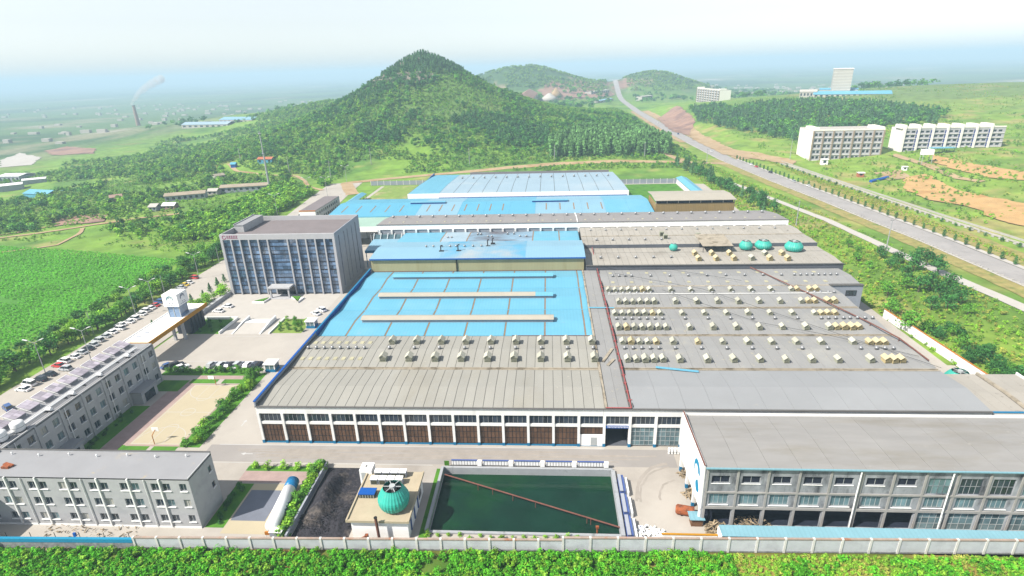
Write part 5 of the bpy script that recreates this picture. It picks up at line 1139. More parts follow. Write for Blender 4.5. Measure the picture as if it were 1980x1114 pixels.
t2 = thing('valve_cabinet', 'grey valve cabinet at the near end of the gas tank', 'cabinet', (17.3, -30.2, 0)); B('body', 'tile_shade', t2, (16.2,-31,0,18.6,-29.6,2.0)); B('top', 'white_metal', t2, (16.1,-31.1,2.01,18.7,-29.5,2.15)); B('orange_label', 'orange_line', t2, (15.0,-30.6,1.0,16.15,-30.3,1.7))
MB().path([(15.2,-30.6,.1),(15.2,-30.4,1.2),(16.2,-30.4,1.2)], .08, 6).build('pipework', 'white_metal', t2)
# ---- basketball hoops
for k, (y, s) in enumerate(((-.9,1),(26.3,-1))):
    t = thing('basketball_hoop', ('basketball hoop at the near end of the sandy court','basketball hoop at the far end of the sandy court')[k], 'basketball hoop', (-27.8, y, 0))
    MB().path([(-27.8,y-.5*s,0),(-27.8,y-.5*s,2.6),(-27.8,y+.9*s,3.3)], .09, 8).build('pole', 'orange_line', t); B('backboard', 'wall_white_clean', t, (-28.7,min(y+.9*s,y+.98*s),2.9,-26.9,max(y+.9*s,y+.98*s),4.0))
    hp = MB()
    for i in range(12): a0, a1 = 2*math.pi*i/12, 2*math.pi*(i+1)/12; hp.tube((-27.8+.23*math.cos(a0),y+1.25*s+.23*math.sin(a0),3.05),(-27.8+.23*math.cos(a1),y+1.25*s+.23*math.sin(a1),3.05),.02,.02,5)
    hp.build('ring', 'orange_line', t)
# ---- cars
def make_car(kind, col):
    t = thing('parked_car', '', 'car', (0,0,0), 'cars around the works')
    L_, W_ = (4.6, 1.8) if kind != 'van' else (4.9, 1.85)
    hb_, ht_ = {'sedan':(.82,1.45),'suv':(.95,1.72),'van':(1.0,1.95)}[kind]
    secs = [(-L_/2,.72*W_/2,.35,hb_*.75),(-L_/2+.15,.93*W_/2,.22,hb_*.96),(-L_*.25,W_/2,.2,hb_),(L_*.1,W_/2,.2,hb_),(L_*.3,.98*W_/2,.2,hb_*.92),(L_/2-.25,.92*W_/2,.22,hb_*.8),(L_/2,.74*W_/2,.36,hb_*.6)]
    mb = MB(); v = []
    for y, w, z0, z1 in secs: v += [(-w,y,z0),(w,y,z0),(w*1.0,y,z0+(z1-z0)*.6),(w*.88,y,z1),(-w*.88,y,z1),(-w,y,z0+(z1-z0)*.6)]
    f_ = [(k*6+i,k*6+(i+1)%6,(k+1)*6+(i+1)%6,(k+1)*6+i) for k in range(len(secs)-1) for i in range(6)]+[(5,4,3,2,1,0),tuple(range(36,42))]
    mb.add(v, f_).build('body', 'car_'+col, t)
    b0_, b1_, f1_, f0_ = {'sedan':(-L_*.40,-L_*.27,L_*.08,L_*.25),'suv':(-L_*.46,-L_*.40,L_*.08,L_*.26),'van':(-L_*.48,-L_*.45,L_*.2,L_*.34)}[kind]
    w0, w1 = W_*.43, W_*.36; zr = ht_-.05
    MB().add([(-w0,b0_,hb_-.02),(w0,b0_,hb_-.02),(w0,f0_,hb_-.04),(-w0,f0_,hb_-.04),(-w1,b1_,zr),(w1,b1_,zr),(w1,f1_,zr),(-w1,f1_,zr)], [(4,5,6,7),(0,1,5,4),(1,2,6,5),(2,3,7,6),(3,0,4,7)]).build('windows', 'car_glass', t)
    MB().box(-w1-.02,b1_-.03,zr+.002,w1+.02,f1_+.03,zr+.06).bar((w0,f0_-.02,hb_),(w1,f1_,zr),.08,.08).bar((-w0,f0_-.02,hb_),(-w1,f1_,zr),.08,.08).bar((w0+.01,(b1_+f1_)/2,hb_),(w1+.01,(b1_+f1_)/2,zr),.1,.06).bar((-w0-.01,(b1_+f1_)/2,hb_),(-w1-.01,(b1_+f1_)/2,zr),.1,.06).build('roof', 'car_'+col, t)
    wh = MB().tube((-.11,0,0),(.11,0,0),.32,.32,14).mesh('wheel', 'tyre'); hb2 = MB().tube((-.115,0,0),(.115,0,0),.18,.18,10).mesh('rim', 'car_silver')
    for sx in (-1,1):
        for y in (-L_*.3,L_*.3):
            w = inst('wheel', wh, t, (sx*(W_/2-.1),y,.32)); c = bpy.data.objects.new('rim', hb2); COL.objects.link(c); c.parent = w
        B('headlight', 'lamp_glass', t, (sx*W_*.3-.18,L_/2-.12,hb_*.55,sx*W_*.3+.18,L_/2+.01-.02,hb_*.68)); B('tail_light', 'tail_red', t, (sx*W_*.33-.12,-L_/2+.02,hb_*.6,sx*W_*.33+.12,-L_/2+.14,hb_*.78))
    return t
CP = {}; 
def car(kind, col, x, y, rz, label, z=0.):
    k = (kind, col); first = k not in CP
    if first: CP[k] = make_car(kind, col)
    o = place(CP[k], first, (x, y, z+.02), rz, label)
rowL = [(-85.3,-4,'sedan','silver'),(-80.9,13.4,'suv','blue'),(-85.3,23.2,'sedan','white'),(-86.2,26.2,'van','white'),(-85.0,29,'suv','black'),(-84.7,32,'sedan','black'),(-82.4,35.4,'suv','silver'),(-86.5,37.6,'sedan','red'),(-87.0,40.5,'suv','white'),
        (-86,43.4,'sedan','white'),(-86,46.4,'sedan','silver'),(-86,49.3,'sedan','black'),(-86.4,52.2,'sedan','silver'),(-87,55.4,'suv','silver'),(-87,58.8,'sedan','silver'),(-87.1,62,'sedan','white'),(-86.4,65,'suv','white'),(-88.2,68.2,'sedan','white'),(-87,71,'sedan','white'),
        (-87.1,73.9,'suv','white'),(-87.3,78.2,'sedan','white'),(-87.8,81.2,'suv','white'),(-87.5,84,'sedan','white'),(-87.6,86.8,'sedan','red'),(-88.1,90.4,'suv','blue'),(-88.3,93.5,'sedan','black'),(-89.2,106.6,'sedan','silver'),(-89.6,109.7,'sedan','yellow'),(-89.3,112.6,'sedan','white'),(-90.6,118.8,'suv','red')]
rn = random.Random(2)
for i, (x, y, k, c) in enumerate(rowL):
    rz = R(90+rn.uniform(-14,-4)) if i not in (1,) else R(60)
    car(k, c, x, y, rz, f'{c} {k} parked along the left road, {ORDS[i]} from the near end')
for i, (x, k, c) in enumerate([(-35.8,'sedan','silver'),(-32.6,'sedan','silver'),(-29.9,'sedan','black'),(-26.9,'suv','silver'),(-23.8,'sedan','white'),(-20.8,'suv','black')]): car(k, c, x, 38.2, R(-6), f'{c} {k} parked behind the court hedge, {ORDS[i]} from the left')
car('sedan','blue',-49.6,37.6,R(-35),'blue sedan parked by the corner of the dormitory'); car('suv','black',-47.2,38,R(-40),'black car beside the blue one near the dormitory corner'); car('sedan','white',-44.6,36.6,R(-40),'white sedan parked alone at the left end of the court hedge')
car('sedan','white',-57.6,81,R(80),'nearer of two white sedans parked on the left of the plaza'); car('sedan','white',-56.4,85.6,R(80),'farther of two white sedans parked on the left of the plaza')
car('sedan','white',-17.6,78.3,R(55),'nearer white sedan at the right edge of the plaza'); car('suv','white',-16.6,81.6,R(55),'farther white car at the right edge of the plaza')
for i, (x, y, k, c) in enumerate([(-86,186,'sedan','black'),(-83,189,'sedan','white'),(-88,193,'suv','blue'),(-84.4,197,'sedan','silver'),(-88,201,'sedan','white'),(-85,206,'suv','white'),(-89,212,'sedan','silver'),(-86,220,'sedan','white'),(-88,233,'van','white'),(-86,240,'van','white'),(-88.5,247,'van','silver'),(-86,254,'van','white')]): car(k, c, x, y, R(70+rn.uniform(-20,20)), f'{c} {k} parked beside the tan-roofed block, {ORDS[i]} from the near end')
for i, (x, y, k, c, rz) in enumerate([(271,116,'sedan','white',170),(257,300,'sedan','white',0),(254,318,'sedan','silver',2),(250.6,356,'suv','black',8),(249,384,'sedan','red',8),(248.6,396,'sedan','white',8),(237,480,'sedan','white',0),(237.6,640,'suv','blue',0),(241,800,'van','white',0)]): car(k, c, x, y, R(rz), f'{c} {k} on the main road at the right, {ORDS[i]} from the near end', .3)
# ---- street lamps
def make_lamp(hh=11.):
    t = thing('street_lamp', '', 'street lamp', (0,0,0), 'double-armed street lamps')
    MB().lathe([(.2,0),(.2,.5),(.13,.55),(.08,hh)], n=10).build('pole', 'lamp_pole', t)
    for s in (-1,1):
        MB().path([(0,0,hh-.3),(s*.9,0,hh+.25),(s*1.9,0,hh+.75)], .07, 6).build('arm', 'lamp_pole', t)
        MB().bar((s*1.7,0,hh+.65),(s*2.9,0,hh+1.05),.42,.16).build('lamp_head', 'white_metal', t)
    return t
lp = make_lamp()
for i, (x, y, w) in enumerate([(-86,32.1,'nearest on the left road'),(-77.6,40.5,'beside the near end of the gate canopy'),(-88.3,76.8,'among the white cars on the left road'),(-86.2,85,'just behind the emblem tower'),(-88.1,118.8,'beside the single red car on the left road'),(-89,160,'left of the administration building'),(-106,238,'rising from the trees beyond the administration building'),(-109,297,'by the bend of the dirt path'),(-94.5,297,'on the dirt road behind the tan-roofed block'),(-97.6,350,'farthest, at the back corner of the site')]):
    place(lp, i == 0, (x, y, 0), R(8), f'double-armed white street lamp {w}', 1.05 if i < 6 else 1.2)
for i, (x, y) in enumerate([(-90,62),(-88,100),(-86.4,140)]):
    t = thing('utility_pole', f'thin plain pole in the left hedge, {ORDS[i]} from the near end', 'pole', (x-4, y, 0)); MB().lathe([(.13,0),(.09,8.5)], (x-4,y,0), 8).build('shaft', 'lamp_pole', t)
    B('cap', 'frame_dark', t, (x-4.3,y-.08,8.5,x-3.7,y+.08,8.65))
for i, (x, y, hh) in enumerate([(225.5,143,17),(207,196,14),(214,410,13),(290,418,17)]):
    z = float(height(x, y)); t = thing('utility_pole', ('tall concrete pole beside the trees right of the stepped hall','concrete pole standing behind the corner of the slate hall','pale pole at the junction of the dirt road','tall pole on the bank left of the apartments')[i], 'pole', (x, y, z))
    MB().lathe([(.28,0),(.16,hh)], (x,y,z), 8).build('shaft', 'lamp_pole', t); B('cross_arm', 'frame_dark', t, (x-.8,y-.08,z+hh-.5,x+.8,y+.08,z+hh-.35))
for i in range(7):
    u, v = [(466,315),(718,318),(908,318),(1072,312),(1246,307),(560,335),(640,345)][i]; x, y, z = G(u, v)
    t = thing('utility_pole', f'grey power pole at the foot of the wooded hill, {ORDS[i]} of the row', 'pole', (x, y, z)); MB().lathe([(.3,0),(.2,15)], (x,y,z), 8).build('shaft', 'lamp_pole', t); B('cross_arm', 'frame_dark', t, (x-1.2,y-.1,z+14,x+1.2,y+.1,z+14.2))
x, y, z = -149.7, 320, float(height(-149.7, 320)); t = thing('radio_mast', 'tall white mast standing left behind the administration building', 'mast', (x, y, z))
MB().lathe([(.95,0),(.75,15),(.5,30),(.3,46)], (x,y,z), 12).build('shaft', 'lamp_pole', t)
for zz in (14,29): MB().lathe([(1.05,zz),(1.05,zz+.3)], (x,y,z), 12).build('flange', 'frame_pale', t)
MB().lathe([(1.3,44),(1.3,44.4)], (x,y,z), 12).build('platform', 'frame_pale', t)
# ================================================================ buildings beyond the works
mat('apt_wall', (.70,.67,.62), var=.05, scale=.1); mat('apt_front', S(236,234,240), var=.05, scale=.1); mat('apt_rib', S(200,176,150), var=.06, scale=.2); mat('apt_blue', S(70,90,170), var=.06)
mat('concrete_far', S(236,230,220), var=.06, scale=.1); mat('roof_tile_far', S(206,190,168), var=.1, scale=.2); mat('brick_far', S(206,172,156), var=.1, scale=.3); mat('orange_roof', S(230,140,100), var=.08)  # brick_far is paled so that its colour carries distance haze
def frame(A, Bp):
    dx, dy = Bp[0]-A[0], Bp[1]-A[1]; L_ = math.hypot(dx, dy); return L_, math.atan2(dy, dx)
def block(name, label, A, Bp, depth, hgt, floors, bays, wins=2, style=0, cat='apartment block'):
    L_, a = frame(A, Bp); z = min(A[2], Bp[2])-1.0
    t = thing(name, label, cat, (A[0], A[1], z), None, a); OFF[t.name] = np.zeros(3)
    fh = (hgt-1.5)/floors; bw = (L_-.8)/bays; ops = []
    for k in range(floors):
        for i in range(bays):
            for j in range(wins):
                u = .4+bw*i+bw*(.12+.78*(j+.5)/wins); w = bw*.78/wins*.34; ops.append((u-w, u+w, 1+fh*k+fh*.28, 1+fh*k+fh*.74))
    hwall('front_wall', 'apt_front', t, fy(0), 0, L_, 0, hgt, ops, .5)
    gm = {}
    for o_ in ops:
        key = (round(o_[1]-o_[0],2), round(o_[3]-o_[2],2))
        if key not in gm: gm[key] = MB().box(0,0,0,key[0],.08,key[1]).box(key[0]*.47,-.06,0,key[0]*.53,0,key[1]).mesh('window', 'glass_dark')
        o = bpy.data.objects.new('window', gm[key]); COL.objects.link(o); o.parent = t; o.location = (o_[0], .4, o_[2])
    B('end_wall', 'apt_wall', t, (0,.01,0,.4,depth,hgt)); B('end_wall', 'apt_wall', t, (L_-.4,.01,0,L_,depth,hgt)); B('back_wall', 'apt_wall', t, (.41,depth-.4,0,L_-.41,depth,hgt)); B('roof', 'concrete_far', t, (0,0,hgt+.01,L_,depth,hgt+.4)); B('core', 'interior_dark', t, (.8,1.2,0,L_-.8,depth-.6,hgt-.3))
    B('parapet', 'apt_wall', t, (0,-.3,hgt+.41,L_,.4,hgt+1.5))
    for i in range(bays+1):
        u = .4+bw*i
        if style == 0: B('rib', 'apt_rib', t, (u-.45,-.9,0,u+.45,-.01,hgt+.4))
        elif i < bays:
            B('rib', 'apt_wall', t, (u-.2,-1.0,0,u+bw*.13,-.01,hgt+2.4)); B('stair_recess', 'apt_blue', t, (u-bw*.1,-.35,1,u-.25,-.02,hgt-1)) if i else None
            B('stair_head', 'apt_wall', t, (u-bw*.16,.5,hgt+.41,u+bw*.2,depth*.6,hgt+3.4))
    if style == 0:
        B('stair_head', 'apt_wall', t, (.1,.5,hgt+.42,bw*.6,depth*.6,hgt+3)); B('stair_head', 'apt_wall', t, (L_-bw*.7,.5,hgt+.42,L_-.1,depth*.6,hgt+3))
    for k in range(floors): B('balcony_slab', 'apt_wall', t, (.4,-.5,1+fh*k-.2,L_-.4,-.02,1+fh*k+.05))
    return t
A = G(1564, 311); block('apartment_block', 'five-storey apartment block with brown ribs, left of the two on the right slope', A, (A[0]+58, A[1]-4, A[2]), 34, 26, 5, 7)
A = G(1738, 294); block('apartment_block', 'five-storey apartment block with blue stair recesses, right of the two on the slope', A, (A[0]+80, A[1]-5, A[2]), 20, 20, 5, 7, 2, 1)
block('apartment_block', 'distant pale apartment block standing alone behind the road cutting', G(1346,197), G(1390,196), 20, 25, 6, 9, 1, cat='apartment block')
def hut(name, label, A, Bp, depth, hgt, wall, roof, rise=1.2, cat='building', nwin=6, over=.5):
    L_, a = frame(A, Bp); z = min(A[2], Bp[2])-.6; t = thing(name, label, cat, (A[0], A[1], z), None, a); OFF[t.name] = np.zeros(3)
    n = max(1, nwin); ops = [(L_*(i+.25)/n, L_*(i+.75)/n, .6+hgt*.3, .6+hgt*.72) for i in range(n)] if nwin else []
    hwall('front_wall', wall, t, fy(0), 0, L_, 0, hgt, ops, .3)
    for o_ in ops: B('window', 'glass_dark', t, (o_[0],.25,o_[2],o_[1],.3,o_[3]))
    B('end_wall', wall, t, (0,.01,0,.3,depth,hgt)); B('end_wall', wall, t, (L_-.3,.01,0,L_,depth,hgt)); B('back_wall', wall, t, (.31,depth-.3,0,L_-.31,depth,hgt))
    MB().xprism([(-over,hgt),(depth/2,hgt+rise),(depth+over,hgt),(depth+over,hgt+.3),(depth/2,hgt+rise+.3),(-over,hgt+.3)], -over, L_+over).build('roof', roof, t)
    return t
# factory with tall square tower on the right horizon
A = G(1545,189); hut('works_shed', 'low white building at the left end of the distant tower works', A, (A[0]+22, A[1]-9, A[2]), 14, 9, 'concrete_far', 'concrete_far', 3, nwin=5)
A = G(1572,189); hut('works_shed', 'long blue-roofed hall in front of the distant square tower', A, (A[0]+95, A[1]-38, A[2]), 30, 5, 'concrete_far', 'roof_blue', 4, nwin=14)
A = G(1583,186); hut('works_shed', 'blue-roofed hall left of the distant square tower', A, (A[0]+48, A[1]-20, A[2]), 20, 10, 'concrete_far', 'roof_blue', 2, nwin=8)
A = G(1621,187); t = thing('tower_block', 'tall pale square tower rising over blue roofs on the right horizon', 'tower', (A[0], A[1]+25, A[2]), None, R(-20)); OFF[t.name] = np.zeros(3)
B('shaft', 'concrete_far', t, (0,0,-2,25,23,38)); B('cap', 'apt_wall', t, (-.6,-.6,38.01,25.6,23.6,39.2)); B('blue_panel', 'roof_blue_deep', t, (25.01,2,0,25.4,22,13))
for k in range(8): B('band', 'apt_wall', t, (-.25,-.25,4+4.2*k,25.25,-.01,4.4+4.2*k))
# left side: sheds, farm houses, chimney
A, Bp = G(352,249), G(440,243); hut('ridge_shed', 'long white shed with blue roof on the left ridge, nearer part', A, Bp, 26, 7, 'concrete_far', 'roof_blue_pale', 4, nwin=8)
A, Bp = G(425,240), G(487,234); hut('ridge_shed', 'white shed with blue roof on the left ridge, right part', A, Bp, 30, 8, 'concrete_far', 'roof_blue_mid', 4, nwin=8)
A, Bp = G(48,384), G(92,382); hut('blue_shed', 'bright blue metal shed among trees at the far left', A, Bp, 14, 5, 'roof_blue_deep', 'roof_blue', 2.5, 'shed', 0)
A, Bp = G(95,380), G(120,377); hut('blue_shed', 'small blue lean-to right of the bright blue shed', A, Bp, 8, 3.5, 'roof_blue_deep', 'blue_parapet', .8, 'shed', 0)
A, Bp = G(0,355), G(40,353); hut('white_shed', 'open white-roofed shed at the left picture edge', A, Bp, 20, 8, 'tile_shade', 'white_metal', 1.5, 'shed', 5)
A, Bp = G(0,372), G(46,366); hut('white_shed', 'grey-walled shed with white roof below the open one at the left edge', A, Bp, 16, 6, 'tile_shade', 'white_metal', 1.2, 'shed', 0)
A, Bp = G(45,358), G(90,352); hut('white_shed', 'long low white-roofed shed right of the open one', A, Bp, 9, 5, 'tile_shade', 'white_metal', 1.2, 'shed', 0)
for lab, p0, p1, d_, hh, w_, r_, n_ in (('farm house with long beige roof left of the white mast', (427,374),(519,368), 9, 4.5,'tile_shade','roof_tile_far',8),('farm house with beige roof among trees left of the mast house', (320,391),(398,384), 9, 4.5,'tile_shade','roof_tile_far',7),
        ('small flat grey house at the left corner of the farmyard', (289,410),(303,409), 8, 3.6,'tile_shade','concrete_far',2),('low red-ended shed in front of the farmyard', (315,406),(338,405), 6, 3.2,'brick_far','white_metal',3),('small white house between the two long farm houses', (402,378),(420,377), 7, 3.5,'concrete_far','concrete_far',2),
        ('tiny hut with orange roof in front of the white mast on the slope', (499,318),(526,316), 8, 5,'roof_blue_deep','orange_roof',3),('little blue hut at the end of the dirt path', (447,326),(456,325), 5, 4,'blue_parapet','roof_blue_deep',0),('pinkish farmhouse half hidden by trees on the left', (215,392),(238,388), 8, 4,'brick_far','brick_far',2),
        ('cluster hut of white and yellow walls above the farm houses', (418,348),(436,345), 6, 3.5,'concrete_far','gutter_beige',2)):
    A, Bp = G(*p0), G(*p1); hut('farm_house', lab, A, Bp, d_, hh, w_, r_, 1.6, 'house', n_)
x, y, z = G(268, 243); t = thing('chimney', 'tall brick chimney giving off white smoke in the hazy left distance', 'chimney', (x, y, z)); MB().lathe([(5,0),(4.2,15),(3.4,34),(2.9,46)], (x,y,z), 14).build('shaft', 'brick_far', t); MB().lathe([(3.3,45),(3.3,46.6)], (x,y,z), 14).build('rim', 'seam_dark', t)
sm = MB(); rn = random.Random(4); px_, pz_ = x-2, z+50; rad = 4.
for i in range(16):
    sm.lathe([(rad*math.sin(math.pi*k/6)+.02, -rad*math.cos(math.pi*k/6)) for k in range(7)], (px_, y+rn.uniform(-2,2), pz_), 10)
    f_ = i/16; px_ += 3+f_*5.2*1.2; pz_ += 4.2-1.5*f_; rad = 4+8*f_*.9+rn.uniform(-.8,.8)
so = sm.build('chimney_smoke', 'white_line'); smm = bpy.data.materials.new('smoke'); smm.use_nodes = True; stt = smm.node_tree; stt.nodes.clear(); so_ = stt.nodes.new('ShaderNodeOutputMaterial'); sv = stt.nodes.new('ShaderNodeVolumePrincipled'); sv.inputs['Color'].default_value = (1,1,1,1); sv.inputs['Density'].default_value = .06
stt.links.new(sv.outputs[0], so_.inputs['Volume']); so.data.materials.clear(); so.data.materials.append(smm); so['kind'] = 'stuff'; tag(so, 'white smoke drifting right from the distant chimney', 'smoke')
# quarry works and roadside houses behind
A, Bp = G(1008,194), G(1040,193); hut('quarry_building', 'brown-roofed quarry building between the two hills', A, Bp, 40, 16, 'concrete_far', 'dirt_brown', 10, nwin=6)
x, y, z = G(1062,193); tag(MB().lathe([(26,-2),(14,7),(2,15)], (x,y,z), 18).build('gravel_heap', 'paving_white', smooth=True), 'white gravel heap beside the quarry building', 'gravel heap')
x, y, z = G(1075,186); tag(MB().lathe([(20,-2),(10,9),(1,20)], (x,y,z), 18).build('gravel_heap', 'dirt_tan', smooth=True), 'tan gravel cone behind the white heap', 'gravel heap')
for lab, p0, p1, d_, hh, n_ in (('long pale building beside the road gap between the hills',(1143,184),(1178,181),18,10,9),('two-storey roadside house right of the far road',(1241,195),(1262,192),16,10,4),('small blue-roofed depot left of the far road',(1160,199),(1185,195),16,6,3)):
    A, Bp = G(*p0), G(*p1); hut('roadside_house', lab, A, Bp, d_, hh, 'concrete_far', 'roof_blue_mid' if 'blue' in lab else 'concrete_far', 1., nwin=n_)
# building-site huts below the apartments
A = G(1588,319); hut('site_hut', 'white site hut in front of the left apartment block', A, (A[0]+5, A[1]-.5, A[2]), 4, 5, 'wall_white_clean', 'white_metal', .3, 'hut', 1)
A = G(1659,343); hut('site_hut', 'small white hut with orange front on the grassy slope', A, (A[0]+4, A[1]-.5, A[2]), 4, 3.4, 'orange_roof', 'white_metal', .4, 'hut', 1)
A = G(1745,331); hut('site_hut', 'tiny white hut below the right apartment block', A, (A[0]+3, A[1]-.4, A[2]), 3, 3.4, 'wall_white_clean', 'white_metal', .3, 'hut', 1)
x, y, z = G(1788,317); t = thing('water_tower', 'white tank on thin legs in front of the right apartment block', 'tank', (x, y, z)); B('tank', 'wall_white_clean', t, (x-4,y-2,z+7,x+4,y+2,z+11))
for sx, sy in ((-1,-1),(1,-1),(1,1),(-1,1)): B('leg', 'frame_pale', t, (x+sx*3.6-.15,y+sy*1.7-.15,z-1,x+sx*3.6+.15,y+sy*1.7+.15,z+6.99))
x, y, z = G(1820,296); t = thing('blue_canopy', 'small blue-roofed canopy beside the white tank', 'canopy', (x, y, z)); B('roof', 'roof_blue', t, (x-9,y-3,z+4,x+9,y+3,z+4.4))
for sx in (-1,0,1): B('post', 'frame_dark', t, (x+sx*8-.1,y-2.8,z-1,x+sx*8+.1,y-2.6,z+3.99))
tp = [G(u, v) for u, v in ((1683,353),(1700,349),(1716,345))]
tag(MB().path([(a[0], a[1], a[2]+.7) for a in tp], 1.3, 6).build('blue_tarp', 'blue_parapet'), 'long blue tarpaulin lying on the grass below the apartments', 'tarpaulin')
# white kerb stones along the main road
ks = MB().add([(-.5,-.28,-.2),(.5,-.28,-.2),(.5,.28,-.2),(-.5,.28,-.2),(-.4,-.2,.55),(.4,-.2,.55),(.4,.2,.55),(-.4,.2,.55)],[(3,2,1,0),(4,5,6,7),(0,1,5,4),(1,2,6,5),(2,3,7,6),(3,0,4,7)]).mesh('kerb_stone', 'kerb')
def rcx(y): return float(np.interp(y, [p[1] for p in RC], [p[0] for p in RC]))
y = 70.; ki = -1
while y < 420:
    o = inst('kerb_stone', ks, None, (rcx(y)-6.9-random.uniform(0,.3), y, .3), random.uniform(-.3,.3), random.uniform(.8,1.25)); ki += 1; tag(o, f'{ORDS[ki]} white kerb stone from the near end, left edge of the main road', 'kerb stone', 'white kerb stones along the main road'); y += 2.6
y = 120.; ki = -1
while y < 400:
    x = np.interp(y, [60,110,157,210,262,340,412],[309.5,300.6,293,287.6,283.8,278,273]); o = inst('kerb_stone', ks, None, (float(x), y, float(height(x, y))+.3), R(90)+random.uniform(-.2,.2), (1.6,1,1.3)); ki += 1; tag(o, f'{ORDS[ki]} low white block from the near end, path right of the main road', 'kerb stone', 'white blocks edging the right path'); y += 4.2
# long low wall beside that path
wl = thing('path_wall', 'long low white wall beside the path right of the main road', 'wall', (292, 240, 0)); pm_ = MB().box(-.15,0,-.3,.15,5.9,.9).mesh('panel', 'kerb')
y = 110.
while y < 405:
    x = float(np.interp(y, [60,110,157,210,262,340,412],[318.5,308.6,301,294.8,290.6,284,279])); x2 = float(np.interp(y+6, [60,110,157,210,262,340,412],[318.5,308.6,301,294.8,290.6,284,279])); inst('panel', pm_, wl, (x, y, float(height(x, y))), math.atan2(x-x2, 6)); y += 6

# hazy settlements on the plain: far too many and small to count
rv2 = np.random.default_rng(8); mb = MB()
for cx, cy, n_, sx, sy in ((-900,1500,60,260,200),(-1300,2100,90,500,260),(-700,2500,80,500,300),(-1000,1050,40,160,120),(900,2000,60,350,200),(1500,2300,90,600,260),(700,2700,80,500,260),(200,2900,70,500,200),(-1800,2600,80,600,300)):
    for k in range(n_//2):
        x, y = cx+rv2.normal()*sx*.9, cy+rv2.normal()*sy*.9; z = float(height(x, y)); w, d_, hh = rv2.uniform(6,20), rv2.uniform(6,10), rv2.uniform(3,7); mb.box(x-w/2,y-d_/2,z-2,x+w/2,y+d_/2,z+hh)
o = mb.build('distant_village', 'concrete_far'); o['kind'] = 'stuff'; tag(o, 'pale villages scattered over the hazy plain')
mb = MB(); rn = random.Random(17)
for k in range(150):
    a = R(rn.uniform(165, 292)); r_ = rn.uniform(58, 74) if k < 130 else rn.uniform(18, 40); x, y = -104+r_*math.cos(a), 725+r_*math.sin(a); z = float(height(x, y)); s = rn.uniform(1.4, 4.2)
    v = [(x+s*rn.uniform(.6,1)*i, y+s*rn.uniform(.5,.9)*j, z+(s*rn.uniform(.6,1.1) if q else -1)) for q in (0,1) for i, j in ((-1,-1),(1,-1),(1,1),(-1,1))]
    mb.add(v, [(3,2,1,0),(4,5,6,7),(0,1,5,4),(1,2,6,5),(2,3,7,6),(3,0,4,7)])
o = mb.build('rock_outcrop', 'rock'); o['kind'] = 'stuff'; tag(o, 'pale rock outcrops below the wooded top of the hill')
# ================================================================ vegetation
def leafmat(name, col, **k): return mat(name, col, rough=.6, var=.25, scale=.12, rnd=.28, island=.35, spec=.15, trans=.28, **k)
leafmat('leaf_mid', S(94,150,52,1.05)); leafmat('leaf_dark', S(62,114,54,1.0)); leafmat('leaf_light', S(134,182,56,1.05)); leafmat('leaf_pine', S(80,120,74,1.0)); mat('leaf_crop', S(112,186,60,.92), rough=.6, var=.2, scale=.05, rnd=.1, island=.2, spec=.15, trans=.3); leafmat('leaf_scrub', S(120,156,66,0.95)); leafmat('leaf_olive', S(168,172,82,1.0)); leafmat('leaf_poplar', S(104,148,84,1.0)); leafmat('leaf_front', S(92,172,42,1.05))
mat('bark', (.12,.095,.07), var=.2, scale=1.5); mat('bark_pale', (.35,.33,.29), var=.15, scale=1.5)
def crown_mesh(name, ma, seed, n, leaf, shape, lumps=9):
    """leaf faces spread through a lumpy crown of unit height 1 standing on z = 0"""
    rn = np.random.default_rng(seed); pts = []; nor = []
    if shape in ('round', 'bush'):
        lc = []
        for i in range(lumps):
            a = rn.uniform(0, 6.28); q = rn.uniform(.05, .3); z = rn.uniform(.2 if shape == 'bush' else .38, .78); lc.append((q*math.cos(a), q*math.sin(a), z, rn.uniform(.14, .26)))
        lc.append((0, 0, .8, .18))
        for i in range(n):
            c = lc[int(rn.integers(len(lc)))]; d = rn.normal(size=3); d /= np.linalg.norm(d); r = c[3]*rn.uniform(.55, 1.08)
            pts.append((c[0]+d[0]*r, c[1]+d[1]*r, max(.03, c[2]+d[2]*r*.9))); nor.append(d+rn.normal(size=3)*.45+[0, 0, .35])
    else:
        for i in range(n):
            z = rn.uniform(.1, 1)**.8 if shape == 'cone' else rn.uniform(.14, 1); wmax = {'cone': .27*(1.02-z), 'column': .13*math.sin(math.pi*min(1, (z+.05)*.95))**.6}[shape]
            if shape == 'cone': wmax *= 1+.28*math.sin(z*26+rn.uniform(-.4,.4))
            a = rn.uniform(0, 6.28); r = wmax*rn.uniform(.45, 1.05); pts.append((r*math.cos(a), r*math.sin(a), z)); nor.append(np.array([math.cos(a), math.sin(a), .5])+rn.normal(size=3)*.4)
    v = np.zeros((n*4, 3))
    for i in range(n):
        nn = np.array(nor[i]); nn = nn/(np.linalg.norm(nn)+1e-9); t = np.cross(nn, rn.normal(size=3)); t /= np.linalg.norm(t)+1e-9; b = np.cross(nn, t); s = leaf*rn.uniform(.6, 1.3)
        p = np.array(pts[i]); q = s*rn.uniform(.45, .8)
        v[4*i:4*i+4] = [p-t*s, p-b*q+nn*s*.15, p+t*s, p+b*q+nn*s*.15]
    me = bpy.data.meshes.new(name); me.vertices.add(4*n); me.vertices.foreach_set('co', v.ravel()); me.loops.add(4*n); me.loops.foreach_set('vertex_index', np.arange(4*n))
    me.polygons.add(n); me.polygons.foreach_set('loop_start', np.arange(0, 4*n, 4)); me.polygons.foreach_set('loop_total', np.full(n, 4)); me.update(calc_edges=True); me.materials.append(M[ma]); return me
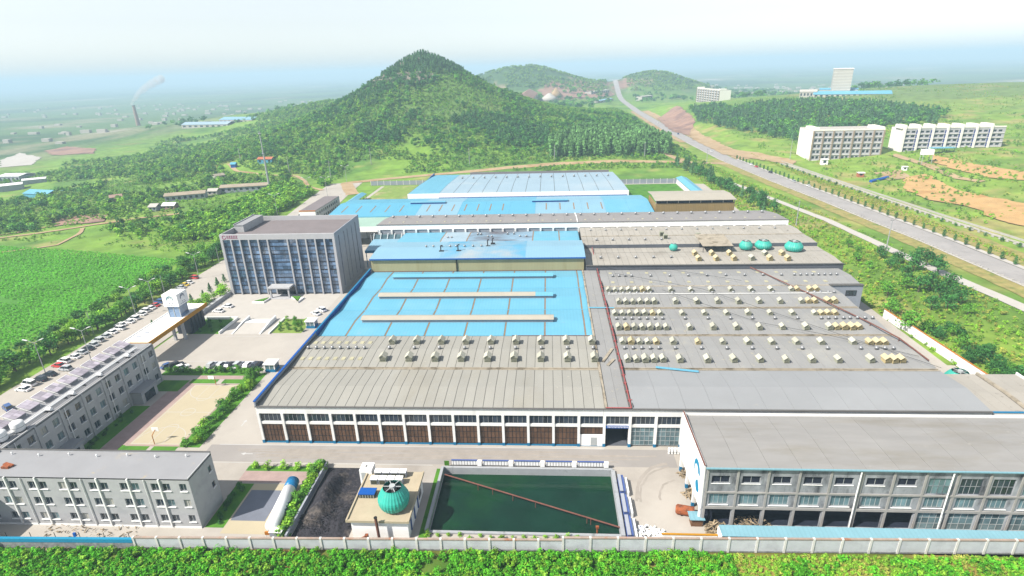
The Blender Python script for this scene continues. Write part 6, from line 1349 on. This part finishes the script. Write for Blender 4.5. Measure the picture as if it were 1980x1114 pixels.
def trunk_mesh(seed, shape, ma='bark'):
    rn = random.Random(seed); mb = MB()
    if shape == 'bush':
        for i in range(4): a = rn.uniform(0, 6.28); mb.tube((.02*math.cos(a),.02*math.sin(a),-.03),(.16*math.cos(a),.16*math.sin(a),.42),.018,.008,5)
    elif shape in ('cone', 'column'): mb.tube((0,0,-.03),(0,0,.85),.02,.004,6)
    else:
        mb.tube((0,0,-.03),(.01,0,.38),.032,.022,7)
        for i in range(5): a = 6.28*i/5+rn.uniform(-.3,.3); mb.tube((.01,0,.28+.03*i),(.22*math.cos(a),.22*math.sin(a),.55+.05*i),.016,.006,5)
    return mb.mesh('trunk', ma)
PROTO = {}
def tproto(kind):
    """kind -> list of (crown mesh, trunk mesh)"""
    if kind in PROTO: return PROTO[kind]
    sh, ma, n, lf = {'tree':('round','leaf_mid',420,.052),'dark':('round','leaf_dark',460,.05),'light':('round','leaf_light',380,.055),'bush':('bush','leaf_mid',300,.07),'bushl':('bush','leaf_light',260,.075),'bushd':('bush','leaf_dark',300,.07),'pine':('cone','leaf_pine',360,.05),'cypress':('column','leaf_dark',300,.04)}[kind]
    PROTO[kind] = [(crown_mesh('crown', ma, 10+i, n, lf, sh), trunk_mesh(30+i, sh)) for i in range(3)]; return PROTO[kind]
TREES = []
rt = random.Random(12)
def tree(x, y, hgt, kind, name, label, group, cat='tree', wide=1., z=None):
    cm, tmh = rt.choice(tproto(kind)); z = float(height(x, y)) if z is None else z
    t = thing(name, label, cat, (x, y, z), group, rt.uniform(0, 6.28)); t.scale = (hgt*wide, hgt*wide, hgt)
    for n_, me_ in (('crown', cm), ('trunk', tmh)):
        o = bpy.data.objects.new(n_, me_); COL.objects.link(o); o.parent = t
# tree belt between the left road and the field
for i in range(118):
    y = -8+i*1.62+rt.uniform(-1,1); x = rt.uniform(-110,-93.5) if i % 3 else rt.uniform(-99,-93.5)
    k = rt.choice(['dark','dark','tree','tree','light']); tree(x, y, rt.uniform(4.6,7.2), k, 'roadside_tree', 'leafy tree in the dense belt between the left road and the crop field', 'trees of the left roadside belt', wide=1.25)
for i in range(11): tree(-71.5+rt.uniform(-1,1)-i*.15, 58+i*6.2, rt.uniform(3.6,4.6), 'pine', 'young_conifer', f'small dark conifer on the left road island, {ORDS[i]} from the near end', 'conifers on the left road island', wide=1.25)
for i in range(16): tree(rt.uniform(-69.5,-64.6), 76+i*1.6, rt.uniform(3.4,5.2), rt.choice(['light','tree','light']), 'garden_tree', 'yellow-green tree beside the low wall left of the plaza', 'trees left of the plaza', wide=1.2)
for i in range(9): tree(-58.6+1.45*i, 63+(i%3)*4, rt.uniform(1.4,2.2), rt.choice(['bushd','bush']), 'garden_shrub', 'dark shrub in the planting bed below the gate tower', 'shrubs of the left plaza bed', 'shrub')
for i in range(16): tree(-27+.68*i, rt.uniform(62.8,73), rt.uniform(1.3,2.4), rt.choice(['bush','bushl','bush']), 'garden_shrub', 'green shrub in the planting bed right of the white ramp', 'shrubs of the right plaza bed', 'shrub')
for i in range(22): tree(-48+1.33*i, 34.4+rt.uniform(-.8,.9), rt.uniform(1.4,2.3), rt.choice(['bush','tree','bushl','bushd']), 'hedge_shrub', 'shrub in the hedge row between the parked cars and the court', 'shrubs behind the court', 'shrub', 1.15)
for i in range(26): tree(-18.3+rt.uniform(-1.6,1.9), -2+1.4*i, rt.uniform(1.9,3.4), rt.choice(['tree','bush','dark','bushl']), 'hedge_shrub', 'bushy shrub in the planted strip between court and driveway', 'shrubs right of the court', 'shrub', 1.2)
for i in range(14): tree(-43.6+rt.uniform(-1.4,1.2), -14+2.0*i, rt.uniform(1.0,1.7), 'bushd', 'garden_shrub', 'low dark shrub at the foot of the dormitory wall', 'shrubs along the dormitory', 'shrub', 1.2)
for i, (x, y) in enumerate(((2.6,-9.6),(5.4,-9.9),(9.2,-9.7),(12.6,-9.6),(15.8,-9.8))): tree(x, y, 1.9, 'bushl', 'round_shrub', f'round yellow-green shrub on the verge behind the small car park, {ORDS[i]} from the left', 'round shrubs on the front verge', 'shrub', 1.3)
for i in range(36): tree(17.9+rt.uniform(-.9,.9), -30.2+.6*i, rt.uniform(1.9,3.0), rt.choice(['bush','bushl','bush']), 'hedge_shrub', 'bright green bush in the thick hedge beside the coal yard', 'hedge of the coal yard', 'shrub', 1.25)
for i in range(10): tree(2.6+rt.uniform(-1,1), -27+1.2*i, rt.uniform(1,1.7), 'bushd', 'garden_shrub', 'dark shrub beside the end wall of the front office block', 'shrubs beside the office block', 'shrub', 1.2)
for i in range(18): tree(47+2.1*i, -29.2+rt.uniform(-.4,.6), rt.uniform(.8,1.3), 'bushl', 'weed_clump', 'bright weed clump between the basin and the front wall', 'weeds along the basin', 'weeds', 1.3)
# bank to the right of the works
for i, (u, v, hh, k) in enumerate([(1700,500,6.5,'dark'),(1722,520,6,'dark'),(1735,512,7,'dark'),(1750,540,6.5,'dark'),(1765,525,8,'dark'),(1772,505,7,'dark'),(1790,515,9,'dark'),(1812,530,9,'dark'),(1775,565,8,'dark'),(1798,560,8,'dark'),(1830,565,8,'dark'),(1852,590,7.5,'dark'),(1800,600,6,'dark'),(1750,560,6,'tree'),(1830,600,6.5,'dark'),(1815,580,7.5,'dark'),(1870,610,5,'tree'),(1680,520,4,'tree'),(1660,490,4,'tree'),(1790,640,4.5,'tree'),(1840,650,4,'tree'),(1640,478,5,'tree'),(1655,505,5,'tree'),(1715,575,7,'tree'),(1720,610,7,'tree'),(1752,640,8,'tree')]):
    x, y, z = G(u, v); tree(x, y, hh, k, 'bank_tree', f'dark tree on the bank right of the stepped hall, {ORDS[i]} of its cluster' if k == 'dark' else f'mid-green tree on the bank right of the halls, {ORDS[i]} of the group', 'dark trees on the right bank' if k == 'dark' else 'green trees on the right bank', wide=1.1)
for i in range(62):
    y = rt.uniform(-4, 64); x = 193.5+rt.uniform(.6, 10)+max(0, 30-y)*.05; tree(x, y, rt.uniform(3.2,5.4), rt.choice(['dark','bushd','tree','dark']), 'bank_shrub', 'dark shrubby tree in the thicket outside the white boundary wall', 'thicket outside the right wall', wide=1.1)
for i in range(44):
    f_ = i/44; x = 188+26*f_*.6+rt.uniform(-6,8); y = 410-190*f_+rt.uniform(-6,6); tree(x, y, rt.uniform(6,10), rt.choice(['pine','dark','dark','pine']), 'bank_tree', 'tall slim tree in the row climbing behind the cream shed', 'trees behind the cream shed', wide=.95)
y = 92.; i = 0
while y < 440 and i < 48:
    tree(rcx(y)+8.6, y, rt.uniform(3.0,3.8), 'cypress', 'street_tree', f'{ORDS[i]} small dark street tree from the near end, right side of the main road', 'street trees along the main road', wide=1.9, z=.25); y += 7.2; i += 1
for i in range(30): y = 125+9.4*i; x = float(np.interp(y, [60,110,157,210,262,340,412],[313,303.5,296,290,286,280,275]))-5; tree(x, y, rt.uniform(2,3), 'bushd', 'street_shrub', f'{ORDS[i]} small dark shrub from the near end along the right path', 'shrubs along the right path', 'shrub')
# ---- masses of plants: points scattered once, drawn through geometry nodes
def scatter(name, label, pts, sc, protos, wide=None):
    col = bpy.data.collections.new(name+'_kinds')
    for i, me_ in enumerate(protos):
        o = bpy.data.objects.new(f'kind_{i:02d}', me_); col.objects.link(o)
    n = len(pts); me = bpy.data.meshes.new(name); me.vertices.add(n); me.vertices.foreach_set('co', np.asarray(pts, float).ravel())
    rn = np.random.default_rng(n); sc = np.asarray(sc, float); s3 = np.stack([sc*(wide or 1.)*rn.uniform(.85,1.15,n), sc*(wide or 1.)*rn.uniform(.85,1.15,n), sc], 1)
    a = me.attributes.new('sc', 'FLOAT_VECTOR', 'POINT'); a.data.foreach_set('vector', s3.ravel()); a = me.attributes.new('rz', 'FLOAT_VECTOR', 'POINT'); rz = np.zeros((n, 3)); rz[:, 2] = rn.uniform(0, 6.28, n); a.data.foreach_set('vector', rz.ravel())
    a = me.attributes.new('kd', 'INT', 'POINT'); a.data.foreach_set('value', rn.integers(0, len(protos), n).astype(np.int32)); me.update()
    ob = bpy.data.objects.new(name, me); COL.objects.link(ob); ob['kind'] = 'stuff'; tag(ob, label)
    ng = bpy.data.node_groups.new(name, 'GeometryNodeTree'); ng.interface.new_socket('Geometry', in_out='INPUT', socket_type='NodeSocketGeometry'); ng.interface.new_socket('Geometry', in_out='OUTPUT', socket_type='NodeSocketGeometry')
    N = ng.nodes; L = ng.links; gi = N.new('NodeGroupInput'); go = N.new('NodeGroupOutput'); ip = N.new('GeometryNodeInstanceOnPoints'); ci = N.new('GeometryNodeCollectionInfo')
    ci.inputs['Collection'].default_value = col; ci.inputs['Separate Children'].default_value = True; ci.inputs['Reset Children'].default_value = True
    def na(nm, ty): k = N.new('GeometryNodeInputNamedAttribute'); k.data_type = ty; k.inputs['Name'].default_value = nm; return k.outputs['Attribute']
    L.new(gi.outputs[0], ip.inputs['Points']); L.new(ci.outputs[0], ip.inputs['Instance']); ip.inputs['Pick Instance'].default_value = True
    L.new(na('kd', 'INT'), ip.inputs['Instance Index']); L.new(na('sc', 'FLOAT_VECTOR'), ip.inputs['Scale'])
    er = N.new('FunctionNodeEulerToRotation'); L.new(na('rz', 'FLOAT_VECTOR'), er.inputs[0]); L.new(er.outputs[0], ip.inputs['Rotation']); L.new(ip.outputs[0], go.inputs[0])
    md = ob.modifiers.new('scatter', 'NODES'); md.node_group = ng; return ob
def rnd_pts(seed, n, x0, x1, y0, y1, keep):
    r_ = np.random.default_rng(seed); x = r_.uniform(x0, x1, n); y = r_.uniform(y0, y1, n); k = keep(x, y); x, y = x[k], y[k]; return x, y
def onground(x, y): return np.stack([x, y, height(x, y)-.1], 1)
ROADX = lambda y: np.interp(y, [p[1] for p in RC], [p[0] for p in RC])
def clear(x, y):
    """away from roads and paths"""
    k = np.abs(x-ROADX(y)) > 24
    for pth in ([(-97,347),(-70,362),(-33,378),(33,403),(80,414),(135,421),(197,414),(233,409)],[(-330,190),(-266,203),(-235,214),(-198,236),(-178,246)],[(-250,442),(-227,415),(-190,394),(-156,386),(-137,359),(-125,335),(-106,318)],[(197,414),(186,452),(160,500)]):
        for a, b in zip(pth, pth[1:]):
            d = np.array([b[0]-a[0], b[1]-a[1]]); t_ = np.clip(((x-a[0])*d[0]+(y-a[1])*d[1])/(d@d), 0, 1); k &= np.hypot(x-a[0]-t_*d[0], y-a[1]-t_*d[1]) > 8
    return k
low = {}
def lowp(tagn, sh, ma, n, lf, k=4): low[tagn] = [crown_mesh('crown', ma, 60+i+7*len(low), n, lf, sh, 6) for i in range(k)]
lowp('scrub','bush','leaf_scrub',70,.12); lowp('mid','round','leaf_mid',80,.11); lowp('dark','round','leaf_dark',80,.11); lowp('pine','cone','leaf_pine',90,.085); lowp('olive','bush','leaf_olive',60,.12,2); lowp('poplar','column','leaf_poplar',80,.07,3); lowp('light','bush','leaf_light',70,.12); lowp('crop','bush','leaf_crop',40,.16); lowp('front','bush','leaf_front',70,.11)
x, y = rnd_pts(1, 42000, -400, 232, 388, 940, lambda x, y: clear(x, y) & (x < ROADX(y)-26) & (fbm(x, y, 45, 77) > -.42) & (height(x, y) > -6) & ((y > 430) | (x > -60) | (x < -120)))
hz_ = height(x, y); rr = np.hypot(x+104, y-725); sel = ~((rr > 58) & (rr < 74) & (x < -70) & (y < 735))
x, y = x[sel], y[sel]; scatter('hill_woods', 'green scrub and small trees covering the pointed hill', onground(x, y), np.random.default_rng(2).uniform(1.1, 3.4, len(x))*(1+.45*fbm(x, y, 40, 5)), low['scrub']+low['mid'][:2]+low['dark'][:1]+low['light'][:1], 1.35)
x, y = rnd_pts(3, 5200, -200, 10, 620, 830, lambda x, y: (np.hypot(x+104, y-725) < 58) & (fbm(x, y, 40, 9) > -.25))
scatter('hilltop_pines', 'dark little pines along the crown of the pointed hill', onground(x, y), np.random.default_rng(4).uniform(5, 9, len(x)), low['pine'], 1.)
cl = [(-70,560),(-125,600),(20,600),(-10,540),(70,560)]
x, y = rnd_pts(33, 5000, -220, 190, 470, 700, lambda x, y: (fbm(x, y, 55, 19) > .22))
scatter('slope_pines', 'darker pine clumps on the front slope of the pointed hill', onground(x, y), np.random.default_rng(5).uniform(4.5, 8, len(x)), low['pine']+low['dark'], 1.15)
x, y = rnd_pts(6, 15000, -560, -112, 150, 1000, lambda x, y: clear(x, y) & (fbm(x, y, 60, 88) > .0) & ~((y < 190-.25*(x+200)) & (x > -330)) & ~((x > -215) & (x < -150) & (y > 250) & (y < 330)))
scatter('left_woods', 'mixed green trees and scrub on the land left of the hill', onground(x, y), np.random.default_rng(7).uniform(2.4, 6.5, len(x)), low['mid']+low['dark'][:2]+low['scrub']+low['light'][:2], 1.2)
x, y = rnd_pts(8, 1500, -150, -98, 180, 345, lambda x, y: (x < -106-.02*(y-180)) & clear(x, y) & (fbm(x, y, 40, 15) > -.3))
scatter('roadside_woods', 'light green willow thicket left of the road behind the administration building', onground(x, y), np.random.default_rng(9).uniform(3.5, 6.5, len(x)), low['mid']+low['light'], 1.2)
pw = [G(u, v)[:2] for u, v in ((1335,212),(1375,206),(1420,214),(1480,202),(1600,198),(1700,203),(1760,210),(1830,222),(1820,240),(1740,245),(1560,262),(1540,278),(1470,262),(1400,250),(1350,238))]
r_ = np.random.default_rng(11); px = [p[0] for p in pw]; py = [p[1] for p in pw]; pts = []
for _ in range(9000):
    x, y = r_.uniform(min(px), max(px)), r_.uniform(min(py), max(py))
    if inpoly(x, y, pw): pts.append((x, y))
pts = np.array(pts); pts = pts[:1900]; scatter('pine_wood', 'dark pine wood on the slope behind the apartments', onground(pts[:, 0], pts[:, 1]), r_.uniform(6, 10.5, len(pts)), low['pine']+low['dark'][:1]+low['mid'][:1], 1.1)
pp_ = [G(u, v)[:2] for u, v in ((1065,308),(1290,300),(1300,285),(1240,262),(1130,262),(1060,285))]; px = [p[0] for p in pp_]; py = [p[1] for p in pp_]; pts = []
for _ in range(3000):
    x, y = r_.uniform(min(px), max(px)), r_.uniform(min(py), max(py))
    if inpoly(x, y, pp_) and abs(x-ROADX(y)) > 20: pts.append((x, y))
pts = np.array(pts)[:900]; scatter('poplar_stand', 'stand of slim pale poplars at the right foot of the hill', onground(pts[:, 0], pts[:, 1]), r_.uniform(11, 16, len(pts)), low['poplar'], 1.1)
gx_, gy_ = np.meshgrid(np.arange(-335, -113, 1.55), np.arange(28, 190, 1.55)); x = gx_.ravel()+r_.uniform(-.6,.6,gx_.size); y = gy_.ravel()+r_.uniform(-.6,.6,gx_.size)
k = (y < 168-.25*(x+200)) & (fbm(x, y, 30, 3) > -.55) & ~((np.abs((x+190)*.35+(y-105)) < 1.6) & (x > -215) & (x < -150)); x, y = x[k], y[k]
scatter('crop_field', 'even green maize crop filling the field on the left', onground(x, y), r_.uniform(.65, 1.0, len(x)), low['crop'], 1.9)
x, y = rnd_pts(13, 9500, -75, 185, -45, -32, lambda x, y: (y < wy(x)-.9) & ~((fbm(x, y, 6, 5) > .5)) & ((x < 104) | (fbm(x, y, 5, 91) > .12)))
scatter('front_crop', 'thick bright green bushes growing below the front wall', onground(x, y), r_.uniform(.8, 1.7, len(x)), low['front']+low['light'][:1], 1.2)
x, y = rnd_pts(14, 9000, 188, 252, -30, 430, lambda x, y: clear(x, y+0) & (x < ROADX(y)-17) & (x > np.interp(y, [-30,20,78,96,150,190,330],[192,193,184,184,184,173,178])) & (np.abs(x-np.interp(y, [-20,20,60,96,129,161,206,240,300,330],[262,252,243,238.8,234.3,231.8,228.2,222,212,206])) > 4))
scatter('bank_weeds', 'grassy weeds covering the bank between the works and the main road', onground(x, y), r_.uniform(.6, 1.6, len(x)), low['light']+low['olive']+low['scrub'][:2], 1.4)
x, y = rnd_pts(15, 6000, 285, 520, 60, 620, lambda x, y: (np.abs(x-np.interp(y, [10,60,110,157,210,262,340,412],[325,313,304,296.5,291,287,281,276])) > 7) & (x > ROADX(y)+28) & (fbm(x, y, 26, 35) > .05))
scatter('slope_weeds', 'patchy weeds and bushes on the slope right of the main road', onground(x, y), r_.uniform(.9, 2.4, len(x)), low['light']+low['scrub'], 1.5)
x, y = rnd_pts(16, 5000, 262, 276, 60, 460, lambda x, y: (np.abs(x-ROADX(y)-17) < 8))
scatter('verge_weeds', 'dry weeds on the verge right of the main road', onground(x+6, y), r_.uniform(.5, 1.1, len(x)), low['olive']+low['light'][:1], 1.3)
x, y = rnd_pts(17, 3600, -700, 900, 950, 2300, lambda x, y: (np.abs(x-ROADX(y)) > 30) & (fbm(x, y, 120, 45) > .12) & (height(x, y) < 40))
x2, y2 = rnd_pts(27, 9000, -300, 640, 1480, 1900, lambda x, y: (np.abs(x-ROADX(y)) > 30) & (height(x, y) > 16) & (fbm(x, y, 70, 55) > -.2))
scatter('far_hill_scrub', 'dark scrub and trees on the two hills far behind', onground(x2, y2), r_.uniform(3, 6.5, len(x2)), low['scrub']+low['dark'][:1], 1.5)
scatter('far_woods', 'distant tree belts fading into the haze', onground(x, y), r_.uniform(7, 13, len(x)), low['mid']+low['dark'], 1.5)
x, y = rnd_pts(18, 2600, 320, 640, 240, 900, lambda x, y: (fbm(x, y, 50, 65) > .2) & (x > ROADX(y)+45)); scatter('hillside_scrub', 'scattered scrub on the upper slope around the apartments', onground(x, y), r_.uniform(1.5, 3.5, len(x)), low['scrub']+low['mid'][:1], 1.3)
x, y = rnd_pts(19, 9000, -400, -112, 140, 420, lambda x, y: clear(x, y) & ~((y < 178-.25*(x+200)) & (x > -335)) & (fbm(x, y, 24, 25) > -.25))
scatter('left_scrub', 'low weeds and bushes over the rough land left of the road', onground(x, y), r_.uniform(.7, 2.0, len(x)), low['light']+low['scrub']+low['mid'][:2], 1.5)
x, y = rnd_pts(20, 7000, 300, 760, 180, 900, lambda x, y: (x > ROADX(y)+40) & (fbm(x, y, 30, 95) > -.1)); scatter('slope_grass', 'tufty dry grass over the right slopes', onground(x, y), r_.uniform(.6, 1.5, len(x)), low['olive']+low['light'][:2], 1.9)
x, y = rnd_pts(22, 6000, 96, 190, -45, -31, lambda x, y: (y < wy(x)-.9)); scatter('front_grass', 'rough yellow-green grass below the right part of the front wall', onground(x, y), r_.uniform(.35, .8, len(x)), low['light']+low['olive'], 1.6)
x, y = rnd_pts(23, 5000, -300, 200, 440, 760, lambda x, y: (fbm(x, y, 38, 119) > .05) & clear(x, y) & (x < ROADX(y)-26)); scatter('hill_trees', 'scattered taller trees on the slopes of the pointed hill', onground(x, y), np.random.default_rng(24).uniform(3.5, 6.5, len(x)), low['mid']+low['dark'], 1.2)
# ---------------------------------------------------------------- hazy air round the whole place
hz = MB().box(-14500, -900, -48, 14500, 17000, 150).build('haze', 'white_line'); hz['kind'] = 'stuff'
hm = bpy.data.materials.new('haze_air'); hm.use_nodes = True; ht = hm.node_tree; ht.nodes.clear()
ho = ht.nodes.new('ShaderNodeOutputMaterial'); pv = ht.nodes.new('ShaderNodeVolumePrincipled')
pv.inputs['Color'].default_value = (.58, .83, 1., 1); pv.inputs['Density'].default_value = 2.7e-4; pv.inputs['Anisotropy'].default_value = 0.0
ht.links.new(pv.outputs[0], ho.inputs['Volume']); hz.data.materials.clear(); hz.data.materials.append(hm)
